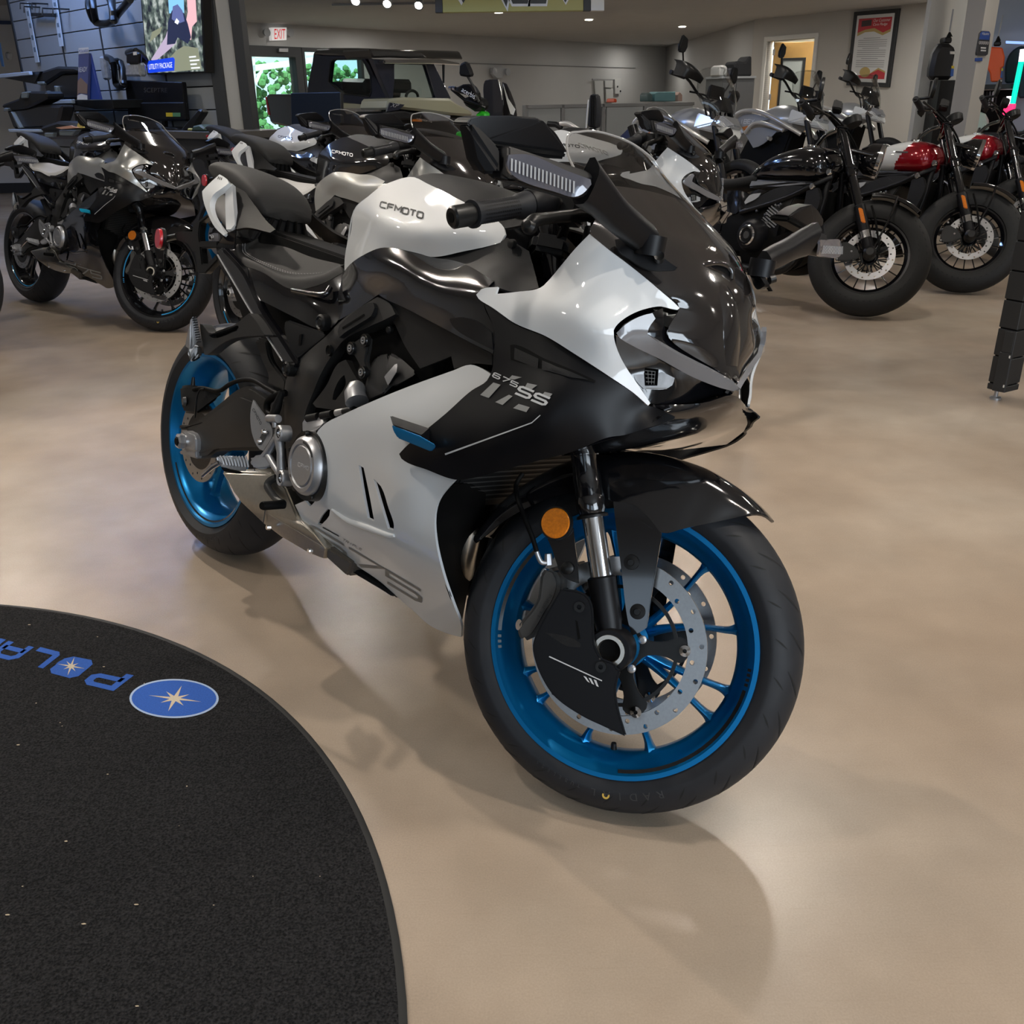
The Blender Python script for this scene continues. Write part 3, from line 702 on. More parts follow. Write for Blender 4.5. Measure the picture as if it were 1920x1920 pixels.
    # white lower side panel
    lw = Z('5', [(995, 418, -.212), (1060, 440, -.226), (1105, 470, -.232), (1060, 540, -.236), (860, 700, -.238), (735, 805, -.238), (690, 850, -.238), (650, 900, -.238), (760, 970, -.234), (920, 1040, -.226), (865, 1098, -.222), (822, 1160, -.219), (801, 1240, -.216), (806, 1380, -.208), (846, 1560, -.190), (900, 1720, -.165), (946, 1850, -.13), (944, 1904, -.108), (880, 1888, -.10), (770, 1838, -.095), (690, 1766, -.095), (600, 1688, -.098), (500, 1600, -.106), (350, 1500, -.122), (200, 1402, -.142), (112, 1318, -.160), (70, 1250, -.172), (38, 1183, -.185), (92, 1160, -.190), (120, 1192, -.190), (150, 1160, -.196), (172, 1090, -.204), (178, 1020, -.208), (172, 930, -.208), (148, 858, -.204), (152, 800, -.204), (200, 742, -.204), (300, 690, -.206), (600, 560, -.208), (900, 450, -.208)])
    lp = panel('lower_fairing', WHITE, lw, B, Z('5', [(400, 760, -.222), (600, 720, -.232), (480, 900, -.226), (300, 850, -.212), (560, 1020, -.238), (640, 1120, -.240), (700, 1000, -.238), (300, 1000, -.208), (350, 1200, -.206), (560, 1340, -.214), (700, 1300, -.222), (500, 1400, -.196), (700, 1560, -.165), (300, 1360, -.178), (800, 1700, -.135), (440, 1100, -.210), (600, 1500, -.178)]),
               holes=[Z('5', [(385, 965), (412, 980), (440, 1110), (470, 1272), (435, 1256), (408, 1110)]), Z('5', [(465, 1040), (505, 1080), (548, 1200), (578, 1300), (574, 1322), (545, 1312), (520, 1230)]), Z('5', [(160, 1288), (182, 1245), (216, 1205), (230, 1210), (225, 1242), (180, 1293)])], t=.005, mirror=True, step=9, lam=.008)
    panel('vent_shade', INNER, Z('5', [(370, 950), (520, 1050), (600, 1330), (430, 1290), (390, 1100)]), lp.o, depth=lambda X: lp.f(X)+.022, t=.002)  # dark sheets stand for the shade inside the vents
    panel('vent_shade', INNER, Z('5', [(145, 1310), (170, 1230), (220, 1190), (250, 1230), (190, 1310)]), lp.o, depth=lambda X: lp.f(X)+.02, t=.002)
    # recess below the vents: a raised lip
    tube('panel_lip', WHITE, [loc(540+x/2.909, 540+y/2.909, lp.f(np.array([(540+x/2.909, 540+y/2.909)]))[0]-.001) for x, y in ((240, 1210), (330, 1270), (430, 1305), (540, 1345), (580, 1350))], [.003, .006, .007, .006, .003], lp.o, 10, smooth=5)
    decal('lower_lettering', GDECAL, stroke_text('675', .19, .22, 1.5), Z('5', [(120, 1356), (722, 1724), (742, 1655), (115, 1283)]), lp, lp.o, .003, sub=5, shear=-.02)
    decal('lower_lettering', LDK, stroke_text('TRIPLE', .14, .5, 1.5), Z('5', [(295, 1378), (400, 1434), (406, 1424), (302, 1366)]), lp, lp.o, .003, sub=2)
    decal('lower_stripe', LDK, [[(0, 0), (1, 0), (1, 1), (0, 1)]], Z('5', [(188, 1308), (277, 1357), (278, 1352), (190, 1303)]), lp, lp.o, .003, sub=2)
    # winglet
    wl = hull('winglet', MBLACK, hp(Z('5', [(553, 703, -.243), (560, 693, -.243), (778, 764, -.262), (728, 806, -.288), (566, 745, -.285), (650, 760, -.245), (800, 852, -.252), (780, 868, -.262)])), B, .003, True)
    hull('winglet_tip', BLUE, hp(Z('5', [(566, 747, -.286), (728, 808, -.289), (803, 852, -.292), (806, 872, -.292), (780, 893, -.29), (690, 858, -.288), (600, 820, -.287), (576, 782, -.287), (575, 770, -.262), (780, 880, -.262)])), wl, .004)
    # gloss black cover below the tank
    gp = Z('1', [(915, 1052, -.118), (950, 1008, -.135), (1040, 948, -.152), (1130, 912, -.158), (1210, 912, -.160), (1380, 948, -.158), (1440, 966, -.157), (1560, 985, -.162), (1640, 1010, -.176), (1812, 1110, -.205), (1775, 1150, -.218)]) + Z('2', [(150, 1240, -.226), (215, 1410, -.231)]) + Z('5', [(1126, 300, -.236), (1118, 358, -.237), (1000, 300, -.226), (830, 210, -.205), (640, 110, -.182), (500, 40, -.162)]) + Z('1', [(1120, 1190, -.160), (1060, 1232, -.152), (960, 1300, -.142), (880, 1345, -.132), (880, 1200, -.120), (895, 1110, -.114)])
    gc = panel('tank_side_cover', GBLACK, gp, B, Z('1', [(1150, 1000, -.176), (1300, 1060, -.188), (1080, 1080, -.165), (980, 1180, -.142), (1450, 1120, -.200), (1600, 1120, -.206), (1250, 1150, -.182)]), t=.004, mirror=True)
    panel('cover_slot', MBLACK, Z('5', [(880, 168), (960, 160), (1060, 200), (1110, 245), (1118, 338), (1040, 300), (900, 210)]), gc.o, depth=lambda X: gc.f(X)-.002, t=.002)
    # matt frame infill under it
    panel('frame_infill', PLAST, Z('5', [(500, 42, -.150), (640, 112, -.172), (830, 212, -.192), (1000, 302, -.212), (1112, 360, -.224), (1112, 420, -.224), (1010, 412, -.208), (905, 440, -.196), (890, 372, -.19), (720, 440, -.180), (640, 320, -.168), (570, 180, -.155), (510, 110, -.148)]), B, t=.004, mirror=True)
    b0 = loc(540+552/2.909, 540+228/2.909, -.158); lathe('panel_bolt', BOLT, [(-.004, 0), (-.004, .005), (-.002, .008), (.004, .008), (.004, 0)], b0, (0, 1, 0), B, 20)
    # tank: white sides, dark top
    tk = Z('1', [(915, 1048, -.105), (916, 980, -.100), (930, 890, -.096), (950, 830, -.094), (962, 740, -.092), (968, 690, -.092), (1000, 650, -.091), (1060, 600, -.088), (1130, 545, -.084), (1210, 510, -.078), (1285, 488, -.072), (1335, 488, -.074), (1410, 525, -.086), (1500, 568, -.100), (1600, 620, -.114), (1660, 650, -.120), (1790, 720, -.13), (1872, 790, -.137), (1880, 830, -.140), (1850, 880, -.146), (1760, 905, -.150), (1640, 930, -.154), (1430, 965, -.157), (1380, 950, -.158), (1200, 913, -.158), (1130, 913, -.156), (1040, 950, -.150), (960, 1010, -.132)])
    tp = panel('fuel_tank', WHITE, tk, B, Z('1', [(1100, 735, -.150), (1250, 790, -.168), (1390, 828, -.174), (1560, 800, -.166), (1700, 820, -.158), (1200, 640, -.120), (1350, 620, -.124), (1500, 700, -.140), (1010, 760, -.112), (1000, 900, -.128), (1300, 700, -.140), (1100, 600, -.098), (1400, 900, -.164), (1150, 840, -.160)]), t=.004, mirror=True, step=8, lam=.005)
    decal('maker_lettering', LDK, stroke_text('CFMOTO', .26, .34, 1.25), Z('1', [(1122, 668), (1385, 740), (1393, 696), (1132, 628)]), tp, tp.o, .0028, sub=3)
    # dark tank top: bridge between the two white sides
    ed = [loc(*p) for p in Z('1', [(1286, 490, -.072), (1335, 490, -.074), (1410, 527, -.086), (1500, 570, -.100), (1600, 622, -.114), (1660, 652, -.120), (1790, 722, -.13), (1872, 792, -.137)])]
    crown = [.010, .018, .026, .032, .034, .032, .026, .02]
    half = [[(p[0], 0, p[2]+c), (p[0], p[1]*.5, p[2]+c*.8), tuple(p*np.array([1, 1, 1])+np.array([0, 0, -.001]))] for p, c in zip(ed, crown)]
    tt = grid('tank_top', PLAST, sym_rows(half), tp.o, 4, 4, t=.004)
    # tank rear face between the two sides
    er = [loc(*p) for p in Z('1', [(915, 1048, -.105), (930, 890, -.096), (968, 690, -.092), (1060, 600, -.088), (1210, 510, -.078), (1286, 490, -.072)])]
    half = [[(p[0]-.012, 0, p[2]), (p[0]-.008, p[1]*.6, p[2]), tuple(p)] for p in er]
    grid('tank_back', WHITE, sym_rows(half), tp.o, 4, 4, t=.004)
    # inner steering trim
    panel('inner_trim', PLAST, Z('2', [(-40, 945, -.150), (100, 915, -.150), (230, 885, -.146), (290, 850, -.142), (420, 930, -.132), (455, 1050, -.145), (480, 1150, -.19), (350, 1178, -.205), (235, 1150, -.212), (170, 1130, -.205), (30, 1090, -.185), (-100, 1030, -.168), (-130, 975, -.156)]), B, Z('2', [(250, 1030, -.165), (60, 1000, -.160)]), t=.004, mirror=True)
    b0 = loc(860+318/3.2, 180+887/3.2, -.15); lathe('panel_bolt', BOLT, [(-.004, 0), (-.004, .003), (-.003, .0075), (.004, .008), (.004, 0)], b0, (0, 1, 0), B, 20)
    sport_bike2(B, up, mp, lp, gc, tp)
    return B
DARKSCR = mat('dark smoked fairing', (.016, .014, .0135), .09, coat=1.)
UNIT_ = [[(0, 0), (1, 0), (1, 1), (0, 1)]]
def sport_bike2(B, up, mp, lp, gc, tp):
    ex = np.array([1., 0, 0])
    # ---------------- windscreen and nose
    C = [(1.182, 1.127), (1.236, 1.092), (1.305, 1.041), (1.375, .990), (1.407, .967), (1.433, .942), (1.465, .905), (1.484, .868), (1.495, .828), (1.503, .796), (1.507, .783)]
    wE = [(1.189, .112, 1.106), (1.216, .133, 1.072), (1.278, .153, 1.028), (1.335, .180, .984), (1.350, .197, .957)]
    e2 = [loc(*p) for p in Z('2', [(1020, 1008, -.164), (1220, 1172, -.127), (1322, 1268, -.100), (1262, 1452, -.118), (1562, 1652, -.030), (1655, 1725, -.006)])]
    E = [(a, -b, c) for a, b, c in wE]+[tuple(p) for p in e2]
    half = []
    for (xc, zc), e in zip(C, E):
        r = []
        for t in (0, .25, .5, .75, 1):
            k = t**2.4; r.append((xc+(e[0]-xc)*k, e[1]*t, zc+(e[2]-zc)*k))
        half.append(r)
    scr = grid('windscreen', SMOKE, sym_rows(half[:3]), B, 5, 6, t=.003, ang=60)
    nose = grid('nose_cowl', DARKSCR, sym_rows(half[2:]), B, 5, 6, t=.003, ang=60)
    # rim of the screen, light grey to paint in its glints
    edge = [tuple(np.array(half[i][4])*np.array([1, -1, 1])) for i in (2, 1)]+[tuple(np.array(p)*np.array([1, -1, 1])) for p in half[0][::-1]]+list(half[0][1:])+[half[i][4] for i in (1, 2)]
    tube('screen_edge', EDGEM, catmull(edge, 5), .0021, scr, 8)
    sp_ = loc(1110, 285, -.05)
    bfont('screen_lettering', 'CFMOTO', LGREY, scr, Matrix(((0, -.82, .57, sp_[0]+.003), (1, 0, 0, -.05), (0, .57, .82, sp_[2]+.004), (0, 0, 0, 1))), .018, .0002)
    # scoop
    s0 = [loc(*p) for p in Z('2', [(1422, 1085, -.034), (1425, 1045, -.034), (1460, 1020, -.024), (1530, 1008, 0.0), (1590, 1025, .024), (1622, 1058, .034), (1620, 1105, .034)])]
    tube('scoop_rim', DARKSCR, catmull([p+np.array([.004, 0, .002]) for p in s0], 4), .0045, nose, 10)
    hullp = [p+np.array([.003, 0, 0]) for p in s0]+[p+np.array([-.012, 0, -.004]) for p in s0]
    hull('scoop_mouth', INNER, hullp, nose, .001)
    rows = []
    for (x, z, w, h) in ((1.440, .928, .033, .004), (1.468, .894, .031, .010), (1.490, .85, .027, .008), (1.503, .80, .020, .003)):
        rows.append([(x+h*(1-(t/1.0)**2)-.003, t*w, z+h*.4*(1-t*t)) for t in (-1, -.75, -.4, 0, .4, .75, 1)])
    grid('nose_ridge', DARKSCR, rows, nose, 4, 5, flip=True)
    # mirror base plates
    prism_pts = Z('2', [(938, 862, -.172), (990, 858, -.166), (1060, 890, -.156), (1200, 955, -.135), (1312, 1030, -.118), (1296, 1046, -.120), (1170, 1046, -.140), (1110, 1030, -.150), (1035, 985, -.162), (945, 905, -.176)])
    bp = panel('mirror_base', MBLACK, prism_pts, B, t=.008, mirror=True, off=.008)
    b0 = loc(860+1204/3.2, 180+970/3.2, -.152); lathe('base_bolt', BOLT, [(-.004, 0), (-.004, .003), (-.006, .007), (.004, .0075), (.004, 0)], b0, (-.6, 1, -.5), B, 18, mirror=True)
    # ---------------- mirrors
    def hx(k, pts, dx): P = hp(Z(k, pts)); return P+[p+np.array([dx, 0, 0]) for p in P]
    m1 = hull('mirror', MBLACK, hx('2', [(52, 165, -.452), (72, 134, -.449), (130, 119, -.438), (300, 117, -.400), (470, 129, -.358), (512, 150, -.348), (590, 225, -.318), (658, 338, -.290), (470, 322, -.33), (150, 268, -.428)], -.03), B, .006, True)
    hull('mirror_side', MBLACK, hx('2', [(50, 160, -.453), (95, 150, -.444), (165, 275, -.43), (255, 310, -.418), (258, 470, -.42), (150, 468, -.432), (98, 385, -.44)], -.02), m1, .005)
    hull('mirror_gap_shade', INNER, hx('2', [(150, 264, -.428), (655, 334, -.292), (640, 380, -.292), (260, 330, -.40)], -.04), m1, .003)  # dark body put in for the shade of the gap under the head
    arm = hull('mirror_arm', MBLACK, hx('2', [(250, 305, -.414), (300, 298, -.410), (780, 452, -.298), (842, 500, -.286), (800, 590, -.288), (740, 612, -.300), (690, 615, -.312), (300, 508, -.418), (250, 472, -.42)], -.028), m1, .005)
    P = [loc(*p) for p in Z('2', [(770, 520, -.296), (860, 610, -.26), (960, 720, -.22), (1070, 815, -.178), (1140, 880, -.152)])]
    rows = []
    for i, p in enumerate(P):
        w = (.028, .024, .021, .020, .021)[i]; d = .013; a = np.array([.35, 0, .94])*w; b = np.array([.94, 0, -.35])*d
        rows.append([p+a+b*.3, p+a*.6+b, p-a*.6+b, p-a+b*.3, p-a-b, p+a-b])
    grid('mirror_stalk', MBLACK, rows, m1, 2, 4, closed_u=True, caps=True, ang=45)
    tube('mirror_pivot', MBLACK, [loc(860+1150/3.2, 180+905/3.2, -.150)+np.array([0, 0, -.012]), loc(860+1150/3.2, 180+905/3.2, -.150)+np.array([0, .0, .016])], .0215, m1, 20)
    lp_ = panel('turn_signal', SLENS, Z('2', [(300, 352, -.428), (420, 352, -.402), (650, 448, -.340), (790, 500, -.302), (797, 530, -.302), (742, 588, -.312), (692, 606, -.322), (600, 582, -.345), (320, 470, -.423), (292, 420, -.430)]), m1, t=.004, off=.002, step=7)
    for k in range(17):
        u = k/16; a = np.array([318, 385])+(np.array([690, 520])-np.array([318, 385]))*u; q = [(a[0]-5, a[1]+62), (a[0]+5, a[1]+66), (a[0]+7, a[1]-8), (a[0]-3, a[1]-12)]
        decal('lens_rib', GREYP, [[(0, 0), (1, 0), (1, 1), (0, 1)]], Z('2', q), lp_, m1, .0036)
    for c in [c for c in list(COL.objects) if c.parent == m1]:
        m2 = [o for o in COL.objects if o.parent == B and o.name.startswith('mirror') and o.data and o != m1 and o.name.split('.')[0] == 'mirror'][0]
        q = mirror_copy(c); q.parent = m2
    # ---------------- lamps
    drl = Z('2', [(946, 1422, -.197), (1000, 1372, -.190), (1090, 1322, -.170), (1163, 1302, -.154), (1181, 1335, -.150), (1140, 1395, -.158), (1132, 1430, -.158), (1250, 1512, -.128), (1400, 1592, -.085), (1560, 1672, -.040), (1650, 1728, -.012), (1678, 1757, -.002), (1650, 1772, -.004), (1560, 1748, -.028), (1400, 1684, -.070), (1200, 1575, -.126), (1050, 1502, -.170), (960, 1445, -.196)])
    d = panel('daytime_lamp', DRL, drl, B, t=.008, mirror=True, off=.001)
    panel('lamp_shroud', GBLACK, Z('2', [(1160, 1300, -.150), (1225, 1272, -.128), (1240, 1400, -.124), (1262, 1455, -.116), (1562, 1655, -.034), (1658, 1730, -.006), (1560, 1680, -.036), (1400, 1600, -.080), (1250, 1520, -.124), (1130, 1440, -.152), (1138, 1395, -.152), (1178, 1338, -.146)]), B, t=.004, mirror=True, off=-.006)
    low = panel('headlight', GBLACK, Z('2', [(945, 1440, -.193), (1050, 1500, -.166), (1200, 1573, -.122), (1400, 1682, -.066), (1560, 1746, -.024), (1650, 1775, .0), (1640, 1790, .0), (1530, 1806, -.012), (1390, 1838, -.055), (1250, 1852, -.10), (1150, 1846, -.130), (1060, 1715, -.150), (1000, 1622, -.166), (950, 1525, -.184)]), B, Z('2', [(1250, 1720, -.104)]), t=.005, mirror=True, off=-.006)
    panel('headlight_lens', LENS, Z('2', [(1036, 1622, -.152), (1110, 1622, -.136), (1230, 1660, -.108), (1296, 1692, -.094), (1282, 1735, -.098), (1248, 1757, -.106), (1110, 1757, -.138), (1062, 1705, -.148)]), low.o, t=.003, off=-.003)
    decal('lens_dark', INNER, UNIT_, Z('2', [(1095, 1738), (1192, 1738), (1200, 1640), (1112, 1630)]), Flat(-.133), low.o, 0)
    decal('lens_grid', LSIL, [np.array([(.1, y), (.9, y), (.9, y+.035), (.1, y+.035)]) for y in (.2, .45, .7, .92)]+[np.array([(x, .05), (x+.03, .05), (x+.03, .95), (x, .95)]) for x in (.3, .6, .85)], Z('2', [(1120, 1735), (1180, 1735), (1190, 1650), (1110, 1640)]), Flat(-.134), low.o, 0, sub=1)
    decal('lens_edge', LSIL, [[(0, 0), (1, 0), (1, 1), (0, 1)]], Z('2', [(1100, 1758), (1250, 1758), (1250, 1752), (1100, 1752)]), Flat(-.132), low.o, 0)
    # ---------------- chin and intake under the lamps
    pc = lambda *p: loc(*p)
    tipR = loc(*Z('3', [(702, 1312, -.1165)])[0])
    half = [[(1.512, 0, .758), (1.500, -.06, .742), tuple(loc(*Z('3', [(552, 1232, -.128)])[0]))],
            [(1.508, 0, .735), (1.496, -.06, .725), tuple(loc(*Z('3', [(640, 1272, -.122)])[0]))],
            [(1.47, 0, .688), (1.46, -.065, .684), tuple(loc(*Z('3', [(560, 1345, -.136)])[0]))],
            [(1.38, 0, .645), (1.38, -.09, .64), tuple(loc(*Z('3', [(390, 1420, -.160)])[0]))],
            [(1.30, 0, .62), (1.30, -.12, .61), tuple(loc(*Z('5', [(1560, 888, -.205)])[0]))]]
    grid('chin_spoiler', GBLACK, sym_rows(half), B, 4, 4, t=.004)
    # inner dashboard hood behind the screen
    hull('instrument_hood', PLAST, [(1.30, -.10, .99), (1.30, .10, .99), (1.36, -.13, .955), (1.36, .13, .955), (1.22, -.085, .93), (1.22, .085, .93), (1.23, -.09, .985), (1.23, .09, .985), (1.40, 0, .94), (1.38, .1, .93), (1.38, -.1, .93)], B, .01)
    hull('display', INNER, [(1.222, -.075, .975), (1.222, .075, .975), (1.215, -.075, 1.05), (1.215, .075, 1.05), (1.235, -.075, 1.052), (1.235, .075, 1.052), (1.245, .075, .98), (1.245, -.075, .98)], B, .006)
    # ---------------- handlebar: grips, levers, clamps
    bar = [loc(860+x/3.2, 180+y/3.2, l, True) for x, y, l in ((-45, 730, -.358), (60, 712, -.335), (130, 702, -.318), (410, 655, -.232), (560, 640, -.185), (760, 640, -.13))]
    hb = tube('handlebar', BOLT, [bar[0], bar[3], bar[5]], .011, B, 16, mirror=True, front=True)
    tube('bar_end', BOLT, [bar[0], bar[0]+(bar[1]-bar[0])*.1, bar[1], bar[1]+(bar[2]-bar[1])*.3], [.0135, .0165, .0165, .0155], hb, 24, front=True)
    lathe('bar_end_hole', INNER, [(-.0008, 0), (-.0008, .0075), (0, .0075), (0, 0)], bar[0], tuple(bar[1]-bar[0]), hb, 20, front=True)
    g0 = bar[1]+(bar[2]-bar[1])*.25; g = bar[3]-g0; prof = []
    pth = [g0+g*t for t in (0, .04, .06, .8, .84, 1.0)]
    gr = tube('grip', RUB, pth, [.0205, .0205, .0165, .0165, .0195, .0215], hb, 28, front=True)
    V = []; F = []
    gd = g/np.linalg.norm(g); u = np.cross(gd, [0, 0, 1]); u /= np.linalg.norm(u); v = np.cross(gd, u)
    for i in range(16):
        for k in range(18):
            t = .12+.64*i/16; a = 2*math.pi*k/18; c = g0+g*t; b = len(V)
            for (da, dt) in ((0, 0), (.16, .012), (.16, .034), (0, .022)): V.append(c+g*dt+(u*math.cos(a+da)+v*math.sin(a+da))*.0170)
            F.append((b, b+1, b+2, b+3))
    steer_obj(pobj('grip_texture', V, F, BOLT, gr))
    tube('switch_pod', MBLACK, [bar[3], bar[3]+(bar[4]-bar[3])*.25, bar[3]+(bar[4]-bar[3])*.8, bar[4]], [.023, .026, .024, .018], hb, 20, front=True)
    lev = [loc(860+x/3.2, 180+y/3.2, l, True) for x, y, l in ((425, 780, -.300), (455, 748, -.296), (520, 735, -.278), (640, 722, -.235), (760, 712, -.19), (840, 690, -.165))]
    tube('brake_lever', BOLT, lev, [.0115, .0105, .009, .0095, .011, .012], hb, 16, front=True, smooth=4)
    b = loc(860+425/3.2, 180+782/3.2, -.300, True); lathe('lever_ball', BOLT, [(-.0125, 0), (-.011, .006), (-.006, .011), (0, .0125), (.006, .011), (.011, .006), (.0125, 0)], b, (0, 1, 0), hb, 18, front=True)
    hull('lever_perch', BOLT, [bar[4]+np.array(d) for d in ((.0, 0, .02), (.04, 0, .015), (.045, .05, -.02), (0, .05, -.025), (.0, .05, .02), (.04, .05, .02), (.0, 0, -.02), (.045, 0, -.02))], hb, .005, front=True)
    lathe('fluid_reservoir', BOLT, [(0, 0), (0, .017), (.035, .019), (.037, .02), (.045, .02), (.047, 0)], bar[4]+np.array([.055, .02, .0]), (0, 0, 1), hb, 24, front=True)
    hull('triple_clamp', PLAST, [AXF+SU*.66+np.array(d) for d in ((.03, -.14, 0), (.03, .14, 0), (-.03, -.14, 0), (-.03, .14, 0), (-.07, -.06, .0), (-.07, .06, 0), (.03, -.14, .03), (.03, .14, .03), (-.03, -.14, .03), (-.03, .14, .03), (-.07, -.06, .03), (-.07, .06, .03))], B, .008, front=True)
    hull('lower_clamp', PLAST, [AXF+SU*.46+np.array(d) for d in ((.03, -.14, 0), (.03, .14, 0), (-.03, -.14, 0), (-.03, .14, 0), (-.07, -.06, .0), (-.07, .06, 0), (.03, -.14, .04), (.03, .14, .04), (-.03, -.14, .04), (-.03, .14, .04))], B, .008, front=True)
    for y, c in ((-.10, 'l'), (-.08, 'm'), (-.12, 'n')):
        tube('control_cable', INNER, [loc(860+x/3.2, 180+yy/3.2, l, True) for x, yy, l in ((560, 640, -.185), (640+300*(y+.1), 760, -.15), (600+900*(y+.1), 900, y), (590, 1060, y))], .005, B, 8, front=True, smooth=5)
    # ---------------- seat
    low_ = [loc(*p) for p in Z('1', [(256, 930, -.128), (290, 1004, -.142), (430, 1062, -.152), (590, 1157, -.142), (760, 1134, -.124), (906, 1058, -.104)])]
    st = [loc(*p) for p in Z('1', [(318, 890, -.100), (325, 945, -.108), (430, 1005, -.120), (600, 1066, -.114), (800, 1062, -.094), (896, 1018, -.074)])]
    half = []
    for a, b, cz in zip(st, low_, (.030, .046, .056, .056, .042, .022)):
        half.append([(a[0], 0, a[2]+cz), (a[0], a[1]*.5, a[2]+cz*.86), tuple(a), tuple(a*.45+b*.55+np.array([0, -.006, .008])), tuple(b)])
    r0 = half[0]; half = [[(p[0]-.03, p[1]*.92, p[2]-.035) for p in r0]]+half
    seat = grid('seat', GREYM, sym_rows(half), B, 5, 6, t=.02, ang=60)
    # stitch lines on the seat
    for dy in (0, .006):
        P = catmull([p+np.array([0, -dy, -dy*.3+.0016]) for p in [half[0][2]]+st], 24)[10:]; V = []; F = []
        for i in range(0, len(P)-2, 2):
            b = len(V); a, c = P[i], P[i]+(P[i+1]-P[i])*1.1
            for p in (a, c, c, a): V.append(np.array(p)); 
            w = np.array([0, .0011, .0003]); V[b] = V[b]-w; V[b+1] = V[b+1]-w; V[b+2] = V[b+2]+w; V[b+3] = V[b+3]+w; F.append((b, b+1, b+2, b+3))
        V2 = [v+np.array([0, 0, .0008]) for v in V]
        pobj('stitching', V2, F, STITCH, seat, recalc=True)
    # ---------------- pillion pad
    half = []
    for x, w, zt, zb in ((-.19, .030, 1.022, 1.006), (-.15, .048, 1.031, .995), (-.09, .060, 1.031, .975), (-.0, .070, 1.020, .956), (.08, .078, 1.003, .935), (.14, .078, .978, .916), (.172, .070, .955, .908), (.184, .060, .935, .910)):
        half.append([(x, 0, zt), (x, -w*.6, zt-.002), (x, -w*.93, zt-.010), (x, -w, (zt+zb)/2), (x, -w*.94, zb+.004), (x, -w*.5, zb), (x, 0, zb)])
    rows = [[np.array(p)*np.array([1, -1, 1]) for p in r[1:-1][::-1]]+[np.array(p) for p in r] for r in half]
    rows = [[np.array(p) for p in r]+[np.array(p)*np.array([1, -1, 1]) for p in r[1:-1][::-1]] for r in half]
    grid('pillion_pad', GREYM, rows, B, 4, 4, closed_u=True, caps=True, ang=60)
    hull('pad_base', PLAST, [(.13, -.06, .915), (.13, .06, .915), (.18, -.05, .915), (.18, .05, .915), (.165, -.085, .85), (.165, .085, .85), (.10, -.1, .85), (.10, .1, .85), (-.1, -.055, .96), (-.1, .055, .96), (-.05, -.08, .9), (-.05, .08, .9)], B, .006)
    for y in (-.04, -.02, 0, .02, .04): tube('base_rib', INNER, [(.185, y, .912), (.172, y*1.5, .855)], .004, B, 6)
    # ---------------- white tail wings with grey inner legs
    wg = panel('tail_wing', WHITE, Z('1', [(60, 572, -.122), (100, 528, -.112), (165, 470, -.098), (212, 500, -.100), (222, 522, -.104), (170, 560, -.118), (128, 592, -.126), (108, 640, -.132), (112, 690, -.138), (150, 765, -.146), (202, 826, -.150), (190, 838, -.152), (140, 792, -.148), (92, 700, -.138), (66, 620, -.128)]), B, t=.014, mirror=True)
    panel('tail_strut', GREYP, Z('1', [(200, 540, -.100), (240, 525, -.094), (248, 640, -.112), (258, 770, -.128), (232, 800, -.138), (205, 800, -.142), (200, 680, -.122)]), B, t=.012, mirror=True)
    decal('wing_marks', LDK, [np.array([(i*.36, 0), (i*.36+.2, 0), (i*.36+.2, 1), (i*.36, 1)]) for i in range(3)], Z('1', [(152, 498), (180, 506), (184, 490), (158, 483)]), wg, wg.o, .001)
    panel('tail_inner', INNER, Z('1', [(225, 535, -.075), (300, 560, -.078), (380, 660, -.085), (440, 740, -.095), (500, 800, -.11), (470, 820, -.118), (330, 790, -.125), (262, 800, -.13), (240, 660, -.10)]), B, t=.006, mirror=True)
    hull('tail_light', REDR, [(-.185, -.035, .95), (-.185, .035, .95), (-.15, -.05, .965), (-.15, .05, .965), (-.185, -.035, .972), (-.185, .035, .972), (-.15, .05, .945), (-.15, -.05, .945)], B, .006)
    hull('inner_body', INNER, [(-.02, y, z) for y in (-.06, .06) for z in (.78, .90)]+[(.16, y, z) for y in (-.09, .09) for z in (.66, .80)]+[(.58, y, z) for y in (-.08, .08) for z in (.62, .775)]+[(.72, y, z) for y in (-.06, .06) for z in (.60, .84)], B, .02)
    hull('airbox', INNER, [(.66, y, z) for y in (-.08, .08) for z in (.62, .95)]+[(1.12, y, z) for y in (-.13, .13) for z in (.66, .90)], B, .02)
    # ---------------- tail sides and subframe
    ts = panel('tail_side_cover', GBLACK, Z('1', [(145, 905, -.150), (200, 832, -.148), (262, 800, -.135), (258, 930, -.130), (292, 1006, -.143), (432, 1066, -.152), (592, 1160, -.146), (760, 1138, -.130), (906, 1062, -.108), (890, 1200, -.118), (880, 1340, -.130), (840, 1390, -.138), (760, 1395, -.145), (620, 1330, -.152), (440, 1240, -.158), (330, 1190, -.162), (210, 1090, -.162), (160, 1000, -.158)]), B, Z('1', [(450, 1150, -.158), (700, 1240, -.150), (250, 1040, -.156)]), t=.005, mirror=True)
    tube('cover_highlight', GBLACK, [loc(360+x/3.2, 180+y/3.2, l) for x, y, l in ((605, 1165, -.150), (780, 1195, -.146), (830, 1150, -.13))], .006, ts.o, 10, smooth=5)
    rail = prism('subframe_rail', GBLACK, [(404, 470), (414, 462), (452, 505), (489.7, 580), (520, 625), (547, 667), (556, 680), (552, 696), (541, 708), (531, 681), (500, 635), (464, 580), (425, 510)], -.168, -.145, B, .006, True)
    tube('rail_edge', CAST, [loc(x, y, -.1695) for x, y in ((408, 478), (430, 515), (466, 577), (500, 630), (530, 677))], .0022, rail, 8)
    for x, y, r, k in ((541, 692, .016, -.172), (605, 605, .017, -.165)):
        p = loc(x, y, k); lathe('frame_bolt', BOLT, [(-.008, 0), (-.008, .007), (-.006, .010), (-.009, r*.75), (-.006, r), (.01, r), (.01, 0)], p, (0, 1, 0), B, 24)
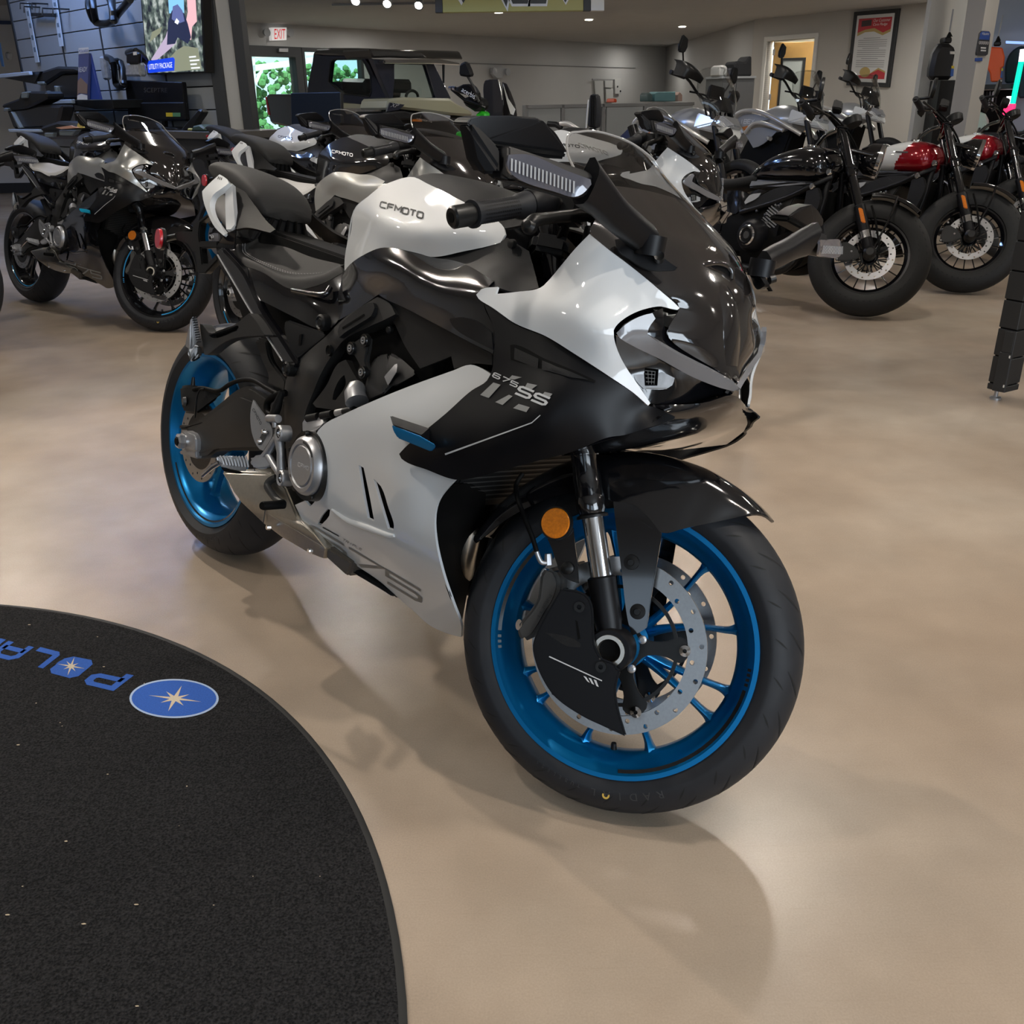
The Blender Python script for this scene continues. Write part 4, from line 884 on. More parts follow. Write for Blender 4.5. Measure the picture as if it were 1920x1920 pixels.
    hull('shock_cover', PLAST, hp(Z('4', [(892, 240, -.155), (920, 212, -.155), (1175, 300, -.150), (1180, 330, -.150), (970, 500, -.155), (945, 470, -.16), (960, 210, -.11), (1170, 290, -.10), (975, 500, -.10)])), B, .008)
    prism('cover_slit', INNER, Z('4', [(1000, 310), (1014, 308), (1008, 382), (994, 384)]), -.1585, -.150, B, 0, smooth=False)
    hull('rear_fender', PLAST, [(.33, -.09, .66), (.33, .09, .66), (.20, -.085, .645), (.20, .085, .645), (.38, -.085, .50), (.38, .085, .50), (.33, -.09, .5), (.33, .09, .5), (.40, .08, .62), (.40, -.08, .62)], B, .02)
    prism('swingarm_shield', FRAMEG, Z('4', [(700, 345), (775, 350), (800, 470), (860, 560), (905, 620), (900, 690), (780, 640), (790, 600), (745, 480)]), -.135, -.12, B, .004)
    # pillion footpeg bracket
    pk = prism('pillion_bracket', FRAMEG, Z('A', [(600, 190), (640, 205), (720, 310), (760, 318), (1100, 180), (1190, 100), (1255, 50), (1330, 130), (1465, 340), (1455, 355), (1200, 365), (1020, 400), (860, 485), (760, 570), (700, 610), (660, 605), (640, 480), (612, 320)]), -.190, -.165, B, .006, True, holes=[Z('A', [(720, 345), (760, 335), (1100, 215), (1118, 235), (1090, 285), (780, 385), (740, 372)])])
    prism('bracket_recess', INNER, Z('A', [(690, 340), (1120, 190), (1130, 290), (760, 400)]), -.172, -.166, pk, 0, smooth=False)
    pg = hull('pillion_peg', CAST, hp(Z('A', [(530, 85, -.215), (480, 120, -.222), (455, 270, -.222), (410, 450, -.222), (400, 500, -.22), (480, 560, -.218), (500, 480, -.205), (520, 300, -.205), (570, 110, -.203), (520, 100, -.19), (600, 400, -.198), (590, 300, -.198)])), B, .004, True)
    V = []
    for i in range(11):
        u = i/10; x = 535+60*u; y = 105+320*u
        hull('peg_rib', RUB, [loc(290+a/7.111, 580+b/7.111, l) for a, b, l in ((x-38, y+6, -.2245), (x+26, y-4, -.2075), (x+28, y+12, -.2075), (x-36, y+22, -.2245), (x-20, y+5, -.205), (x-20, y+20, -.205))], pg, 0)
    hull('peg_joint', CHROME, hp(Z('A', [(430, 470, -.215), (500, 440, -.20), (560, 520, -.19), (640, 500, -.18), (640, 620, -.18), (560, 690, -.19), (480, 715, -.21), (430, 600, -.215)])), pg, .005)
    # ---------------- frame and engine
    fb = panel('frame_beam', FRAMEG, Z('4', [(905, 640, -.142), (920, 590, -.145), (1000, 480, -.152), (1200, 300, -.160), (1255, 240, -.160), (1300, 200, -.158), (1460, 95, -.158), (1520, 60, -.160), (1600, 100, -.165), (1640, 175, -.172), (1560, 215, -.170), (1460, 260, -.166), (1300, 345, -.165), (1230, 430, -.165), (1150, 560, -.166), (1090, 700, -.166), (1040, 830, -.165), (1020, 940, -.165), (950, 1100, -.16), (920, 1180, -.155), (908, 1020, -.150), (900, 850, -.146)]), B, Z('4', [(1060, 560, -.176), (980, 760, -.170), (1240, 330, -.172)]), t=.03, mirror=True)
    panel('beam_cover', PLAST, Z('4', [(1268, 248, -.172), (1300, 215, -.170), (1460, 100, -.170), (1490, 98, -.170), (1502, 130, -.172), (1480, 185, -.174), (1420, 225, -.175), (1300, 300, -.176), (1265, 330, -.176), (1255, 290, -.174)]), fb.o, t=.012)
    panel('cover_groove', INNER, Z('4', [(1285, 262, -.1745), (1430, 172, -.1735), (1434, 182, -.1735), (1288, 275, -.1745)]), fb.o, t=.001, smooth=False, off=.001)
    p = loc(280+1210/3.5556, 540+418/3.5556, -.166); lathe('beam_hole', INNER, [(-.0035, 0), (-.0035, .007), (-.006, .011), (.0, .012)], p, (.1, 1, 0), fb.o, 20)
    # triangular web under the beam
    panel('engine_web', FRAMEG, Z('4', [(1262, 500, -.158), (1310, 478, -.156), (1402, 640, -.158), (1352, 800, -.165), (1330, 812, -.165), (1110, 796, -.168), (1090, 770, -.168), (1180, 650, -.164)]), B, t=.02, holes=[Z('4', [(1275, 600), (1300, 580), (1310, 640), (1240, 750), (1220, 745), (1230, 690)])])
    mt = prism('engine_mount', FRAMEG, Z('4', [(1340, 370), (1370, 352), (1430, 308), (1460, 330), (1455, 400), (1440, 490), (1462, 560), (1440, 595), (1405, 585), (1395, 520), (1345, 420)]), -.178, -.165, B, .004)
    for x, y in ((1440, 350), (1350, 402), (1425, 562)):
        p = loc(280+x/3.5556, 540+y/3.5556, -.180)
        lathe('mount_bolt', CHROME, [(-.001, 0), (-.001, .003), (-.006, .004), (-.006, .0075), (.002, .0085), (.002, 0)], p, (0, 1, 0), mt, 16)
        lathe('bolt_collar', BOLT, [(-.003, .0085), (-.004, .0125), (.004, .013), (.004, .008)], p, (0, 1, 0), mt, 20)
    hull('engine_block', INNER, [(.55, y, z) for y in (-.14, .14) for z in (.30, .60)]+[(1.0, y, z) for y in (-.15, .15) for z in (.30, .78)]+[(.70, y, .22) for y in (-.1, .1)]+[(.98, y, .24) for y in (-.1, .1)]+[(.6, y, .74) for y in (-.11, .11)]+[(1.02, y, .8) for y in (-.1, .1)], B, .02)
    hull('cylinder_head', FRAMEG, hp(Z('4', [(1410, 785, -.165), (1440, 640, -.172), (1470, 520, -.170), (1520, 440, -.165), (1600, 425, -.160), (1560, 650, -.185), (1560, 720, -.185), (1480, 530, -.13), (1620, 500, -.13), (1640, 640, -.17)])), B, .008)
    hull('engine_cover', MBLACK, hp(Z('4', [(1600, 430, -.165), (1680, 470, -.168), (1780, 560, -.175), (1770, 590, -.18), (1650, 660, -.190), (1580, 660, -.188), (1570, 560, -.185), (1640, 440, -.13), (1770, 560, -.13)])), B, .008)
    hull('engine_cover', CAST, hp(Z('4', [(1560, 590, -.189), (1640, 500, -.182), (1660, 500, -.18), (1650, 560, -.19), (1590, 660, -.192)])), B, .004)
    tube('coolant_pipe', CAST, [loc(280+x/3.5556, 540+y/3.5556, l) for x, y, l in ((1405, 645, -.172), (1390, 665, -.178), (1372, 700, -.186), (1385, 760, -.19))], [.012, .019, .021, .023], B, 20)
    hull('top_casing', CAST, hp(Z('4', [(1020, 880, -.19), (1110, 840, -.185), (1200, 860, -.18), (1180, 910, -.195), (1090, 930, -.2), (1060, 1000, -.205), (1030, 1000, -.20), (1020, 940, -.195), (1100, 850, -.14), (1040, 980, -.15)])), B, .005)
    for x in (1055, 1150, 1250, 1300):
        tube('cable_end', BOLT if x != 1250 else CAST, [loc(280+x/3.5556, 540+(870-(x-1055)*.18)/3.5556, -.19), loc(280+(x+70)/3.5556, 540+(857-(x-1055)*.18)/3.5556, -.188)], .008, B, 12)
    cc = loc(280+1045/3.5556, 540+1185/3.5556, -.212)
    cv = lathe('clutch_cover', CAST, [(-.012, 0), (-.012, .040), (-.009, .043), (-.012, .046), (-.012, .054), (-.006, .060), (.004, .063), (.05, .066), (.05, 0)], cc, (.06, 1, -.02), B, 64)
    lathe('cover_rim', BOLT, [(.004, .060), (.001, .072), (.03, .075), (.03, .06)], cc, (.06, 1, -.02), cv, 64)
    decal('maker_lettering', LSIL, stroke_text('CFMOTO', .2, .4, 1.2), [(558, 874), (588.5, 887), (589.5, 879.5), (559, 866)], Flat(-.2255), cv, .0005)
    for a in (35, 215):
        V = []; F = []
        for i in range(9):
            t = R(a+i*7)
            for r in (.0475, .0525): V.append(cc+np.array([r*math.cos(t), -.0127+.06*r*math.cos(t)*-1, r*math.sin(t)]))
        for i in range(8): F.append((2*i, 2*i+1, 2*i+3, 2*i+2))
        pobj('cover_slot', V, F, DGREY, cv, recalc=True)
    for a in (100, 165, 240, 300):
        p = cc+np.array([.067*math.cos(R(a)), -.0, .067*math.sin(R(a))]); lathe('cover_bolt', BOLT, [(-.004, 0), (-.004, .004), (0, .0055), (.01, .0055)], p, (0, 1, 0), cv, 12)
    # radiator, hoses and header pipes behind the front wheel
    rd = hull('radiator', RADM, [(1.13, y, .72) for y in (-.17, .17)]+[(1.17, y, .70) for y in (-.17, .17)]+[(1.055, y, .47) for y in (-.17, .17)]+[(1.095, y, .46) for y in (-.17, .17)], B, .004)
    V = []; F = []
    for i in range(24):
        z = .475+.0095*i; x = 1.0975+(z-.46)*.3125; b = len(V); V += [(x, -.16, z), (x, .16, z), (x+.0012, .16, z+.003), (x+.0012, -.16, z+.003)]; F.append((b, b+1, b+2, b+3))
    pobj('radiator_fin', V, F, DGREY, rd, recalc=True)
    for y in (-.09, -.02, .05): tube('exhaust_header', STEEL if y < -.05 else DGREY, [(1.0, y, .52), (1.07, y, .47), (1.075, y, .36), (1.02, y*.6, .29), (.85, y*.4, .26)], .02, B, 16, smooth=5)
    hull('belly_guard', INNER, [(1.08, -.13, .40), (1.08, .13, .40), (1.06, -.04, .26), (1.06, .04, .26), (.98, -.14, .45), (.98, .14, .45), (.98, -.05, .26), (.98, .05, .26)], B, .01)
    panel('lower_inner_panel', INNER, Z('5', [(865, 1100, -.216), (990, 1060, -.15), (1080, 1120, -.10), (1060, 1350, -.08), (1000, 1560, -.06), (945, 1840, -.08), (905, 1720, -.16), (850, 1560, -.186), (808, 1380, -.204), (804, 1240, -.212), (824, 1160, -.216)]), B, t=.004, off=-.006)
    # belly pan and exhaust
    half = [[(.70, 0, .26), (.70, -.04, .265), (.72, -.07, .30)], [(.82, 0, .235), (.82, -.035, .24), (.84, -.06, .28)], [(.95, 0, .23), (.95, -.025, .235), (.95, -.045, .27)], [(1.02, 0, .25), (1.02, -.01, .255), (1.02, -.02, .28)]]
    grid('belly_pan', PLAST, sym_rows(half), B, 4, 5, t=.006)
    def both(k, pts, y2):
        P = hp(Z(k, pts)); return P+[np.array([p[0], y2, p[2]]) for p in P]
    ex1 = hull('muffler', STEEL, both('4', [(478, 1228, -.215), (520, 1215, -.195), (700, 1205, -.180), (830, 1240, -.18), (905, 1330, -.18), (920, 1440, -.178), (1000, 1560, -.18), (770, 1500, -.195), (760, 1575, -.19), (690, 1490, -.20), (605, 1430, -.21), (560, 1350, -.215)], -.05), B, .01, ang=20)
    ex2 = hull('muffler', STEEL, both('4', [(772, 1490, -.196), (900, 1440, -.176), (1000, 1555, -.178), (1100, 1640, -.175), (1175, 1735, -.172), (1163, 1805, -.165), (1060, 1765, -.17), (880, 1660, -.18), (762, 1572, -.19), (700, 1490, -.198)], -.04), B, .01, ang=20)
    hull('muffler_end', mat('brown muffler metal', (.11, .095, .08), .4, .4), both('5', [(205, 1405, -.168), (352, 1500, -.140), (345, 1530, -.136), (322, 1580, -.130), (200, 1470, -.162)], -.05), B, .006)
    hull('muffler_end', PLAST, both('5', [(325, 1520, -.128), (600, 1690, -.105), (570, 1690, -.10), (350, 1560, -.122)], -.03), B, .006)
    for x, y, l in ((503, 989, -.199), (581, 1033, -.184)):
        p = loc(x, y, l); lathe('heat_shield_bolt', CHROME, [(-.004, 0), (-.004, .005), (0, .006), (.004, .006)], p, (.1, 1, 0), ex1, 10)
    tube('muffler_seam', DGREY, [loc(280+x/3.5556, 540+y/3.5556, l) for x, y, l in ((700, 1208, -.184), (740, 1340, -.193), (772, 1480, -.199), (760, 1570, -.195))], .0012, ex1, 6)
    # ---------------- swingarm, rear brake
    sa = prism('swingarm', FRAMEG, Z('4', [(180, 918), (200, 914), (250, 918), (300, 890), (470, 760), (555, 690), (610, 662), (660, 655), (720, 690), (800, 740), (900, 760), (920, 860), (915, 960), (880, 1040), (800, 1075), (720, 1086), (560, 1084), (430, 1095), (390, 1130), (325, 1135), (310, 1040), (285, 980), (250, 946), (195, 946)]), -.140, -.095, B, .012, True)
    panel('swingarm_face', FRAMEG, Z('4', [(300, 940, -.141), (480, 800, -.146), (600, 730, -.148), (680, 760, -.146), (740, 900, -.144), (720, 1060, -.142), (560, 1064, -.142), (430, 1075, -.141), (330, 1100, -.141), (320, 1030, -.141)]), sa, Z('4', [(560, 900, -.150)]), t=.008)
    for q, mm, y0, y1 in (([(345, 1620), (430, 1620), (520, 1660), (545, 1730), (545, 1900), (350, 1860), (330, 1750)], CAST, -.155, -.11),):
        prism('axle_adjuster', mm, Z('A', q), y0, y1, sa, .004)
    prism('adjuster_block', CAST, Z('B', [(310, 330), (350, 315), (545, 300), (550, 430), (520, 420), (330, 365)]), -.150, -.11, sa, .004)
    p = loc(290+322/7.111, 800+195/7.111, -.168)
    lathe('axle_nut', CAST, [(-.004, .012), (-.006, .014), (-.002, .0205), (.012, .0205), (.014, .017), (.04, .017)], p, (0, 1, 0), sa, 6, ang=20)
    lathe('axle_end', INNER, [(-.008, 0), (-.008, .009), (-.005, .012), (.0, .012)], p, (0, 1, 0), sa, 20)
    lathe('axle_washer', CHROME, [(.010, .012), (.010, .022), (.014, .022), (.014, .012)], p, (0, 1, 0), sa, 24)
    hs = [(.100 if i % 2 else .088, 2*math.pi*i/24, .0035) for i in range(24)]
    rdk = annulus('rear_brake_disc', DISC, AXR, -.098, -.093, .110, .076, B, hs, 64)
    annulus('disc_carrier', BOLT, AXR, -.097, -.092, .078, .045, rdk, (), 40)
    rc = hull('rear_caliper', BOLT, hp(Z('A', [(335, 1030, -.118), (440, 1010, -.12), (600, 1010, -.115), (900, 1090, -.10), (880, 1160, -.105), (750, 1250, -.11), (560, 1400, -.125), (380, 1380, -.128), (345, 1220, -.128), (400, 1010, -.075), (800, 1080, -.07), (560, 1380, -.075)])), B, .006)
    p = loc(290+392/7.111, 580+1225/7.111, -.130); lathe('caliper_piston', DGREY, [(-.004, 0), (-.004, .010), (.004, .012), (.004, 0)], p, (.25, 1, 0), rc, 24)
    tube('bleed_nipple', BOLT, [loc(290+510/7.111, 580+1010/7.111, -.115), loc(290+515/7.111, 580+905/7.111, -.115)], [.006, .0035], rc, 10)
    tube('brake_line', INNER, [loc(290+x/7.111, 580+y/7.111, l) for x, y, l in ((520, 1070, -.12), (640, 1050, -.115), (850, 1090, -.12), (1000, 1000, -.12), (1150, 945, -.125), (1320, 950, -.13), (1480, 1040, -.135), (1640, 1130, -.14))], .0055, B, 12, smooth=5)
    tube('sensor_wire', BOLT, [loc(290+x/7.111, 580+y/7.111, l) for x, y, l in ((660, 1060, -.125), (600, 1080, -.13), (560, 1180, -.132), (548, 1320, -.132), (535, 1440, -.125))], .0025, B, 8, smooth=5)
    # ---------------- rider footpeg hanger
    hg = panel('heel_guard', CAST, Z('4', [(692, 745, -.205), (720, 790, -.205), (820, 945, -.196), (818, 985, -.198), (760, 1085, -.208), (735, 1075, -.21), (690, 990, -.212), (674, 900, -.212), (676, 810, -.21)]), B, t=.005)
    decal('maker_lettering', DGREY, stroke_text('CFMOTO', .2, .4, 1.2), [(472.5, 768), (488, 797), (491, 793.5), (476, 765)], hg, hg.o, .0008)
    panel('guard_cutout', DGREY, Z('4', [(722, 1030, 0), (765, 940, 0), (785, 955, 0), (778, 985, 0), (745, 1045, 0), (728, 1048, 0)]), hg.o, depth=lambda X: hg.f(X)-.001, t=0)
    for x, y in ((768, 958), (738, 1020)):
        p = loc(280+x/3.5556, 540+y/3.5556, -.208); lathe('guard_bolt', CHROME, [(-.006, 0), (-.006, .004), (0, .006), (.004, .006)], p, (.2, 1, 0), hg.o, 14)
    fp = tube('peg_hanger', CAST, [loc(280+x/3.5556, 540+y/3.5556, l) for x, y, l in ((862, 975, -.200), (876, 1100, -.202), (884, 1265, -.202))], [.011, .0085, .011], B, 12)
    tube('hanger_arm', CAST, [loc(280+x/3.5556, 540+y/3.5556, l) for x, y, l in ((850, 1000, -.200), (800, 1080, -.203), (755, 1140, -.205))], .009, fp, 10)
    tube('hanger_arm', CAST, [loc(280+x/3.5556, 540+y/3.5556, l) for x, y, l in ((876, 1250, -.200), (830, 1180, -.203), (790, 1110, -.203))], .008, fp, 10)
    hull('hanger_lug', CAST, hp(Z('4', [(660, 1150, -.222), (690, 1118, -.22), (740, 1112, -.212), (800, 1100, -.205), (830, 1180, -.205), (790, 1210, -.21), (690, 1215, -.222), (700, 1130, -.19), (800, 1190, -.19)])), fp, .006)
    for x, y in ((866, 968), (878, 1268)):
        p = loc(280+x/3.5556, 540+y/3.5556, -.214)
        lathe('hanger_boss', CAST, [(-.002, .010), (-.004, .0155), (-.001, .0175), (.022, .0175), (.022, .010)], p, (.12, 1, -.03), fp, 28)
        lathe('boss_bolt', CHROME, [(.002, 0), (.002, .004), (-.002, .006), (0, .0095), (.008, .01)], p, (.12, 1, -.03), fp, 20)
    pg = hull('footpeg', CAST, hp(Z('4', [(660, 1165, -.225), (650, 1215, -.228), (600, 1220, -.250), (470, 1185, -.300), (438, 1140, -.306), (450, 1122, -.305), (560, 1118, -.27), (640, 1130, -.232)]))+[p+np.array([0, 0, -.012]) for p in hp(Z('4', [(640, 1190, -.23), (480, 1160, -.296)]))], B, .004)
    for i in range(9):
        u = i/8; a = np.array(loc(280+(470+170*u)/3.5556, 540+(1122+2*u)/3.5556, -.302+.068*u)); bq = np.array(loc(280+(498+162*u)/3.5556, 540+(1180+18*u)/3.5556, -.296+.066*u))
        tube('peg_tooth', CAST, [a+np.array([0, 0, .001]), (a+bq)/2+np.array([0, 0, .004]), bq+np.array([0, 0, .001])], .0022, pg, 6)
    hull('peg_pad', INNER, hp(Z('4', [(475, 1192, -.295), (610, 1222, -.245), (632, 1235, -.238), (590, 1240, -.25), (500, 1225, -.285), (480, 1200, -.27), (600, 1230, -.23)])), pg, .003)
    tube('peg_feeler', CHROME, [loc(280+x/3.5556, 540+y/3.5556, l) for x, y, l in ((470, 1165, -.300), (425, 1190, -.304), (355, 1252, -.312))], [.006, .006, .0045], pg, 12)
    mcyl = tube('brake_cylinder', BOLT, [loc(280+x/3.5556, 540+y/3.5556, -.175) for x, y in ((885, 690), (850, 790), (830, 850), (815, 880))], [.006, .011, .011, .008], B, 14)
    tube('cylinder_clevis', CAST, [loc(280+x/3.5556, 540+y/3.5556, -.195) for x, y in ((795, 870), (860, 872))], .009, mcyl, 12)
    tube('cylinder_clevis', CAST, [loc(280+x/3.5556, 540+y/3.5556, -.195) for x, y in ((835, 880), (838, 930))], .006, mcyl, 12)
    tube('reservoir_hose', INNER, [loc(280+x/3.5556, 540+y/3.5556, l) for x, y, l in ((905, 700, -.16), (840, 720, -.165), (790, 760, -.168), (785, 820, -.17), (810, 850, -.172))], .008, mcyl, 12, smooth=5)
    pd = tube('brake_pedal', DGREY, [loc(280+x/3.5556, 540+y/3.5556, l) for x, y, l in ((850, 1260, -.19), (800, 1290, -.195), (790, 1330, -.20), (840, 1400, -.205), (890, 1440, -.208))], [.008, .008, .0085, .008, .009], B, 12, smooth=4)
    tube('pedal_tip', INNER, [loc(280+x/3.5556, 540+y/3.5556, l) for x, y, l in ((895, 1440, -.208), (850, 1446, -.225), (760, 1452, -.258), (750, 1452, -.262))], [.0105, .0095, .0095, .008], pd, 14)
    # ---------------- licence plate bracket
    pb = prism('plate_bracket', BOLT, Z('T', [(480, 1330), (520, 1308), (600, 1300), (700, 1305), (715, 1220), (880, 1090), (905, 1120), (800, 1205), (782, 1320), (790, 1420), (1000, 1420), (1010, 1505), (802, 1505), (822, 1688), (890, 1688), (985, 1575), (1015, 1640), (860, 1808), (760, 1802), (742, 1560), (700, 1540), (640, 1450), (500, 1405)]), -.085, -.065, B, .003, corner=25)
    panel('plate_holder', BOLT, Z('T', [(742, 1250, -.07), (782, 1320, -.07), (822, 1688, -.07), (880, 1688, .06), (840, 1320, .06)]), B, t=.003, smooth=False)
    rr = loc(298.5, 447.5, -.105); rl = lathe('side_reflector', REDR, [(-.005, 0), (-.005, .0255), (-.002, .027), (.004, .027), (.004, 0)], rr, (.15, 1, 0), B, 32)
    lathe('reflector_backing', BOLT, [(.003, .0), (.003, .030), (.012, .029), (.014, 0)], rr, (.15, 1, 0), rl, 32)
    tube('reflector_stem', BOLT, [rr+np.array([.002, .012, 0]), loc(332, 443, -.08)], .008, rl, 10)
    tube('side_stand', BOLT, [(.62, .13, .30), (.56, .26, .075), (.55, .285, .045)], [.013, .011, .012], B, 10)
# ================================================================== cruisers on the right
CRED = mat('deep red paint', (.30, .004, .012), .18, .35, coat=1.)
CWHITE = mat('silver white paint', (.58, .59, .58), .5, .0, coat=1., spec=.3)
CRUB = mat('cruiser tyre rubber', (.015, .015, .015), .6, spec=.25)
def split_paint(o, m2, test):
    o.data.materials.append(m2)
    for p in o.data.polygons:
        if test(p.center): p.material_index = 1
def simple_wheel(names, c, rt, hw, rimr, par, front, nsp, rimw, spoke_r=.004):
    prof = [(-hw*.8, rimr)]+[(hw*math.sin(a*math.pi/2), rt-(rt-rimr-.02)*(1-math.cos(a*math.pi/2))*.9) for a in np.linspace(-1, 1, 13)]+[(hw*.8, rimr)]
    ty = lathe(names[0], CRUB, prof, c, (0, 1, 0), par, 72, front=front, ang=60)
    V = []; F = []
    for i in range(48):
        th = 2*math.pi*i/48
        for s in (-1, 1):
            b = len(V)
            for a, d in ((.55, 0), (.93, .05)):
                y = s*hw*math.sin(a*math.pi/2); r = rt-(rt-rimr-.02)*(1-math.cos(a*math.pi/2))*.9+.0008
                for w in (-.022, .022): V.append((c[0]+r*math.cos(th+d+w), y*1.003, c[2]+r*math.sin(th+d+w)))
            F.append((b, b+1, b+3, b+2))
    g = pobj('tread', V, F, GROOVE, ty)
    if front: steer_obj(g)
    join_into(ty, g)
    rim = lathe(names[1], GBLACK, [(-rimw, rimr+.006), (-rimw, rimr-.012), (-rimw*.6, rimr-.03), (rimw*.6, rimr-.03), (rimw, rimr-.012), (rimw, rimr+.006), (0, rimr-.008), (-rimw, rimr+.006)], c, (0, 1, 0), par, 64, front=front)
    for k in range(nsp):
        a = 2*math.pi*k/nsp; e = np.array([math.cos(a), 0, math.sin(a)]); tube('spoke', GBLACK, [np.asarray(c)+e*.04, np.asarray(c)+e*(rimr-.025)], spoke_r, rim, 6, front=front)
    lathe('hub', GBLACK, [(-.05, 0), (-.05, .05), (.05, .05), (.05, 0)], c, (0, 1, 0), rim, 24, front=front)
    return ty, rim
def disc_set(c, y, ro, ri, par, front, n=10):
    d = annulus('brake_disc', DISC, c, y-.0025, y+.0025, ro, ri, par, [(ri+(ro-ri)*(.3 if i % 2 else .7), 2*math.pi*i/24, .005) for i in range(24)], 48, front)
    for k in range(n):
        a = 2*math.pi*k/n; p = np.asarray(c)+np.array([0, y, 0])
        for da in (-.16, .16): tube('disc_arm', BOLT, [p+.05*np.array([math.cos(a+da*2), 0, math.sin(a+da*2)]), p+(ri+.008)*np.array([math.cos(a), 0, math.sin(a)])], .0035, d, 6, front=front)
        if k % 2 == 0: lathe('disc_rivet', CHROME, [(-.005, 0), (-.005, .007), (.005, .008), (.005, 0)], p+ri*np.array([math.cos(a), 0, math.sin(a)]), (0, 1, 0), d, 10, front=front)
    return d
def cruiser():
    set_frame(1.0879, 6.4962, -.9404, .1568, .6213, (1.48, 0, .325), R(28), .03)
    B = empty('cruiser_motorcycle'); B.matrix_world = frame_matrix()
    A = AXF.copy(); f = lambda y, s: A+SU*s+np.array([0, y, 0])
    simple_wheel(('front_tyre', 'front_rim'), A, .325, .066, .212, B, True, 18, .045)
    simple_wheel(('rear_tyre', 'rear_rim'), (0, 0, .315), .315, .078, .21, B, False, 18, .055)
    disc_set(A, -.07, .136, .100, B, True)
    # forks
    for y in (-.105, .105):
        lg = tube('fork_leg', MBLACK, [f(y, -.01), f(y, .02), f(y, .27), f(y, .275)], [.024, .031, .031, .024], B, 24, front=True)
        tube('fork_tube', GBLACK, [f(y, .27), f(y, .44), f(y, .445), f(y, .50), f(y, .505), f(y, .73)], [.0225, .0225, .029, .029, .0225, .0225], lg, 20, front=True)
        tube('stanchion', CHROME, [f(y-.003, .085), f(y-.003, .125)], .0305, lg, 20, front=True)
        lathe('axle_end', BOLT, [(-.045, 0), (-.045, .02), (-.03, .034), (.03, .034), (.03, 0)], A+np.array([0, y, 0]), (0, 1, 0), lg, 24, front=True)
        s = -1 if y < 0 else 1
        hull('fork_reflector', AMBER, [f(y+s*.031+dy, ss)+np.array([dx, 0, 0]) for ss in (.165, .25) for dx in (-.012, .012) for dy in (-.004, .006)], lg, .004, front=True)
    for s_, w in ((.70, .03), (.47, .035)):
        hull('triple_clamp', GBLACK, [f(y, s_+d)+np.array([dx, 0, 0]) for y in (-.14, .14) for d in (0, w) for dx in (-.03, .035)], B, .01, front=True)
    # fender
    rows = []
    for th in (104, 92, 80, 68, 57):
        a = R(th); e = np.array([math.cos(a), 0, math.sin(a)]); rows.append([A+e*r+np.array([0, y, 0]) for y, r in ((-.082, .318), (-.075, .336), (-.04, .347), (0, .35), (.04, .347), (.075, .336), (.082, .318))])
    fd = grid('front_fender', GBLACK, rows, B, 4, 4, t=.004, front=True)
    for s in (-1, 1): tube('fender_stay', GBLACK, [A+np.array([.05, s*.083, .335]), A+np.array([.045, s*.12, .2]), A+np.array([.02, s*.115, .08])], .006, fd, 8, front=True, smooth=4)
    cal = hull('brake_caliper', BOLT, hp(Z('7', [(662, 1010, -.13), (690, 920, -.13), (730, 890, -.13), (800, 930, -.13), (830, 1000, -.13), (760, 1030, -.13), (690, 1040, -.13), (700, 930, -.06), (820, 1000, -.06), (690, 1030, -.06)]), True), B, .008, front=True)
    for x, y in ((722, 880), (672, 1015), (770, 965)): p = loc(1380+x/3.5556, 200+y/3.5556, -.135, True); lathe('caliper_bolt', CHROME, [(-.004, 0), (-.004, .006), (.006, .008)], p, (0, 1, 0), cal, 10, front=True)
    tube('brake_hose', INNER, [loc(1380+x/3.5556, 200+y/3.5556, -.13, True) for x, y in ((905, 660), (930, 760), (945, 860), (955, 960), (930, 985))], .006, B, 8, front=True, smooth=4)
    # headlight
    hc = f(0, .60)+np.array([.17, 0, 0])
    hl = lathe('headlight', GBLACK, [(-.11, 0), (-.10, .05), (-.05, .085), (.0, .092), (.012, .092)], hc, (1, 0, -.05), B, 36, front=True)
    lathe('headlight_rim', CHROME, [(.0, .093), (.018, .094), (.022, .086), (.012, .080)], hc, (1, 0, -.05), hl, 36, front=True)
    lathe('headlight_lens', LENS, [(.010, .085), (.022, .06), (.027, 0)], hc, (1, 0, -.05), hl, 36, front=True)
    tube('headlight_stay', GBLACK, [f(-.10, .60), hc+np.array([-.03, -.08, 0])], .012, hl, 10, front=True); tube('headlight_stay', GBLACK, [f(.10, .60), hc+np.array([-.03, .08, 0])], .012, hl, 10, front=True)
    # tank
    secs = []
    for x, w, z0, z1 in ((.60, .05, .695, .735), (.66, .085, .690, .778), (.75, .115, .688, .828), (.86, .132, .686, .866), (.97, .14, .688, .888), (1.06, .138, .690, .888), (1.12, .118, .702, .868), (1.155, .07, .738, .82)):
        zc = (z0+z1)/2; h = (z1-z0)/2
        secs.append([(x, w*math.copysign(abs(math.cos(t))**.75, math.cos(t)), zc+h*math.copysign(abs(math.sin(t))**.8, math.sin(t))) for t in np.linspace(0, 2*math.pi, 16, endpoint=False)])
    tk = grid('fuel_tank', GBLACK, secs, B, 3, 16, closed_u=True, caps=True, ang=60)
    split_paint(tk, GBLACK, lambda c: c.x < .985+(c.z-.78)*.55-(.02 if abs(c.y) > .1 else 0))
    lathe('fuel_cap', CHROME, [(0, .036), (.012, .036), (.018, .03), (.02, 0)], (.97, 0, .884), (0, 0, 1), tk, 28)
    hull('tank_badge', CHROME, [(x, -.142+dy, z) for x in (.93, 1.02) for z in (.803, .812) for dy in (-.004, .012)], tk, .002)
    hull('tank_skirt', BOLT, [(x, y, z) for x, y, z in ((.62, -.07, .69), (.62, .07, .69), (1.1, -.11, .70), (1.1, .11, .70), (1.08, -.1, .66), (1.08, .1, .66), (.62, -.09, .64), (.62, .09, .64))], B, .01)
    # seat, side covers, frame
    rows = []
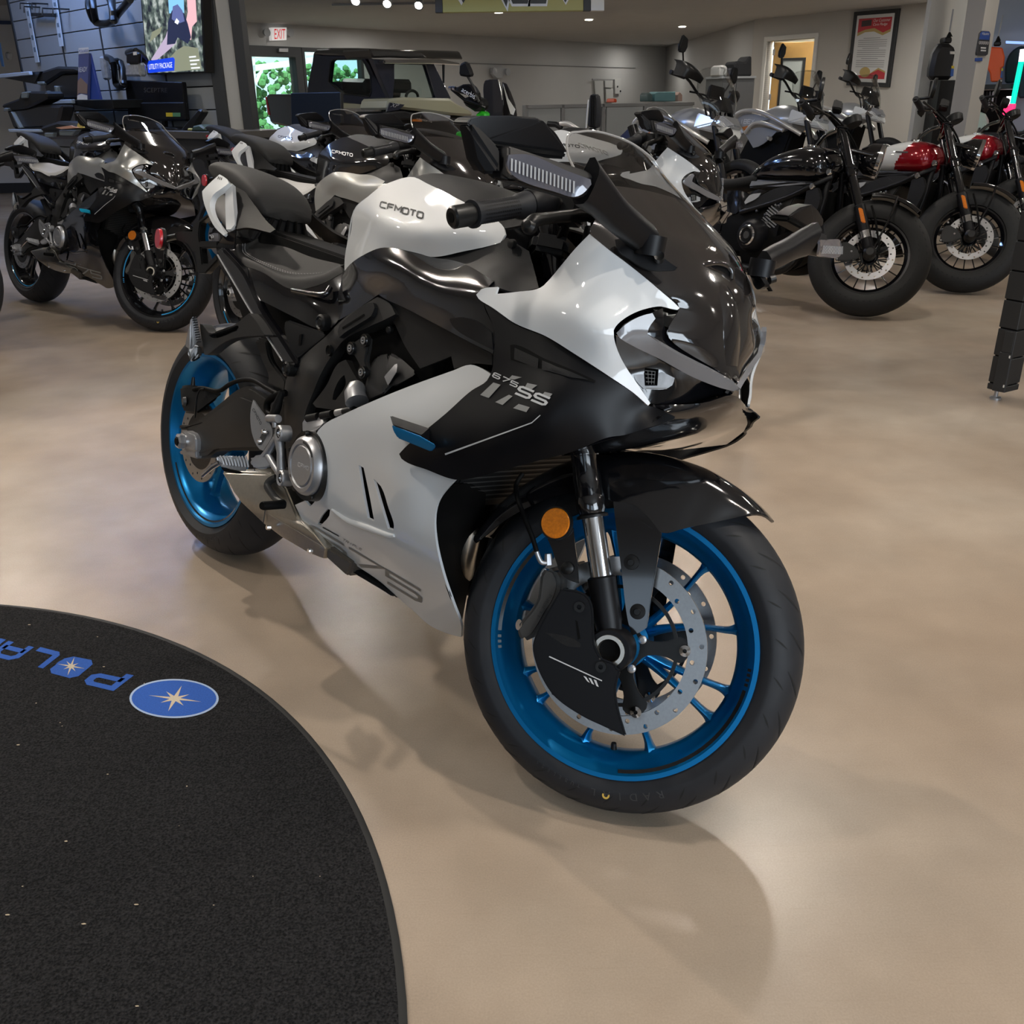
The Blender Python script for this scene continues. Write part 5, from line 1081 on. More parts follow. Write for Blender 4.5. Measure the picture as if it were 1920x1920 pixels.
    for x, w, z0, z1 in ((-.02, .10, .64, .70), (.12, .135, .62, .705), (.3, .14, .60, .69), (.46, .12, .61, .69), (.60, .085, .64, .72), (.66, .07, .66, .735)):
        zc = (z0+z1)/2; h = (z1-z0)/2
        rows.append([(x, w*math.cos(t), zc+h*math.copysign(abs(math.sin(t))**.7, math.sin(t))) for t in np.linspace(0, 2*math.pi, 12, endpoint=False)])
    grid('seat', GREYM, rows, B, 3, 4, closed_u=True, caps=True, ang=60)
    panel('side_cover', GBLACK, Z('7', [(-60, 560, -.13), (0, 558, -.135), (60, 568, -.13), (92, 590, -.125), (60, 660, -.13), (-5, 715, -.135), (-60, 700, -.13)]), B, t=.02, mirror=True)
    panel('airbox_cover', PLAST, Z('7', [(28, 700, -.13), (60, 650, -.13), (150, 600, -.13), (280, 540, -.13), (440, 530, -.12), (480, 545, -.12), (300, 610, -.135), (150, 680, -.135), (50, 725, -.13)]), B, t=.03, mirror=True)
    panel('frame_plate', GREYP, Z('7', [(55, 635, -.142), (90, 590, -.14), (165, 575, -.138), (150, 600, -.138), (60, 650, -.142)]), B, t=.006)
    tube('frame_tube', MBLACK, [loc(1380+x/3.5556, 200+y/3.5556, l) for x, y, l in ((30, 705, -.15), (200, 655, -.145), (380, 590, -.14), (500, 530, -.13), (640, 470, -.06))], .015, B, 12, mirror=True, smooth=4)
    tube('down_tube', MBLACK, [loc(1380+x/3.5556, 200+y/3.5556, l) for x, y, l in ((640, 430, -.05), (600, 560, -.07), (560, 700, -.09), (470, 930, -.11), (380, 1060, -.11))], .017, B, 12, mirror=True, smooth=4)
    for x, y in ((505, 530), (618, 435)): p = loc(1380+x/3.5556, 200+y/3.5556, -.15); lathe('frame_bolt', CHROME, [(-.006, 0), (-.006, .012), (-.002, .017), (.01, .017)], p, (0, 1, 0), B, 18)
    panel('radiator_cover', PLAST, [(1716, 341, -.15), (1733, 338, -.16), (1731, 360, -.16), (1705, 418, -.15), (1690, 417, -.14), (1700, 370, -.15)] if False else Z('7', [(470, 560, -.14), (540, 540, -.15), (560, 600, -.155), (500, 780, -.15), (430, 800, -.14), (455, 650, -.145)]), B, t=.02, mirror=True)
    hull('radiator', RADM, [(1.08, y, z) for y in (-.13, .13) for z in (.35, .66)]+[(1.12, y, z) for y in (-.13, .13) for z in (.35, .66)], B, .006)
    # engine
    hull('engine_block', INNER, [(x, y, z) for x in (.50, .98) for y in (-.15, .15) for z in (.24, .44)]+[(.62, y, .52) for y in (-.13, .13)]+[(.95, y, .60) for y in (-.1, .1)], B, .03)
    c0 = loc(1380+75/3.5556, 200+855/3.5556, -.215)
    ec = lathe('engine_cover', MBLACK, [(-.01, 0), (-.01, .04), (-.004, .075), (.03, .095), (.07, .10)], c0, (0, 1, 0), B, 36)
    lathe('cover_ring', CHROME, [(-.012, .040), (-.020, .044), (-.020, .054), (-.010, .060)], c0, (0, 1, 0), ec, 36)
    lathe('cover_badge', DGREY, [(-.013, 0), (-.013, .02), (-.01, .022)], c0, (0, 1, 0), ec, 20)
    cy = np.array(loc(1380+250/3.5556, 200+745/3.5556, -.13)); up_ = np.array([.45, 0, .9]); fw = np.array([.9, 0, -.45]); fins = []
    hull('cylinder', FRAMEG, [cy+up_*a+fw*b+np.array([0, y, 0]) for a in (-.05, .17) for b in (-.055, .055) for y in (0, .2)], B, .006)
    for i in range(7): hull('cooling_fin', CAST, [cy+up_*(-.05+.016*i+d)+fw*b+np.array([0, y, 0]) for d in (0, .007) for b in (-.06, .05) for y in (-.015, .02)], B, .001)
    for x, y in ((285, 660), (305, 705), (265, 655), (140, 695), (205, 770), (195, 720), (300, 650)): p = loc(1380+x/3.5556, 200+y/3.5556, -.15); lathe('engine_bolt', CHROME, [(-.006, 0), (-.005, .008), (.004, .01)], p, (0, 1, 0), B, 10)
    ln = panel('lower_casing', INNER, Z('7', [(20, 960, -.16), (200, 890, -.17), (330, 840, -.16), (430, 900, -.14), (470, 980, -.12), (420, 1060, -.11), (320, 1108, -.11), (150, 1105, -.12), (40, 1060, -.14)]), B, t=.1, mirror=True)
    tube('exhaust_pipe', BOLT, [(1.02, -.08, .50), (1.10, -.10, .42), (1.08, -.13, .25), (.95, -.16, .18), (.6, -.17, .19)], .026, B, 14, smooth=5)
    tube('muffler', BOLT, [(.62, -.17, .19), (.45, -.19, .21), (.05, -.22, .30)], [.03, .045, .05], B, 18)
    hull('swingarm', MBLACK, [(x, y, z) for x, z in ((.5, .36), (.5, .42), (0, .29), (0, .34)) for y in (-.12, -.08)], B, .01, True)
    grid('rear_fender', GBLACK, [[(r*math.cos(R(t)), y, .315+r*math.sin(R(t))) for y, r in ((-.09, .33), (-.07, .35), (0, .36), (.07, .35), (.09, .33))] for t in (170, 140, 110, 80, 60)], B, 3, 3, t=.005)
    ks = tube('side_stand', BOLT, [loc(1380+x/3.5556, 200+y/3.5556, l) for x, y, l in ((140, 1090, .15), (190, 1165, .22), (235, 1236, .27))], [.016, .014, .012], B, 10)
    hull('stand_foot', BOLT, [np.array(loc(1380+238/3.5556, 200+1237/3.5556, .27))+np.array(d) for d in ((-.04, -.02, 0), (.04, -.02, 0), (-.04, .03, 0), (.04, .03, 0), (0, 0, .012))], ks, .003)
    tube('stand_spring', BOLT, [loc(1380+x/3.5556, 200+y/3.5556, .18) for x, y in ((195, 1130), (232, 1128), (228, 1150), (212, 1170))], .004, ks, 6, smooth=4)
    # handlebar, controls, mirrors
    b0 = f(-.03, .74)+np.array([-.03, 0, .02]); bR = loc(1503, 190, -.40, True); bE = loc(1520, 211, -.29, True); bM = loc(1548, 212, -.16, True)
    hb = tube('handlebar', GBLACK, [b0*np.array([1, 0, 1]), b0, bM, bE, bR], .012, B, 12, mirror=True, front=True, smooth=4)
    tube('grip', RUB, [bE, bR], [.018, .018], hb, 16, front=True)
    hull('switch_pod', BOLT, [bE+np.array(d) for d in ((.02, .06, .02), (.02, 0, .02), (-.02, .06, .02), (-.02, 0, .02), (.02, .06, -.03), (-.02, 0, -.03), (.03, .03, .04))], hb, .006, front=True)
    tube('lever', BOLT, [bE+np.array([.05, .05, .0]), bE+np.array([.07, -.02, 0]), bR+np.array([.05, .0, -.01])], .007, hb, 8, front=True)
    hull('fluid_reservoir', BOLT, [bM+np.array(d) for d in ((.03, -.06, .01), (.03, .02, .01), (.08, -.06, .01), (.08, .02, .01), (.03, -.06, .06), (.03, .02, .06), (.08, -.06, .05), (.08, .02, .05))], hb, .006, front=True)
    lathe('instrument', BOLT, [(0, 0), (.0, .05), (.035, .055), (.045, .045), (.045, 0)], f(0, .76)+np.array([.06, 0, .03]), (-.6, 0, 1), B, 24, front=True)
    for dy in (-.02, .03, .06): tube('control_cable', INNER, [bM+np.array([.02, dy, 0]), bM+np.array([.12, dy+.05, -.05]), f(-.05+dy, .60)+np.array([.06, 0, 0]), f(-.03+dy, .40)], .006, B, 8, front=True, smooth=5)
    mc = loc(1540, 167, -.40, True)
    mr = lathe('mirror', BOLT, [(-.012, 0), (-.012, .045), (-.004, .058), (.008, .058), (.010, .05), (.010, 0)], mc, (1, .1, .1), B, 32, mirror=True, front=True)
    st = [mc+np.array([0, .0, -.05]), loc(1532, 187, -.37, True), loc(1505, 190, -.33, True), bE+np.array([.0, .01, .02])]
    tube('mirror_stem', BOLT, st, [.008, .009, .009, .010], mr, 10, front=True)
    q = tube('mirror_stem', BOLT, [p*np.array([1, -1, 1]) for p in st], [.008, .009, .009, .010], None, 10, front=True); q.parent = [o for o in COL.objects if o.parent == B and o.name.startswith('mirror') and o.name.split('.')[0] == 'mirror' and o != mr][-1]
    return B
# ================================================================== adventure motorcycles further back
NAVY = mat('navy fabric', (.012, .018, .06), .6)
SILV = mat('silver painted tube', (.55, .54, .51), .28, .5)
CLEARS = glassmat('clear screen', (.86, .87, .87), .02, .6)
def adventure():
    F1 = (1.02, 8.70, -.94, .16, .22, (1.5, 0, .33), R(26), .03); F2 = (2.14, 10.10, -.94, .16, .0, (1.5, 0, .33), R(26), .03)
    set_frame(*F1); B = empty('adventure_motorcycle'); B.matrix_world = frame_matrix()
    A = AXF.copy(); f = lambda y, s: A+SU*s+np.array([0, y, 0])
    simple_wheel(('front_tyre', 'front_rim'), A, .33, .06, .25, B, False, 18, .04)
    simple_wheel(('rear_tyre', 'rear_rim'), (0, 0, .32), .32, .075, .22, B, False, 18, .05)
    for y in (-.11, .11): tube('fork_leg', MBLACK, [f(y, 0), f(y, .80)], [.03, .024], B, 14)
    hull('engine_block', INNER, [(x, y, z) for x in (.5, 1.02) for y in (-.16, .16) for z in (.25, .5)]+[(x, y, .8) for x in (.6, 1.1) for y in (-.12, .12)], B, .03)
    hull('beak', CWHITE, [(1.05, y, .86) for y in (-.17, .17)]+[(1.42, 0, .80), (1.38, -.06, .83), (1.38, .06, .83), (1.30, -.13, .92), (1.30, .13, .92), (1.05, -.15, .98), (1.05, .15, .98)], B, .02)
    # screen (traced on the first machine)
    C = [(1.115, 1.335), (1.16, 1.24), (1.215, 1.12), (1.27, 1.0)]
    half = [[(x, 0, z), (x-.012, -w*.5, z-.006), (x-.10, -w, z-.03)] for (x, z), w in zip(C, (.13, .21, .23, .15))]
    sc = grid('windscreen', CLEARS, sym_rows(half), B, 5, 6, t=.004, ang=60)
    tube('screen_edge', CLEARS, catmull([tuple(np.array(half[i][2])*np.array([1, -1, 1])) for i in (3, 2, 1, 0)]+[half[0][0]]+[half[i][2] for i in (0, 1, 2, 3)], 5), .006, sc, 8)
    hull('screen_mount', BOLT, [(1.1, y, 1.02) for y in (-.1, .1)]+[(1.24, y, 1.0) for y in (-.09, .09)]+[(1.2, y, 1.12) for y in (-.05, .05)], B, .01)
    hull('instrument', BOLT, [(1.05, y, 1.1) for y in (-.09, .09)]+[(1.07, y, 1.2) for y in (-.09, .09)]+[(1.1, y, 1.1) for y in (-.09, .09)]+[(1.1, y, 1.2) for y in (-.09, .09)], B, .01)
    lp = hull('headlight', CHROME, [(1.24, y, .98) for y in (-.13, .13)]+[(1.30, y, .86) for y in (-.12, .12)]+[(1.36, y, .90) for y in (-.06, .06)]+[(1.2, y, .88) for y in (-.16, .16)], B, .015)
    hull('headlight_lens', LENS, [(1.27, y, .975) for y in (-.11, .11)]+[(1.33, y, .87) for y in (-.10, .10)]+[(1.375, y, .90) for y in (-.04, .04)]+[(1.25, y, .90) for y in (-.14, .14)], lp, .01)
    # handlebar
    hb = tube('handlebar', BOLT, [(.98, 0, 1.10), (.98, -.1, 1.11), (.95, -.28, 1.19), (.90, -.43, 1.19)], .011, B, 12, mirror=True, smooth=4, front=True)
    tube('grip', RUB, [(.945, -.30, 1.19), (.90, -.44, 1.19)], .018, hb, 14, front=True)
    hg = grid('hand_guard', BOLT, [[(.92, -.46, 1.28), (.95, -.46, 1.25), (.94, -.46, 1.17)], [(1.02, -.43, 1.27), (1.05, -.43, 1.23), (1.03, -.43, 1.16)], [(1.06, -.33, 1.25), (1.09, -.33, 1.21), (1.06, -.32, 1.16)], [(1.06, -.23, 1.22), (1.08, -.23, 1.20), (1.06, -.23, 1.16)]], B, 3, 5, t=.012, mirror=True, front=True)
    ms = hull('mirror', BOLT, [(.95+dx, -.42+y, 1.33+z) for dx in (-.012, .012) for y, z in ((-.045, .0), (.035, .015), (.055, .06), (.04, .12), (-.035, .13), (-.06, .05))], B, .008, True, True)
    for s, par in ((-1, ms), (1, [o for o in COL.objects if o.parent == B and base(o.name) == 'mirror' and o != ms][-1])): tube('mirror_stem', BOLT, [(.95, s*.30, 1.21), (.95, s*.36, 1.27), (.95, s*.41, 1.36)], .007, par, 8, smooth=3, front=True)
    for dy in (-.2, -.1, .1, .2): tube('control_cable', INNER, [(.98, dy, 1.13), (1.08, dy*.8, 1.10), (1.12, dy*.5, .95)], .008, B, 6, smooth=4)
    # tank, silver side panels and bars (traced on the second machine)
    set_frame(*F2)
    secs = []
    for x, w, z0, z1 in ((.55, .10, .78, .88), (.68, .15, .74, .98), (.82, .18, .72, 1.03), (.96, .18, .74, 1.03), (1.08, .14, .80, .98)):
        zc = (z0+z1)/2; h = (z1-z0)/2
        secs.append([(x, w*math.cos(t), zc+h*math.sin(t)) for t in np.linspace(0, 2*math.pi, 14, endpoint=False)])
    grid('fuel_tank', mat('silver side panel', (.42, .43, .44), .3, .5), secs, B, 3, 4, closed_u=True, caps=True, ang=60)
    z8 = lambda pts: [loc(1180+x/4, 100+y/4, l) for x, y, l in pts]
    cb = tube('crash_bar', SILV, z8([(975, 655, -.24), (930, 600, -.25), (885, 555, -.25), (905, 520, -.25), (960, 485, -.25), (1060, 480, -.25), (1180, 520, -.24), (1320, 600, -.20), (1430, 665, -.12)]), .019, B, 14, mirror=True, smooth=5)
    tube('crash_bar', SILV, z8([(985, 655, -.24), (1030, 600, -.25), (1080, 575, -.25), (1160, 585, -.25), (1290, 635, -.22)]), .017, B, 14, mirror=True, smooth=5)
    def sp(name, m, pts, t=.01, off=0): 
        q = [(1180+x/4, 100+y/4, l) for x, y, l in pts]; return panel(name, m, q, B, t=t, step=3, mirror=True)
    s1 = sp('side_panel', mat('silver side panel', (.42, .43, .44), .3, .5), [(985, 660, -.22), (1080, 610, -.22), (1240, 640, -.20), (1190, 690, -.2), (1130, 740, -.2), (1090, 760, -.2), (1050, 770, -.2)])
    s2 = sp('tank_panel', mat('grey tank panel', (.30, .30, .30), .35, .3), [(905, 555, -.22), (960, 510, -.215), (1060, 505, -.21), (1180, 545, -.20), (1080, 575, -.21), (1020, 610, -.22), (980, 640, -.22)])
    decal('model_lettering', LSIL, stroke_text('IBEX', .22, .35, 1.2), [(1180+x/4, 100+y/4) for x, y in ((940, 585), (1060, 580), (1062, 545), (950, 545))], s2, s2.o, .004)
    panel('orange_mark', mat('orange marking', (.5, .16, .02), .5), [(1180+x/4, 100+y/4, -.2245) for x, y in ((960, 610), (1010, 595), (1000, 620), (980, 635))], s2.o, t=0, smooth=False)
    hull('seat', NAVY, hp([(1180+x/4, 100+y/4, l) for x, y, l in ((740, 650, -.14), (800, 600, -.14), (880, 530, -.15), (900, 660, -.17), (740, 740, -.15), (760, 640, .14), (880, 520, .15), (900, 650, .15), (740, 730, .15))]), B, .03)
    tube('indicator', CAST, z8([(1170, 690, -.22), (1190, 700, -.24)]), .02, B, 12)
    set_frame(*F1)
    return B
# ================================================================== the showroom
def plan(px, d, py=200): return at_y(px, py, d)[:2]
class VP:
    """a vertical plane through two plan points; n faces the camera"""
    def __init__(s, a, b):
        s.a = np.asarray(a, float); s.b = np.asarray(b, float); d = (s.b-s.a); s.t = d/np.linalg.norm(d); n = np.array([-s.t[1], s.t[0]])
        if np.dot(n, -s.a) < 0: n = -n
        s.n = np.array([n[0], n[1], 0]); s.p = np.array([s.a[0], s.a[1], 0])
    def at(s, px, py, off=0.): return on_plane(px, py, s.p+s.n*off, s.n)
def wslab(name, m, pts, pl, off, thick, parent=None, bevel=.003, holes=(), smooth=False, ang=30):
    """outline (photo px) on a vertical plane, brought out by off and given real thickness going away from the camera"""
    P = np.array([p[:2] for p in pts], float); P = smooth_outline(P, seg=5) if smooth else P
    W = [pl.at(x, y, off) for x, y in P]; T = np.array([pl.t[0], pl.t[1], 0])
    q = np.array([[np.dot(w-pl.p, T), w[2]] for w in W]); hs = [np.array([[np.dot(pl.at(x, y, off)-pl.p, T), pl.at(x, y, off)[2]] for x, y in h]) for h in holes]
    return wbox(name, m, q, pl, off, thick, parent, bevel, hs, ang)
def wbox(name, m, q, pl, off, thick, parent=None, bevel=.003, holes=(), ang=30):
    T = np.array([pl.t[0], pl.t[1], 0]); bm = bmesh.new(); to = lambda s, z, o: pl.p+T*s+np.array([0, 0, z])+pl.n*o
    if len(holes):
        V2, F = tri2d(q, holes, 0); V = np.array([to(s, z, off) for s, z in V2]); nn = sum(np.cross(V[f[1]]-V[f[0]], V[f[2]]-V[f[0]]) for f in F)
        if np.dot(nn, pl.n) < 0: F = [tuple(reversed(f)) for f in F]
        V, F = solid(V, F, thick, pl.n); vs = [bm.verts.new(v) for v in V]
        for f in F: bm.faces.new([vs[i] for i in f])
    else:
        a = [bm.verts.new(to(s, z, off)) for s, z in q]; b = [bm.verts.new(to(s, z, off-thick)) for s, z in q]; n = len(a); bm.faces.new(a); bm.faces.new(b[::-1])
        for i in range(n): bm.faces.new((a[(i+1) % n], a[i], b[i], b[(i+1) % n]))
    bmesh.ops.recalc_face_normals(bm, faces=bm.faces[:])
    if bevel:
        es = [e for e in bm.edges if len(e.link_faces) == 2 and e.calc_face_angle(0) > R(40)]
        bmesh.ops.bevel(bm, geom=es, offset=bevel, segments=1, affect='EDGES', clamp_overlap=True)
    return obj(name, bm, m, parent, ang)
def flatmark(name, m, Q, quad, pl, off, parent):
    V = []; F = []
    for q in Q:
        b = len(V); V += [pl.at(*p, off) for p in quadmap(quad, np.array(q, float))]; F.append((b, b+1, b+2, b+3))
    V = np.array(V); nn = np.cross(V[1]-V[0], V[2]-V[0])
    if np.dot(nn, pl.n) < 0: F = [tuple(reversed(f)) for f in F]
    return pobj(name, V, F, m, parent)
def flattext(name, text, m, quad, pl, off, parent, shear=0.):
    """ordinary lettering fitted to a quad (bl, br, tr, tl) on a vertical plane"""
    o = bfont(name, text, m, None, None, 1, 0, 'LEFT', shear); me = o.data; n = len(me.vertices); co = np.empty(n*3); me.vertices.foreach_get('co', co); co = co.reshape(-1, 3)
    mn, mx = co.min(0), co.max(0); uv = (co[:, :2]-mn[:2])/(mx[:2]-mn[:2]+1e-9)
    W = np.array([pl.at(*p, off) for p in quadmap(quad, uv)]); me.vertices.foreach_set('co', W.ravel()); me.update(); o.parent = parent; return o
UNIT = [[(0, 0), (1, 0), (1, 1), (0, 1)]]
def structure(o): o['kind'] = 'structure'; return o
def floor_mat():
    m = bpy.data.materials.new('polished concrete'); m.use_nodes = True; nt = m.node_tree; b = nt.nodes['Principled BSDF']
    tc = nt.nodes.new('ShaderNodeTexCoord')
    def noise(sc, det, dist=0.):
        n = nt.nodes.new('ShaderNodeTexNoise'); n.inputs['Scale'].default_value = sc; n.inputs['Detail'].default_value = det; n.inputs['Distortion'].default_value = dist; nt.links.new(tc.outputs['Object'], n.inputs['Vector']); return n
    def ramp(n, stops):
        r = nt.nodes.new('ShaderNodeValToRGB'); e = r.color_ramp.elements
        e[0].position, e[0].color = stops[0][0], (*stops[0][1], 1); e[1].position, e[1].color = stops[-1][0], (*stops[-1][1], 1)
        for p, c in stops[1:-1]:
            k = e.new(p); k.color = (*c, 1)
        nt.links.new(n.outputs['Fac'], r.inputs['Fac']); return r
    r1 = ramp(noise(.9, 7), [(.32, (.305, .232, .170)), (.5, (.368, .292, .222)), (.68, (.43, .362, .29))])
    r2 = ramp(noise(5, 8), [(.32, (.90, .90, .90)), (.68, (1.06, 1.06, 1.06))])
    r3 = ramp(noise(320, 2), [(.3, (.93, .93, .93)), (.7, (1.05, 1.05, 1.05))])
    def mul(a, c):
        x = nt.nodes.new('ShaderNodeMix'); x.data_type = 'RGBA'; x.blend_type = 'MULTIPLY'; x.inputs['Factor'].default_value = 1; nt.links.new(a, x.inputs['A']); nt.links.new(c, x.inputs['B']); return x.outputs['Result']
    col = mul(mul(r1.outputs['Color'], r2.outputs['Color']), r3.outputs['Color'])
    # fine scratches
    mp = nt.nodes.new('ShaderNodeMapping'); mp.inputs['Rotation'].default_value = (0, 0, .5); mp.inputs['Scale'].default_value = (3, 90, 1); nt.links.new(tc.outputs['Object'], mp.inputs['Vector'])
    ns = nt.nodes.new('ShaderNodeTexNoise'); ns.inputs['Scale'].default_value = 2.2; ns.inputs['Detail'].default_value = 5; nt.links.new(mp.outputs['Vector'], ns.inputs['Vector'])
    r4 = ramp(ns, [(.56, (1, 1, 1)), (.85, (.95, .945, .94))]); col = mul(col, r4.outputs['Color'])
    nt.links.new(col, b.inputs['Base Color'])
    b.inputs['Roughness'].default_value = .27
    bp = nt.nodes.new('ShaderNodeBump'); bp.inputs['Strength'].default_value = .05; bp.inputs['Distance'].default_value = .004; nt.links.new(noise(60, 4).outputs['Fac'], bp.inputs['Height']); nt.links.new(bp.outputs['Normal'], b.inputs['Normal'])
    b.inputs['Specular IOR Level'].default_value = .45
    return m
WALLP = mat('warm grey wall paint', (.43, .41, .375), .8, noise=.04, nscale=3)
WALLB = mat('grey wall paint', (.41, .405, .39), .85, noise=.04, nscale=2)
CEILM = mat('grey ceiling paint', (.385, .385, .38), .9, noise=.05, nscale=2)
TRIMW = mat('white trim paint', (.62, .61, .57), .5)
POSTD = mat('charcoal post', (.018, .019, .021), .55)
def quad3(name, m, P, t=.1, parent=None):
    V, F = solid(np.array(P, float), [(0, 1, 2, 3)], t); return pobj(name, V, F, m, parent, recalc=True)
def build_room():
    bm = bmesh.new(); bmesh.ops.create_grid(bm, x_segments=1, y_segments=1, size=1)
    for v in bm.verts: v.co = Vector((v.co.x*19, v.co.y*19.5+14.3, 0))
    structure(obj('floor', bm, floor_mat()))
    H = 2.46
    bl = at_z(470, 42, H)[:2]; bc = at_z(1250, 88, H)[:2]; rc = at_z(1408, 40, H)[:2]
    BW = VP(bl, bc); RW = VP(bc, rc); t = (bl-bc)/np.linalg.norm(bl-bc)
    # back wall with the opening for the glass door and the window beside it
    def s_of(px, py): w = BW.at(px, py); return np.dot(w[:2]-BW.p[:2], BW.t)
    L = np.linalg.norm(bc-bl); s0, s1, s2 = s_of(466, 160), s_of(567, 160), s_of(594, 160)
    zt = BW.at(520, 87)[2]
    structure(wbox('wall_back', WALLB, np.array([(-2.2, 0), (L, 0), (L, H+.6), (-2.2, H+.6)]), BW, 0, .15, None, 0, [np.array([(s0, .02), (s1, .02), (s1, zt), (s0, zt)]), np.array([(s1+.05, .9), (s2+1.2, .9), (s2+1.2, zt), (s1+.05, zt)])]))
    structure(wbox('wall_recess', WALLB, np.array([(0, 0), (np.linalg.norm(rc-bc)+.3, 0), (np.linalg.norm(rc-bc)+.3, H+.6), (0, H+.6)]), RW, 0, .12, None, 0))
    # ceilings: low over the far bay, higher over the near bay
    far = bl-(bc-bl)/np.linalg.norm(bc-bl)*2.2; CP = [(14, 10), (14, 31), (bc[0], bc[1]+.2), (far[0], far[1]+.1), (-9.5, far[1]), (-9.5, 10)]
    V, F = solid([(x, y, H) for x, y in CP], [tuple(range(len(CP)))], .1, (0, 0, -1)); structure(pobj('ceiling', V, F, CEILM, recalc=True))
    structure(box('ceiling_near', CEILM, (0, 2.5, 3.35), (30, 15.2, .1), None, 0, 0))
    structure(box('trim_1', CEILM, (0, 10.05, 2.9), (30, .1, .95), None, 0, 0))
    # side and far-left walls
    structure(box('wall_left', WALLP, (-9.5, 9, 1.7), (.15, 30, 3.4), None, 0, 0))
    LWp = VP((-9.4, 14.71), (-5.6, 14.71)); structure(wbox('wall_bay', mat('pale wall paint', (.50, .49, .47), .8), np.array([(0, 0), (3.9, 0), (3.9, 3.4), (0, 3.4)]), LWp, 0, .12, None, 0))
    structure(wbox('baseboard_bay', POSTD, np.array([(0, 0), (3.9, 0), (3.9, .14), (0, .14)]), LWp, .02, .02))
    EW = VP((-9.5, -5.1), (11.5, -5.1)); structure(wbox('wall_unseen', WALLP, np.array([(0, 0), (21, 0), (21, 3.4), (0, 3.4)]), EW, 0, .12, None, 0, [np.array([(a, .9), (a+2.4, .9), (a+2.4, 2.7), (a, 2.7)]) for a in (5.2, 9.0, 12.2, 16.0)]))  # unseen windowed wall, added to darken reflections in the gloss black
    structure(box('wall_right', WALLP, (11.5, 9, 1.7), (.15, 30, 3.4), None, 0, 0))
    # ---------------- glass exit door
    D = empty('door_1', (0, 0, 0)); structure(D)
    K = lambda pts: [(400+x/3.2, y/3.2) for x, y in pts]
    e = .07
    fr = wbox('door_frame', POSTD, np.array([(s0, .0), (s1+.02, .0), (s1+.02, zt), (s0, zt)]), BW, .04, .2, D, .004, [np.array([(s0+.11, .25), (s1-.13, .25), (s1-.13, zt-.17), (s0+.11, zt-.17)])])
    wbox('door_glass', glassmat('door glass', (.80, .93, .90), .02, .3), np.array([(s0+.1, .24), (s1-.12, .24), (s1-.12, zt-.16), (s0+.1, zt-.16)]), BW, -.03, .008, D, 0)
    wslab('door_closer', CAST, K([(395, 290), (450, 290), (450, 312), (395, 312)]), BW, .10, .05, D)
    wslab('push_bar', CAST, K([(195, 440), (212, 440), (230, 700), (218, 700)]), BW, .09, .03, D)
    W = empty('window_1', (0, 0, 0)); structure(W)
    wbox('window_frame', POSTD, np.array([(s1+.05, .9), (s2+1.2, .9), (s2+1.2, zt), (s1+.05, zt)]), BW, .02, .12, W, .004, [np.array([(s1+.11, .97), (s2+1.13, .97), (s2+1.13, zt-.07), (s1+.11, zt-.07)])])
    wbox('window_glass', glassmat('door glass', (.80, .93, .90)), np.array([(s1+.1, .96), (s2+1.14, .96), (s2+1.14, zt-.06), (s1+.1, zt-.06)]), BW, -.03, .008, W, 0)
    # outside: lawn, hedge and a white pergola
    OUT = VP(bl+BW.n[:2]*-5, bl+BW.n[:2]*-5+BW.t)
    g = box('lawn', mat('lawn grass', (.10, .22, .05), .9, noise=.4, nscale=12), (-9.5, 32, -.06), (26, 18, .08), None, 0, 0); tag(g, 'sunlit lawn outside the glass exit door', 'lawn', kind='structure')
    bm = bmesh.new(); rnd = random.Random(3)
    for i in range(1700):
        s = rnd.uniform(1.5, 14); z = rnd.uniform(.05, 2.15); c = OUT.p+np.array([OUT.t[0], OUT.t[1], 0])*s+OUT.n*-(2.2+rnd.uniform(0, .6))+np.array([0, 0, z]); r = rnd.uniform(.05, .13)
        bmesh.ops.create_icosphere(bm, subdivisions=1, radius=r, matrix=Matrix.Translation(Vector(c)))
    hd = obj('hedge', bm, mat('hedge leaves', (.07, .20, .06), .85, noise=.6, nscale=18), None, 20); tag(hd, 'green hedge outside seen through the glass exit door', 'hedge', kind='stuff')
    pg = empty('pergola', tuple(OUT.at(480, 200)*np.array([1, 1, 0])), 0, 'white timber pergola outside the glass exit door', 'pergola')
    WP = mat('white timber', (.75, .76, .76), .6); inv = Matrix.Translation(-pg.location)
    def pgp(n, pts, th=.1):
        o = wslab(n, WP, K(pts), OUT, 0, th); o.parent = pg; o.matrix_parent_inverse = inv
    pgp('post', [(224, 330), (250, 330), (268, 800), (244, 800)]); pgp('post', [(530, 290), (552, 290), (566, 640), (548, 640)])
    pgp('beam', [(215, 395), (520, 355), (620, 340), (620, 372), (520, 392), (215, 432)], .08); pgp('rafter', [(215, 330), (520, 318), (640, 312), (640, 330), (215, 352)], .08); pgp('brace', [(240, 520), (256, 520), (300, 420), (285, 418)], .06)
    # ---------------- exit sign and wall fittings
    ex = empty('exit_sign', tuple(BW.at(525, 64)), 0, 'white exit sign with red letters above the glass door', 'sign'); iv = Matrix.Translation(-ex.location)
    def under(o, root): o.parent = root; o.matrix_parent_inverse = Matrix.Translation(-root.location); return o
    under(wslab('sign_box', mat('sign white', (.75, .75, .74), .5, emit=(1, .95, .92), estr=.35), K([(350, 165), (440, 165), (440, 240), (352, 243)]), BW, .12, .08), ex)
    under(flattext('sign_lettering', 'EXIT', mat('exit red', (.55, .01, .015), .5, emit=(.8, .01, .02), estr=.4), K([(367, 234), (432, 232), (432, 174), (366, 174)]), BW, .123, None), ex)
    for x in (320, 462): under(lathe('emergency_lamp', GREYP, [(-.05, 0), (-.05, .05), (.02, .07), (.02, .0)], BW.at(400+x/3.2, 195/3.2, .1), tuple(BW.n), None, 16), ex)
    el = empty('emergency_light', tuple(BW.at(936, 135)), 0, 'small pale twin emergency light on the grey back wall', 'light')
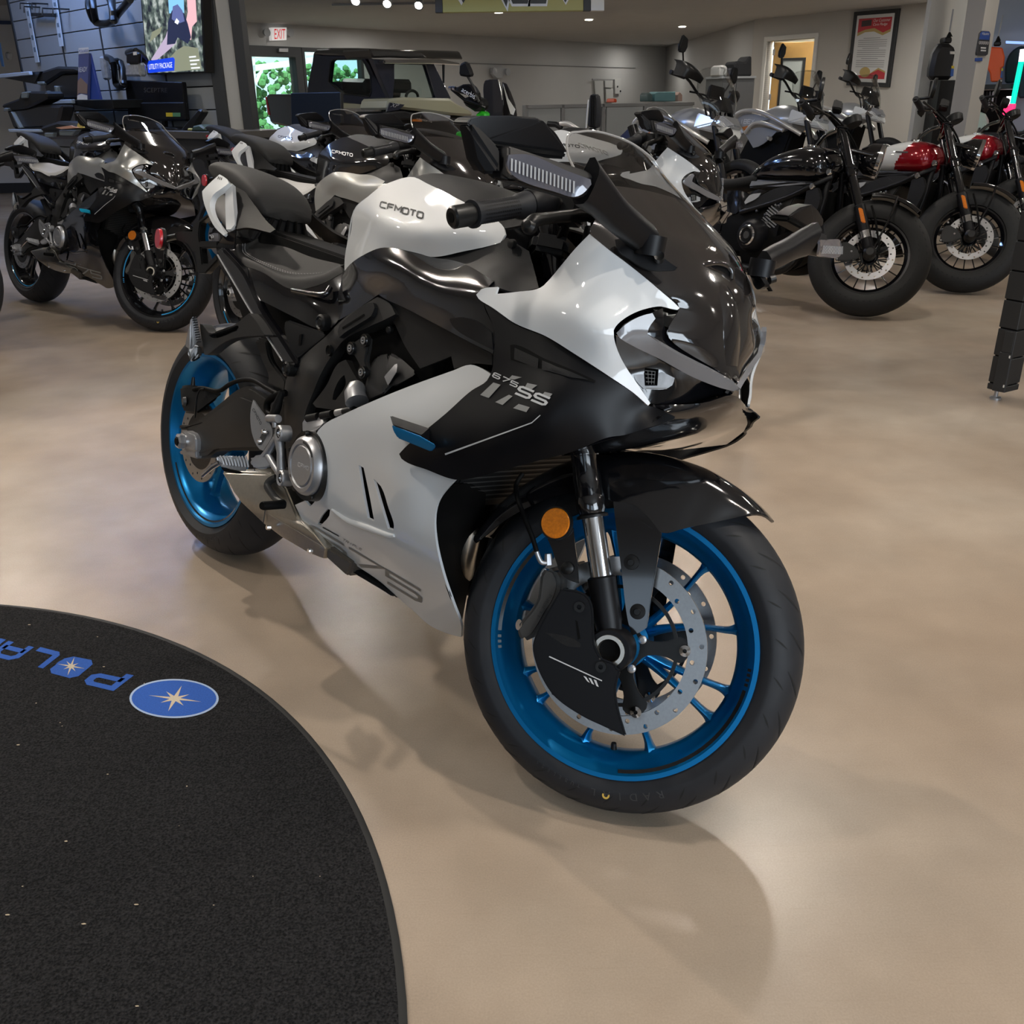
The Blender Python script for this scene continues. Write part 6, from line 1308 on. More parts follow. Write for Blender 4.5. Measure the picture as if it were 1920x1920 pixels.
    under(wslab('housing', GREYP, K([(1682, 405), (1755, 408), (1750, 440), (1735, 468), (1700, 468), (1680, 440)]), BW, .14, .1), el)
    for x in (1678, 1758): under(lathe('lamp_head', GREYP, [(0, 0), (0, .07), (.06, .08), (.08, 0)], BW.at(400+x/3.2, 432/3.2, .14), tuple(BW.n), None, 16), el)
    structure(wslab('trim_2', mat('wall seam', (.16, .155, .15), .8), [(880, 118), (1192, 127), (1192, 128.2), (880, 119.6)], BW, .02, .02, None, 0))
    wr = empty('notice_rack', tuple(BW.at(1130, 165)), 0, 'pale wall rack of papers above the grey partition', 'rack')
    H4 = lambda pts: [(1000+x/4, y/4) for x, y in pts]
    under(wslab('rail', CAST, H4([(445, 590), (598, 595), (598, 602), (445, 600)]), BW, .08, .03), wr)
    for q in ([(460, 605), (525, 605), (527, 760), (470, 755)], [(538, 605), (596, 608), (596, 660), (540, 655)], [(545, 665), (600, 668), (600, 765), (548, 762)]): under(wslab('paper_pocket', mat('pale paper', (.42, .42, .40), .7), H4(q), BW, .06, .03), wr)
    th = empty('wall_switch_box', tuple(BW.at(1158, 160)), 0, 'pale switch box on the back wall right of the paper rack', 'switch')
    under(wslab('cover', mat('pale paper', (.42, .42, .40)), H4([(612, 595), (658, 590), (656, 700), (614, 705)]), BW, .07, .06), th)
    for y in (650, 684): under(lathe('knob', BOLT, [(0, 0), (0, .025), (.02, .02), (.02, 0)], BW.at(1000+(630 if y < 660 else 652)/4, y/4, .07), tuple(BW.n), None, 10), th)
    # ---------------- grey office partition and what stands on it
    PT = VP(plan(985, 15.5), plan(1300, 17.5))
    pt = empty('office_partition', tuple(PT.at(1120, 250)*np.array([1, 1, 0])), 0, 'grey office partition in front of the back wall', 'partition')
    GF = mat('partition frame', (.16, .16, .16), .5); GP = mat('grey partition fabric', (.26, .27, .27), .85)
    zt2 = PT.at(1100, 195)[2]
    def sx(px): w = PT.at(px, 215); return np.dot(w[:2]-PT.p[:2], PT.t)
    for a, b in ((988, 1053), (1057, 1110), (1118, 1126), (1136, 1207), (1211, 1300)):
        under(wbox('fabric_panel', GP, np.array([(sx(a)+.02, .05), (sx(b)-.02, .05), (sx(b)-.02, zt2-.04), (sx(a)+.02, zt2-.04)]), PT, 0, .04), pt)
    for a in (986, 1055, 1113, 1131, 1209): under(wbox('upright', GF, np.array([(sx(a)-.03, 0), (sx(a)+.03, 0), (sx(a)+.03, zt2), (sx(a)-.03, zt2)]), PT, .015, .07), pt)
    under(wbox('top_rail', GF, np.array([(sx(985), zt2-.05), (sx(1300), zt2-.05), (sx(1300), zt2), (sx(985), zt2)]), PT, .015, .07), pt)
    PB = VP(PT.a-PT.n[:2]*.25, PT.b-PT.n[:2]*.25)
    for nm, q, m, lb in (('storage_bin', [(1228, 190), (1228, 176), (1234, 172), (1267, 172), (1267, 190)], mat('teal plastic', (.10, .22, .24), .4), 'teal plastic storage bin behind the grey partition'), ('bottle', [(1214, 190), (1214, 178), (1218, 173), (1224, 178), (1224, 190)], mat('dark teal plastic', (.05, .09, .09), .4), 'dark teal bottle standing left of the teal bin'), ('spray_bottle', [(1272, 190), (1272, 178), (1275, 172), (1280, 178), (1280, 190)], mat('pinkish plastic', (.36, .24, .2), .5), 'small pinkish bottle right of the teal bin'), ('orange_marker', [(1151, 192), (1152, 186), (1154, 184), (1157, 186), (1157, 192)], mat('orange plastic', (.55, .07, .02), .5), 'small orange object on top of the partition')):
        tag(wslab(nm, m, q, PB, 0, .2, None, .01), lb, nm.replace('_', ' '))
    tag(wbox('counter_ledge', GF, np.array([(sx(1120), zt2-.16), (sx(1300), zt2-.16), (sx(1300), zt2-.09), (sx(1120), zt2-.09)]), PB, .1, .5), 'grey ledge behind the office partition under the bottles', 'ledge')
    # ---------------- grey cabinet with bags in the recess
    CB = VP(plan(1350, 15.6), plan(1420, 15.8))
    cb = empty('storage_cabinet', tuple(CB.at(1380, 200)*np.array([1, 1, 0])), 0, 'tall dark grey cabinet left of the beige wall edge', 'cabinet'); GC = mat('dark grey cabinet', (.10, .10, .10), .5)
    zc = CB.at(1380, 147)[2]; sc_ = lambda px: np.dot(CB.at(px, 200)[:2]-CB.p[:2], CB.t)
    under(wbox('body', GC, np.array([(sc_(1352), 0), (sc_(1412), 0), (sc_(1412), zc), (sc_(1352), zc)]), CB, -.02, .5), cb)
    for a, b in ((1353, 1377), (1378, 1411)): under(wbox('door', GC, np.array([(sc_(a), .05), (sc_(b), .05), (sc_(b), zc-.05), (sc_(a), zc-.05)]), CB, 0, .02), cb)
    under(wbox('top', GREYP, np.array([(sc_(1350), zc), (sc_(1413), zc), (sc_(1413), zc+.03), (sc_(1350), zc+.03)]), CB, .01, .52), cb)
    for nm, q, m, lb in (('crumpled_bag', [(1349, 145), (1350, 127), (1356, 124), (1364, 126), (1365, 145)], mat('crumpled white paper', (.5, .49, .47), .7, bump=.6, bscale=20), 'crumpled white bag on top of the grey cabinet'), ('dark_box', [(1366, 145), (1366, 130), (1376, 129), (1377, 145)], mat('dark cloth', (.03, .03, .035), .8), 'dark box between the white bag and the black bag'), ('black_bag', [(1378, 144), (1377, 119), (1382, 116), (1398, 118), (1404, 108), (1410, 106), (1410, 144)], mat('black cloth', (.008, .008, .010), .7), 'black bag with handles on top of the grey cabinet')):
        tag(wslab(nm, m, q, CB, -.05, .3, None, .02), lb, nm.split('_')[-1]); rest([o for o in COL.objects if o.name == nm][0], zc+.031)
    # ---------------- beige wall with door and poster
    W3 = VP(at_z(1428, 74, 2.12)[:2], at_z(1534, 66, 2.12)[:2])
    s = lambda px, py=120: np.dot(W3.at(px, py)[:2]-W3.p[:2], W3.t)
    sl, sr = s(1408, 120)-.0, s(1745, 60)+2.5; d0, d1 = s(1436), s(1524)
    W3.z = 2.08
    structure(wbox('wall_front', WALLP, np.array([(sl, 0), (sr, 0), (sr, 3.4), (sl, 3.4)]), W3, 0, .14, None, 0, [np.array([(d0, .01), (d1, .01), (d1, W3.z), (d0, W3.z)])]))
    wl_ = W3.p+np.array([W3.t[0], W3.t[1], 0])*(sl-.0)
    D2 = empty('door_2', (0, 0, 0)); structure(D2)
    wbox('door_frame', TRIMW, np.array([(d0-.07, 0), (d1+.07, 0), (d1+.07, W3.z+.08), (d0-.07, W3.z+.08)]), W3, .03, .2, D2, .006, [np.array([(d0, .0), (d1, .0), (d1, W3.z), (d0, W3.z)])])
    hin = W3.p[:2]+W3.t*(d0+.06)-W3.n[:2]*.12; dirn = W3.t*.80-W3.n[:2]*.60; DL = VP(hin, hin+dirn)
    lf = wbox('door_leaf', mat('honey wood', (.50, .29, .09), .45, noise=.15, nscale=6), np.array([(0, .01), (.80, .01), (.80, 2.06), (0, 2.06)]), DL, 0, .045, D2, .004, [np.array([(.16, .85), (.56, .85), (.56, 1.78), (.16, 1.78)])])
    wbox('leaf_window_frame', POSTD, np.array([(.14, .83), (.58, .83), (.58, 1.80), (.14, 1.80)]), DL, .01, .06, lf, .002, [np.array([(.18, .87), (.54, .87), (.54, 1.76), (.18, 1.76)])])
    wbox('leaf_window_glass', mat('pale door glass', (.42, .45, .42), .25), np.array([(.17, .86), (.55, .86), (.55, 1.77), (.17, 1.77)]), DL, -.015, .008, lf, 0)
    for z in (.3, 1.1, 1.85): wbox('hinge', CAST, np.array([(-.02, z), (.02, z), (.02, z+.1), (-.02, z+.1)]), DL, .012, .03, lf)
    BR = VP(W3.a-W3.n[:2]*1.9, W3.b-W3.n[:2]*1.9); structure(wbox('wall_office', mat('pale office wall', (.62, .62, .54), .8), np.array([(d0-1.5, 0), (d1+2.5, 0), (d1+2.5, 2.6), (d0-1.5, 2.6)]), BR, 0, .1, None, 0))
    # framed pledge
    W4 = lambda pts: [(1440+x/4, y/4) for x, y in pts]
    po = empty('framed_certificate', tuple(W3.at(1640, 90)), 0, 'black framed red and white certificate with gold seal on the beige wall', 'certificate')
    q = W4([(645, 90), (985, 62), (905, 655), (585, 640)])
    def lerpq(q, a, b, c, d): return [tuple(p) for p in quadmap([q[3], q[2], q[1], q[0]], np.array([(a, b), (c, b), (c, d), (a, d)], float))]
    under(wslab('frame', POSTD, q, W3, .05, .05, None, .004), po)
    under(wslab('mount', mat('white card', (.62, .62, .61), .6), lerpq(q, .085, .055, .915, .945), W3, .052, .004, None, 0), po)
    pp = lambda u, v: tuple(quadmap([q[3], q[2], q[1], q[0]], np.array([[u, v]]))[0])
    REDP = mat('poster red', (.45, .03, .04), .5); GOLD = mat('poster gold', (.42, .30, .10), .4)
    under(wslab('red_header', REDP, [pp(.13, .9), pp(.87, .9), pp(.87, .72), pp(.7, .67), pp(.5, .74), pp(.3, .72), pp(.13, .68)], W3, .0535, .001, None, 0), po)
    under(wslab('gold_wave', GOLD, [pp(.13, .71), pp(.3, .75), pp(.5, .765), pp(.7, .70), pp(.87, .745), pp(.87, .71), pp(.7, .665), pp(.5, .72), pp(.3, .715), pp(.13, .665)], W3, .0545, .001, None, 0), po)
    under(wslab('red_footer', REDP, [pp(.13, .13), pp(.13, .10), pp(.87, .10), pp(.87, .18), pp(.7, .22), pp(.5, .16)], W3, .0535, .001, None, 0), po)
    under(wslab('gold_wave', GOLD, [pp(.5, .16), pp(.7, .245), pp(.87, .20), pp(.87, .18), pp(.7, .22)], W3, .0545, .001, None, 0), po)
    under(wslab('dark_logo', mat('poster dark', (.05, .03, .03), .5), [pp(.2, .87), pp(.42, .88), pp(.42, .80), pp(.2, .79)], W3, .0545, .001, None, 0), po)
    wht = mat('poster lettering', (.7, .66, .62), .6)
    under(flattext('poster_lettering', 'Our Customer', wht, [pp(.46, .845), pp(.84, .845), pp(.84, .885), pp(.46, .885)], W3, .056, None, .25), po)
    under(flattext('poster_lettering', 'Care Pledge', wht, [pp(.46, .785), pp(.78, .785), pp(.78, .83), pp(.46, .83)], W3, .056, None, .25), po)
    rows = []
    for i in range(15):
        v = .63-.027*i; a, b = ((.17, .82) if i % 5 else (.28, .66)); rows.append(np.array([(a, v), (b, v), (b, v+.009), (a, v+.009)]))
    under(flatmark('text_line', mat('poster grey', (.30, .30, .30), .6), rows, [pp(0, 0), pp(1, 0), pp(1, 1), pp(0, 1)], W3, .055, None), po)
    cs = [pp(.40+.12*math.cos(a), .185+.068*math.sin(a)) for a in np.linspace(0, 2*math.pi, 20, endpoint=False)]
    under(wslab('gold_seal', GOLD, cs, W3, .058, .003, None, 0), po)
    # ---------------- pillar with jugs and sign
    V6 = lambda pts: [(1700+x/6.4, y/6.4) for x, y in pts]
    PF = VP(plan(1744, 10.2, 100), plan(1815, 10.2, 100))
    vx = lambda pl, px, py: np.dot(pl.at(px, py)[:2]-pl.p[:2], pl.t)
    structure(wbox('wall_return', mat('cream paint', (.50, .49, .45), .7), np.array([(vx(PF, 1744, 20), 0), (vx(PF, 1812, 20), 0), (vx(PF, 1812, 20), 3.4), (vx(PF, 1744, 20), 3.4)]), PF, 0, .1, None, 0))
    a = plan(1806, 9.3, 60); b = plan(1840, 8.9, 60); c = plan(1864, 9.2, 60)
    S1 = VP(a, b); S2 = VP(b, c); dd = a+(c-b)
    V = []; 
    for z in (0, 3.4):
        for p in (a, b, c, dd): V.append((p[0], p[1], z))
    structure(pobj('trim_3', V, [(0, 1, 5, 4), (1, 2, 6, 5), (2, 3, 7, 6), (3, 0, 4, 7)], WALLP, recalc=True))
    sg = empty('hanging_price_sign', tuple(S2.at(1845, 80)), 0, 'dark rounded sign with blue top on the beige pillar', 'sign')
    under(wslab('board', mat('dark sign', (.025, .026, .03), .5), V6([(880, 400), (905, 370), (995, 375), (1008, 410), (975, 655), (955, 668), (840, 665), (838, 640)]), S2, .02, .012), sg)
    under(wslab('blue_header', mat('sign blue', (.02, .06, .26), .5), V6([(885, 400), (905, 376), (992, 380), (1002, 410), (990, 480), (872, 472)]), S2, .0215, .001, None, 0), sg)
    under(flattext('sign_lettering', 'POLARIS', LSIL, V6([(905, 418), (985, 420), (990, 396), (908, 390)]), S2, .023, None), sg)
    under(flattext('sign_lettering', '00000', LSIL, V6([(868, 530), (980, 535), (985, 500), (872, 492)]), S2, .023, None), sg)
    for y in (568, 600): under(flatmark('text_line', LSIL, UNIT, V6([(888, y+14), (950, y+18), (953, y), (890, y-4)]), S2, .023, None), sg)
    st = empty('blue_sticker', tuple(S2.at(1835, 112)), 0, 'small blue sticker below the dark sign on the pillar', 'sticker'); under(wslab('label', mat('sign blue', (.02, .06, .26)), V6([(825, 695), (912, 690), (910, 735), (822, 738)]), S2, .012, .006), st)
    # jugs
    def jug(nm, m, pts, cap, wand, pl, off, lb, extra):
        j = empty(nm, tuple(pl.at(*V6([cap[0]])[0], off)), 0, lb, 'jug', 'fuel jugs by the pillar')
        under(wslab('body', m, V6(pts), pl, off, .12, None, .035, smooth=False), j)
        under(wslab('cap', BOLT, V6(cap), pl, off-.04, .12, None, .012), j)
        under(tube('hose', GREYP, [pl.at(*V6([p])[0], off-.1) for p in wand], .008, None, 8), j)
        under(tube('spout', BOLT, [pl.at(*V6([p])[0], off-.1) for p in ((wand[0][0]-3, wand[0][1]+60), wand[0])], [.03, .008], None, 10), j)
        for n_, mm, qq in extra: under(wslab(n_, mm, V6(qq), pl, off+.004, .006, None, 0), j)
        return j
    BJ = mat('black jug plastic', (.014, .014, .015), .45)
    jug('fuel_jug', BJ, [(400, 530), (430, 515), (570, 525), (600, 620), (575, 760), (560, 960), (280, 960), (290, 820), (330, 640)], [(470, 445), (545, 440), (548, 500), (530, 522), (452, 515), (458, 470)], [(515, 385), (560, 110)], PF, .24, 'black fuel jug with thin hose against the cream wall', [('white_label', TRIMW, [(520, 615), (578, 615), (576, 650), (522, 648)]), ('yellow_label', mat('label yellow', (.5, .38, .02), .5), [(540, 790), (572, 790), (570, 822), (536, 822)]), ('blue_label', mat('label blue', (.02, .08, .3), .5), [(534, 824), (568, 824), (560, 915), (522, 915)])])
    jk = empty('jug_stand', tuple(PF.at(1760, 220)*np.array([1, 1, 0])), 0, 'tall black stand under the black fuel jug', 'stand'); zz = PF.at(*V6([(420, 965)])[0], .2)[2]
    under(wbox('body', BOLT, np.array([(vx(PF, *V6([(275, 965)])[0]), 0), (vx(PF, *V6([(565, 965)])[0]), 0), (vx(PF, *V6([(565, 965)])[0]), zz), (vx(PF, *V6([(275, 965)])[0]), zz)]), PF, .26, .24), jk)
    # shop wall right of the pillar
    SWp = VP(plan(1820, 11.6), plan(2000, 11.2))
    structure(wbox('wall_shop', mat('bluish shop wall', (.36, .40, .47), .7), np.array([(-.2, 0), (1.6, 0), (1.6, 3.4), (-.2, 3.4)]), SWp, -.5, .1, None, 0))
    xs = lambda px, py=150: np.dot(SWp.at(px, py)[:2]-SWp.p[:2], SWp.t)
    sh = empty('display_shelf', tuple(SWp.at(1890, 250)*np.array([1, 1, 0])), 0, 'black shop shelf holding the orange jug right of the pillar', 'shelf')
    z1 = SWp.at(1875, 158)[2]; z0 = SWp.at(1860, 248)[2]
    under(wbox('shelf_board', BOLT, np.array([(xs(1828), z1-.05), (xs(1906), z1-.05), (xs(1906), z1), (xs(1828), z1)]), SWp, .0, .45), sh)
    under(wbox('shelf_board', BOLT, np.array([(xs(1815), z0-.05), (xs(1990), z0-.05), (xs(1990), z0), (xs(1815), z0)]), SWp, .0, .45), sh)
    under(wbox('back_panel', INNER, np.array([(xs(1828), z0), (xs(1906), z0), (xs(1906), z1), (xs(1828), z1)]), SWp, -.42, .02), sh)
    under(wbox('base', POSTD, np.array([(xs(1815), 0), (xs(1990), 0), (xs(1990), z0-.05), (xs(1815), z0-.05)]), SWp, -.02, .4), sh)
    under(tube('hang_rail', CAST, [SWp.at(1832, 168, -.1), SWp.at(1902, 166, -.1)], .012, None, 8), sh)
    jug('fuel_jug', mat('orange jug plastic', (.75, .09, .01), .4), [(985, 580), (1010, 560), (1150, 570), (1178, 680), (1168, 800), (1130, 820), (1145, 980), (1010, 985), (1000, 880), (960, 800), (960, 740)], [(1050, 495), (1135, 490), (1132, 550), (1040, 552)], [(1100, 435), (1155, 180)], SWp, -.05, 'orange fuel jug on the black shelf right of the pillar', [('yellow_label', mat('label yellow', (.5, .38, .02)), [(1138, 820), (1160, 820), (1158, 850), (1136, 850)]), ('blue_label', mat('label blue', (.02, .08, .3)), [(1136, 850), (1150, 850), (1145, 935), (1122, 935)])])
    for i, (x, m) in enumerate(((1838, 'white'), (1844, 'black'), (1850, 'black'), (1856, 'grey'), (1862, 'white'), (1868, 'black'))):
        col = {'white': (.5, .5, .52), 'black': (.012, .012, .014), 'grey': (.14, .14, .15)}[m]
        o = wslab('hanging_shirt', mat(m+' shirt cloth', col, .85), [(x-1, 172), (x+1.5, 170), (x+2.2, 176), (x-1.5, 205), (x-4, 204)], SWp, -.08, .02, None, .008); tag(o, ['leftmost white shirt on the rail under the orange jug', 'black shirt beside the leftmost white one on the rail', 'black shirt left of the grey one on the rail', 'grey shirt between a black and a white one on the rail', 'white shirt right of the grey one on the rail', 'rightmost black shirt on the rail under the orange jug'][i], 'shirt', 'shirts on the rail under the orange jug')
    tag(wslab('plastic_bag', mat('pale mint plastic', (.42, .58, .50), .35), V6([(820, 1520), (835, 1370), (870, 1340), (950, 1370), (985, 1440), (990, 1560), (818, 1570)]), SWp, -.05, .25, None, .03), 'pale mint plastic bag on the lower shop shelf', 'bag')
    tag(wslab('hanging_jacket', mat('dark teal cloth', (.012, .03, .045), .8), V6([(1190, 760), (1240, 640), (1340, 560), (1400, 545), (1500, 600), (1540, 900), (1500, 1180), (1340, 1180), (1330, 960), (1290, 990), (1180, 1000)]), SWp, -.2, .15, None, .04, smooth=True), 'dark teal jacket hanging behind the light whips', 'jacket')
    tag(wslab('light_box', mat('blue light strip', (.2, .3, .6), .5, emit=(.25, .42, 1), estr=1.2), V6([(1190, 490), (1440, 500), (1440, 530), (1190, 520)]), SWp, -.3, .05, None, .004), 'blue glowing strip above the dark jacket', 'light')
    for nm, pts, lb in (('light_whip', [((1395, 590), (1375, 740), 'white'), ((1375, 740), (1272, 1245), 'teal'), ((1272, 1245), (1225, 1470), 'red')], 'long glowing light whip, white and green above red'), ('light_whip', [((1232, 1155), (1215, 1265), 'white'), ((1215, 1265), (1170, 1465), 'red')], 'short glowing light whip, white above red')):
        wo = .1 if 'long' in lb else .03; w_ = empty(nm, tuple(SWp.at(*V6([pts[-1][1]])[0], wo)), 0, lb, 'light', 'light whips by the jacket')
        for p0, p1, c in pts:
            cc = {'white': (1, .95, 1), 'teal': (.0, .62, .42), 'red': (1, .03, .14)}[c]
            under(tube('glowing_tube', mat(c+' light tube', cc, .4, emit=cc, estr=1.3), [SWp.at(*V6([p0])[0], wo), SWp.at(*V6([p1])[0], wo)], .028 if c != 'red' else .036, None, 12), w_)
        under(tube('base', BOLT, [SWp.at(*V6([pts[-1][1]])[0], wo), SWp.at(*V6([pts[-1][1]])[0], wo)*np.array([1, 1, 0])+np.array([0, 0, z0])], .03, None, 10), w_)
    return BW, PT
def under(o, root): o.parent = root; o.matrix_parent_inverse = Matrix.Translation(-root.location); return o
def build_left(BW):
    I = lambda pts: [(x/8.727, 60+y/8.727) for x, y in pts]
    L = lambda pts: [(x/4, y/4) for x, y in pts]
    K = lambda pts: [(400+x/3.2, y/3.2) for x, y in pts]
    SW = VP(plan(395, 7.7), plan(45, 10.4)); s = lambda px, py=125: np.dot(SW.at(px, py)[:2]-SW.p[:2], SW.t)
    # slat wall
    sw = empty('slat_wall', (SW.p[0], SW.p[1], 0), 0, 'grey slatted display wall behind the silver sport motorcycle', 'display wall')
    SL = mat('grey slat board', (.24, .255, .265), .65, noise=.12, nscale=2.5)
    bm = bmesh.new(); z = .0; h = .155
    slats = []
    inv = Matrix.Translation(-sw.location)
    s_left = s(47, 150)
    for i in range(18):
        z0 = i*.16; V = []
        o = wbox('slat', SL, np.array([(-.1, z0+.004), (s_left, z0+.004), (s_left, z0+.156), (-.1, z0+.156)]), SW, 0, .03, None, .002); slats.append(o)
    b0 = slats[0]; bm = bmesh.new()
    for o in slats: bm.from_mesh(o.data)
    for o in slats[1:]: bpy.data.objects.remove(o)
    bm.to_mesh(b0.data); bm.free(); b0.name = 'slat_board'; under(b0, sw)
    under(wbox('backing', INNER, np.array([(-.1, 0), (s_left, 0), (s_left, 2.9), (-.1, 2.9)]), SW, -.032, .02, None, 0), sw)
    for px, py in ((120, 100), (195, 100), (305, 100)): a = s(px, py); under(wbox('channel_strip', POSTD, np.array([(a-.012, 0), (a+.012, 0), (a+.012, 2.9), (a-.012, 2.9)]), SW, .004, .03, None, 0), sw)
    under(wbox('end_channel', POSTD, np.array([(s_left, 0), (s_left+.04, 0), (s_left+.04, 2.9), (s_left, 2.9)]), SW, .01, .06, None, 0), sw)
    # framed post between the slat wall and the far bay
    PO = VP(plan(390, 7.6, 125), plan(461, 7.6, 125)); p = lambda px: np.dot(PO.at(px, 125)[:2]-PO.p[:2], PO.t)
    for nm, a, b, m, o, lb in (('frame_post', 394, 416, POSTD, .0, 'trim_4'), ('post', 416, 443, WALLP, -.03, 'trim_5'), ('frame_post', 443, 462, POSTD, .0, 'trim_6')):
        structure(wbox(lb, m, np.array([(p(a), 0), (p(b), 0), (p(b), 3.3), (p(a), 3.3)]), PO, o, .16, None, .003))
    # television with a picture
    tv = empty('television', tuple(SW.at(330, 70, .08)), 0, 'tall television showing an off-road ride on the slat wall', 'television'); un = lambda o: under(o, tv)
    q = [(277, 138.5), (383, 135), (371, -130), (254, -130)]
    un(wslab('casing', BOLT, [(276, 140), (386, 136.5), (374, -135), (252, -135)], SW, .09, .07))
    def scr(nm, c, pts, o, st=1.0): return un(wslab(nm, mat(nm.replace('_', ' ')+' glow', (.02, .02, .02), .4, emit=c, estr=st), pts, SW, .09+o, .0008, None, 0, smooth=False))
    m = mat('screen foliage', (.02, .02, .02), .3, emit=(.2, .2, .2), estr=.9); nt = m.node_tree
    tc = nt.nodes.new('ShaderNodeTexCoord'); ns = nt.nodes.new('ShaderNodeTexNoise'); ns.inputs['Scale'].default_value = 16; ns.inputs['Detail'].default_value = 9; rp = nt.nodes.new('ShaderNodeValToRGB')
    for e, (ps, c) in zip(rp.color_ramp.elements, ((.40, (.015, .02, .03, 1)), (.66, (.50, .55, .52, 1)))): e.position = ps; e.color = c
    k = rp.color_ramp.elements.new(.53); k.color = (.11, .15, .13, 1)
    nt.links.new(tc.outputs['Object'], ns.inputs['Vector']); nt.links.new(ns.outputs['Fac'], rp.inputs['Fac']); nt.links.new(rp.outputs['Color'], nt.nodes['Principled BSDF'].inputs['Emission Color'])
    un(wslab('screen', m, [(277.5, 137), (382, 133.5), (369.5, -130), (254, -130)], SW, .0915, .001, None, 0))
    scr('picture_sky', (.25, .6, .95), [(317, 25), (345, 25), (343, -60), (312, -60)], .003, 1.0); scr('picture_path', (.55, .45, .62), [(283, 112), (310, 70), (316, 52), (330, 50), (330, 80), (318, 92), (290, 116)], .003, .9)
    scr('picture_rock', (.95, .55, .60), [(346, 55), (352, 22), (350, -10), (366, -10), (369, 40), (360, 50), (358, 75), (347, 72)], .003, .9); scr('picture_grass', (.30, .32, .22), [(280, 80), (300, 62), (304, 50), (285, 60)], .003, .8)
    scr('picture_grass', (.33, .33, .28), [(310, 118), (330, 95), (345, 86), (371, 90), (378, 130), (330, 134), (300, 135)], .0028, .6)
    scr('picture_vehicle', (.02, .03, .10), [(313, 84), (315, 42), (322, 20), (332, 15), (345, 25), (352, 45), (358, 70), (352, 82), (333, 70), (328, 82)], .004, .6); scr('picture_rider', (.16, .2, .5), [(322, 36), (324, 12), (333, 8), (342, 20), (346, 40), (335, 44)], .0045, .7)
    scr('picture_light', (.9, .95, 1), [(327, 42), (331, 34), (336, 40), (333, 46)], .005, 1.0)
    scr('banner', (.004, .05, .72), L([(1104, 458), (1300, 430), (1310, 445), (1306, 530), (1116, 548), (1110, 540)]), .005, 1.0)
    un(flattext('screen_lettering', 'UTILITY PACKAGE', mat('screen white', (.02, .02, .02), .4, emit=(.9, .95, 1), estr=1.0), L([(1118, 522), (1292, 506), (1290, 465), (1116, 482)]), SW, .0965, None))
    un(flatmark('picture_lines', mat('screen white', (.02, .02, .02)), [np.array([(0, v), (1-.3*(i % 2), v), (1-.3*(i % 2), v+.1), (0, v+.1)]) for i, v in enumerate((.05, .3, .55, .8))], L([(1435, 522), (1500, 518), (1490, 405), (1415, 412)]), SW, .096, None))
    # counter, monitor and things on it
    CT = VP(plan(405, 7.0), plan(215, 8.0)); c = lambda px, py=240: np.dot(CT.at(px, py)[:2]-CT.p[:2], CT.t); zt = CT.at(330, 246)[2]
    ct = empty('service_counter', (CT.p[0], CT.p[1], 0), 0, 'dark service counter under the monitor left of the post', 'counter')
    under(wbox('counter_body', POSTD, np.array([(c(405), 0), (c(150), 0), (c(150), zt-.05), (c(405), zt-.05)]), CT, -.03, .5, None, .003), ct)
    under(wbox('counter_top', mat('dark taupe top', (.06, .055, .05), .45), np.array([(c(407), zt-.05), (c(148), zt-.05), (c(148), zt), (c(407), zt)]), CT, 0, .6, None, .003), ct)
    MP = VP(CT.a-CT.n[:2]*.25, CT.b-CT.n[:2]*.25)
    mo = empty('computer_monitor', tuple(MP.at(305, 236)*np.array([1, 1, 0])+np.array([0, 0, zt])), 0, 'black computer monitor seen from behind on the dark counter', 'monitor'); um = lambda o: under(o, mo)
    um(wslab('monitor_back', MBLACK, L([(930, 575), (1360, 590), (1388, 882), (960, 884)]), MP, 0, .04, None, .006)); um(wslab('lower_bulge', MBLACK, L([(965, 745), (1372, 740), (1386, 876), (968, 878)]), MP, .025, .03, None, .008))
    um(flattext('maker_lettering', 'SCEPTRE', mat('dim lettering', (.06, .06, .06), .5), L([(1075, 668), (1250, 668), (1250, 634), (1075, 634)]), MP, .002, None))
    um(wslab('yellow_label', mat('label yellow', (.5, .38, .02)), L([(1240, 820), (1290, 820), (1292, 850), (1242, 850)]), MP, .027, .001, None, 0)); um(wslab('green_label', mat('label green', (.08, .22, .12), .5), L([(1290, 820), (1348, 820), (1350, 850), (1292, 850)]), MP, .027, .001, None, 0))
    um(flatmark('vent_slots', INNER, [np.array([(0, v), (1, v), (1, v+.1), (0, v+.1)]) for v in (0, .2, .4, .6, .8)], L([(985, 822), (993, 822), (989, 766), (981, 766)]), MP, .027, None))
    um(wslab('monitor_stand', BOLT, L([(1207, 860), (1230, 860), (1232, 945), (1210, 945)]), MP, -.03, .03)); um(wslab('stand_base', BOLT, L([(1150, 930), (1310, 935), (1330, 948), (1140, 948)]), MP, .06, .16))
    rest(mo, zt)
    tag(wslab('desk_phone', BOLT, L([(1340, 950), (1420, 860), (1480, 790), (1508, 800), (1512, 830), (1470, 890), (1450, 940), (1440, 955)]), MP, .12, .06, None, .02), 'black desk telephone right of the monitor', 'phone'); rest([o for o in COL.objects if o.name == 'desk_phone'][0], zt)
    tag(wslab('snack_bag', mat('dark green bag', (.03, .06, .05), .5), L([(1420, 955), (1440, 915), (1490, 905), (1530, 935), (1530, 958)]), MP, .24, .1, None, .02), 'dark green bag beside the desk telephone', 'bag'); rest([o for o in COL.objects if o.name == 'snack_bag'][0], zt)
    for x, y, cl, lb in ((1395, 955, 'yellow', 'small yellow candy left of the dark green bag'), (1440, 957, 'pale green', 'small pale green candy in front of the dark green bag')):
        tag(wslab('candy', mat(cl+' candy', (.5, .45, .12) if cl == 'yellow' else (.35, .4, .2), .5), L([(x, y), (x+5, y-20), (x+35, y-18), (x+40, y)]), MP, .14, .05, None, .008), lb, 'candy'); rest([o for o in COL.objects if base(o.name) == 'candy'][-1], zt)
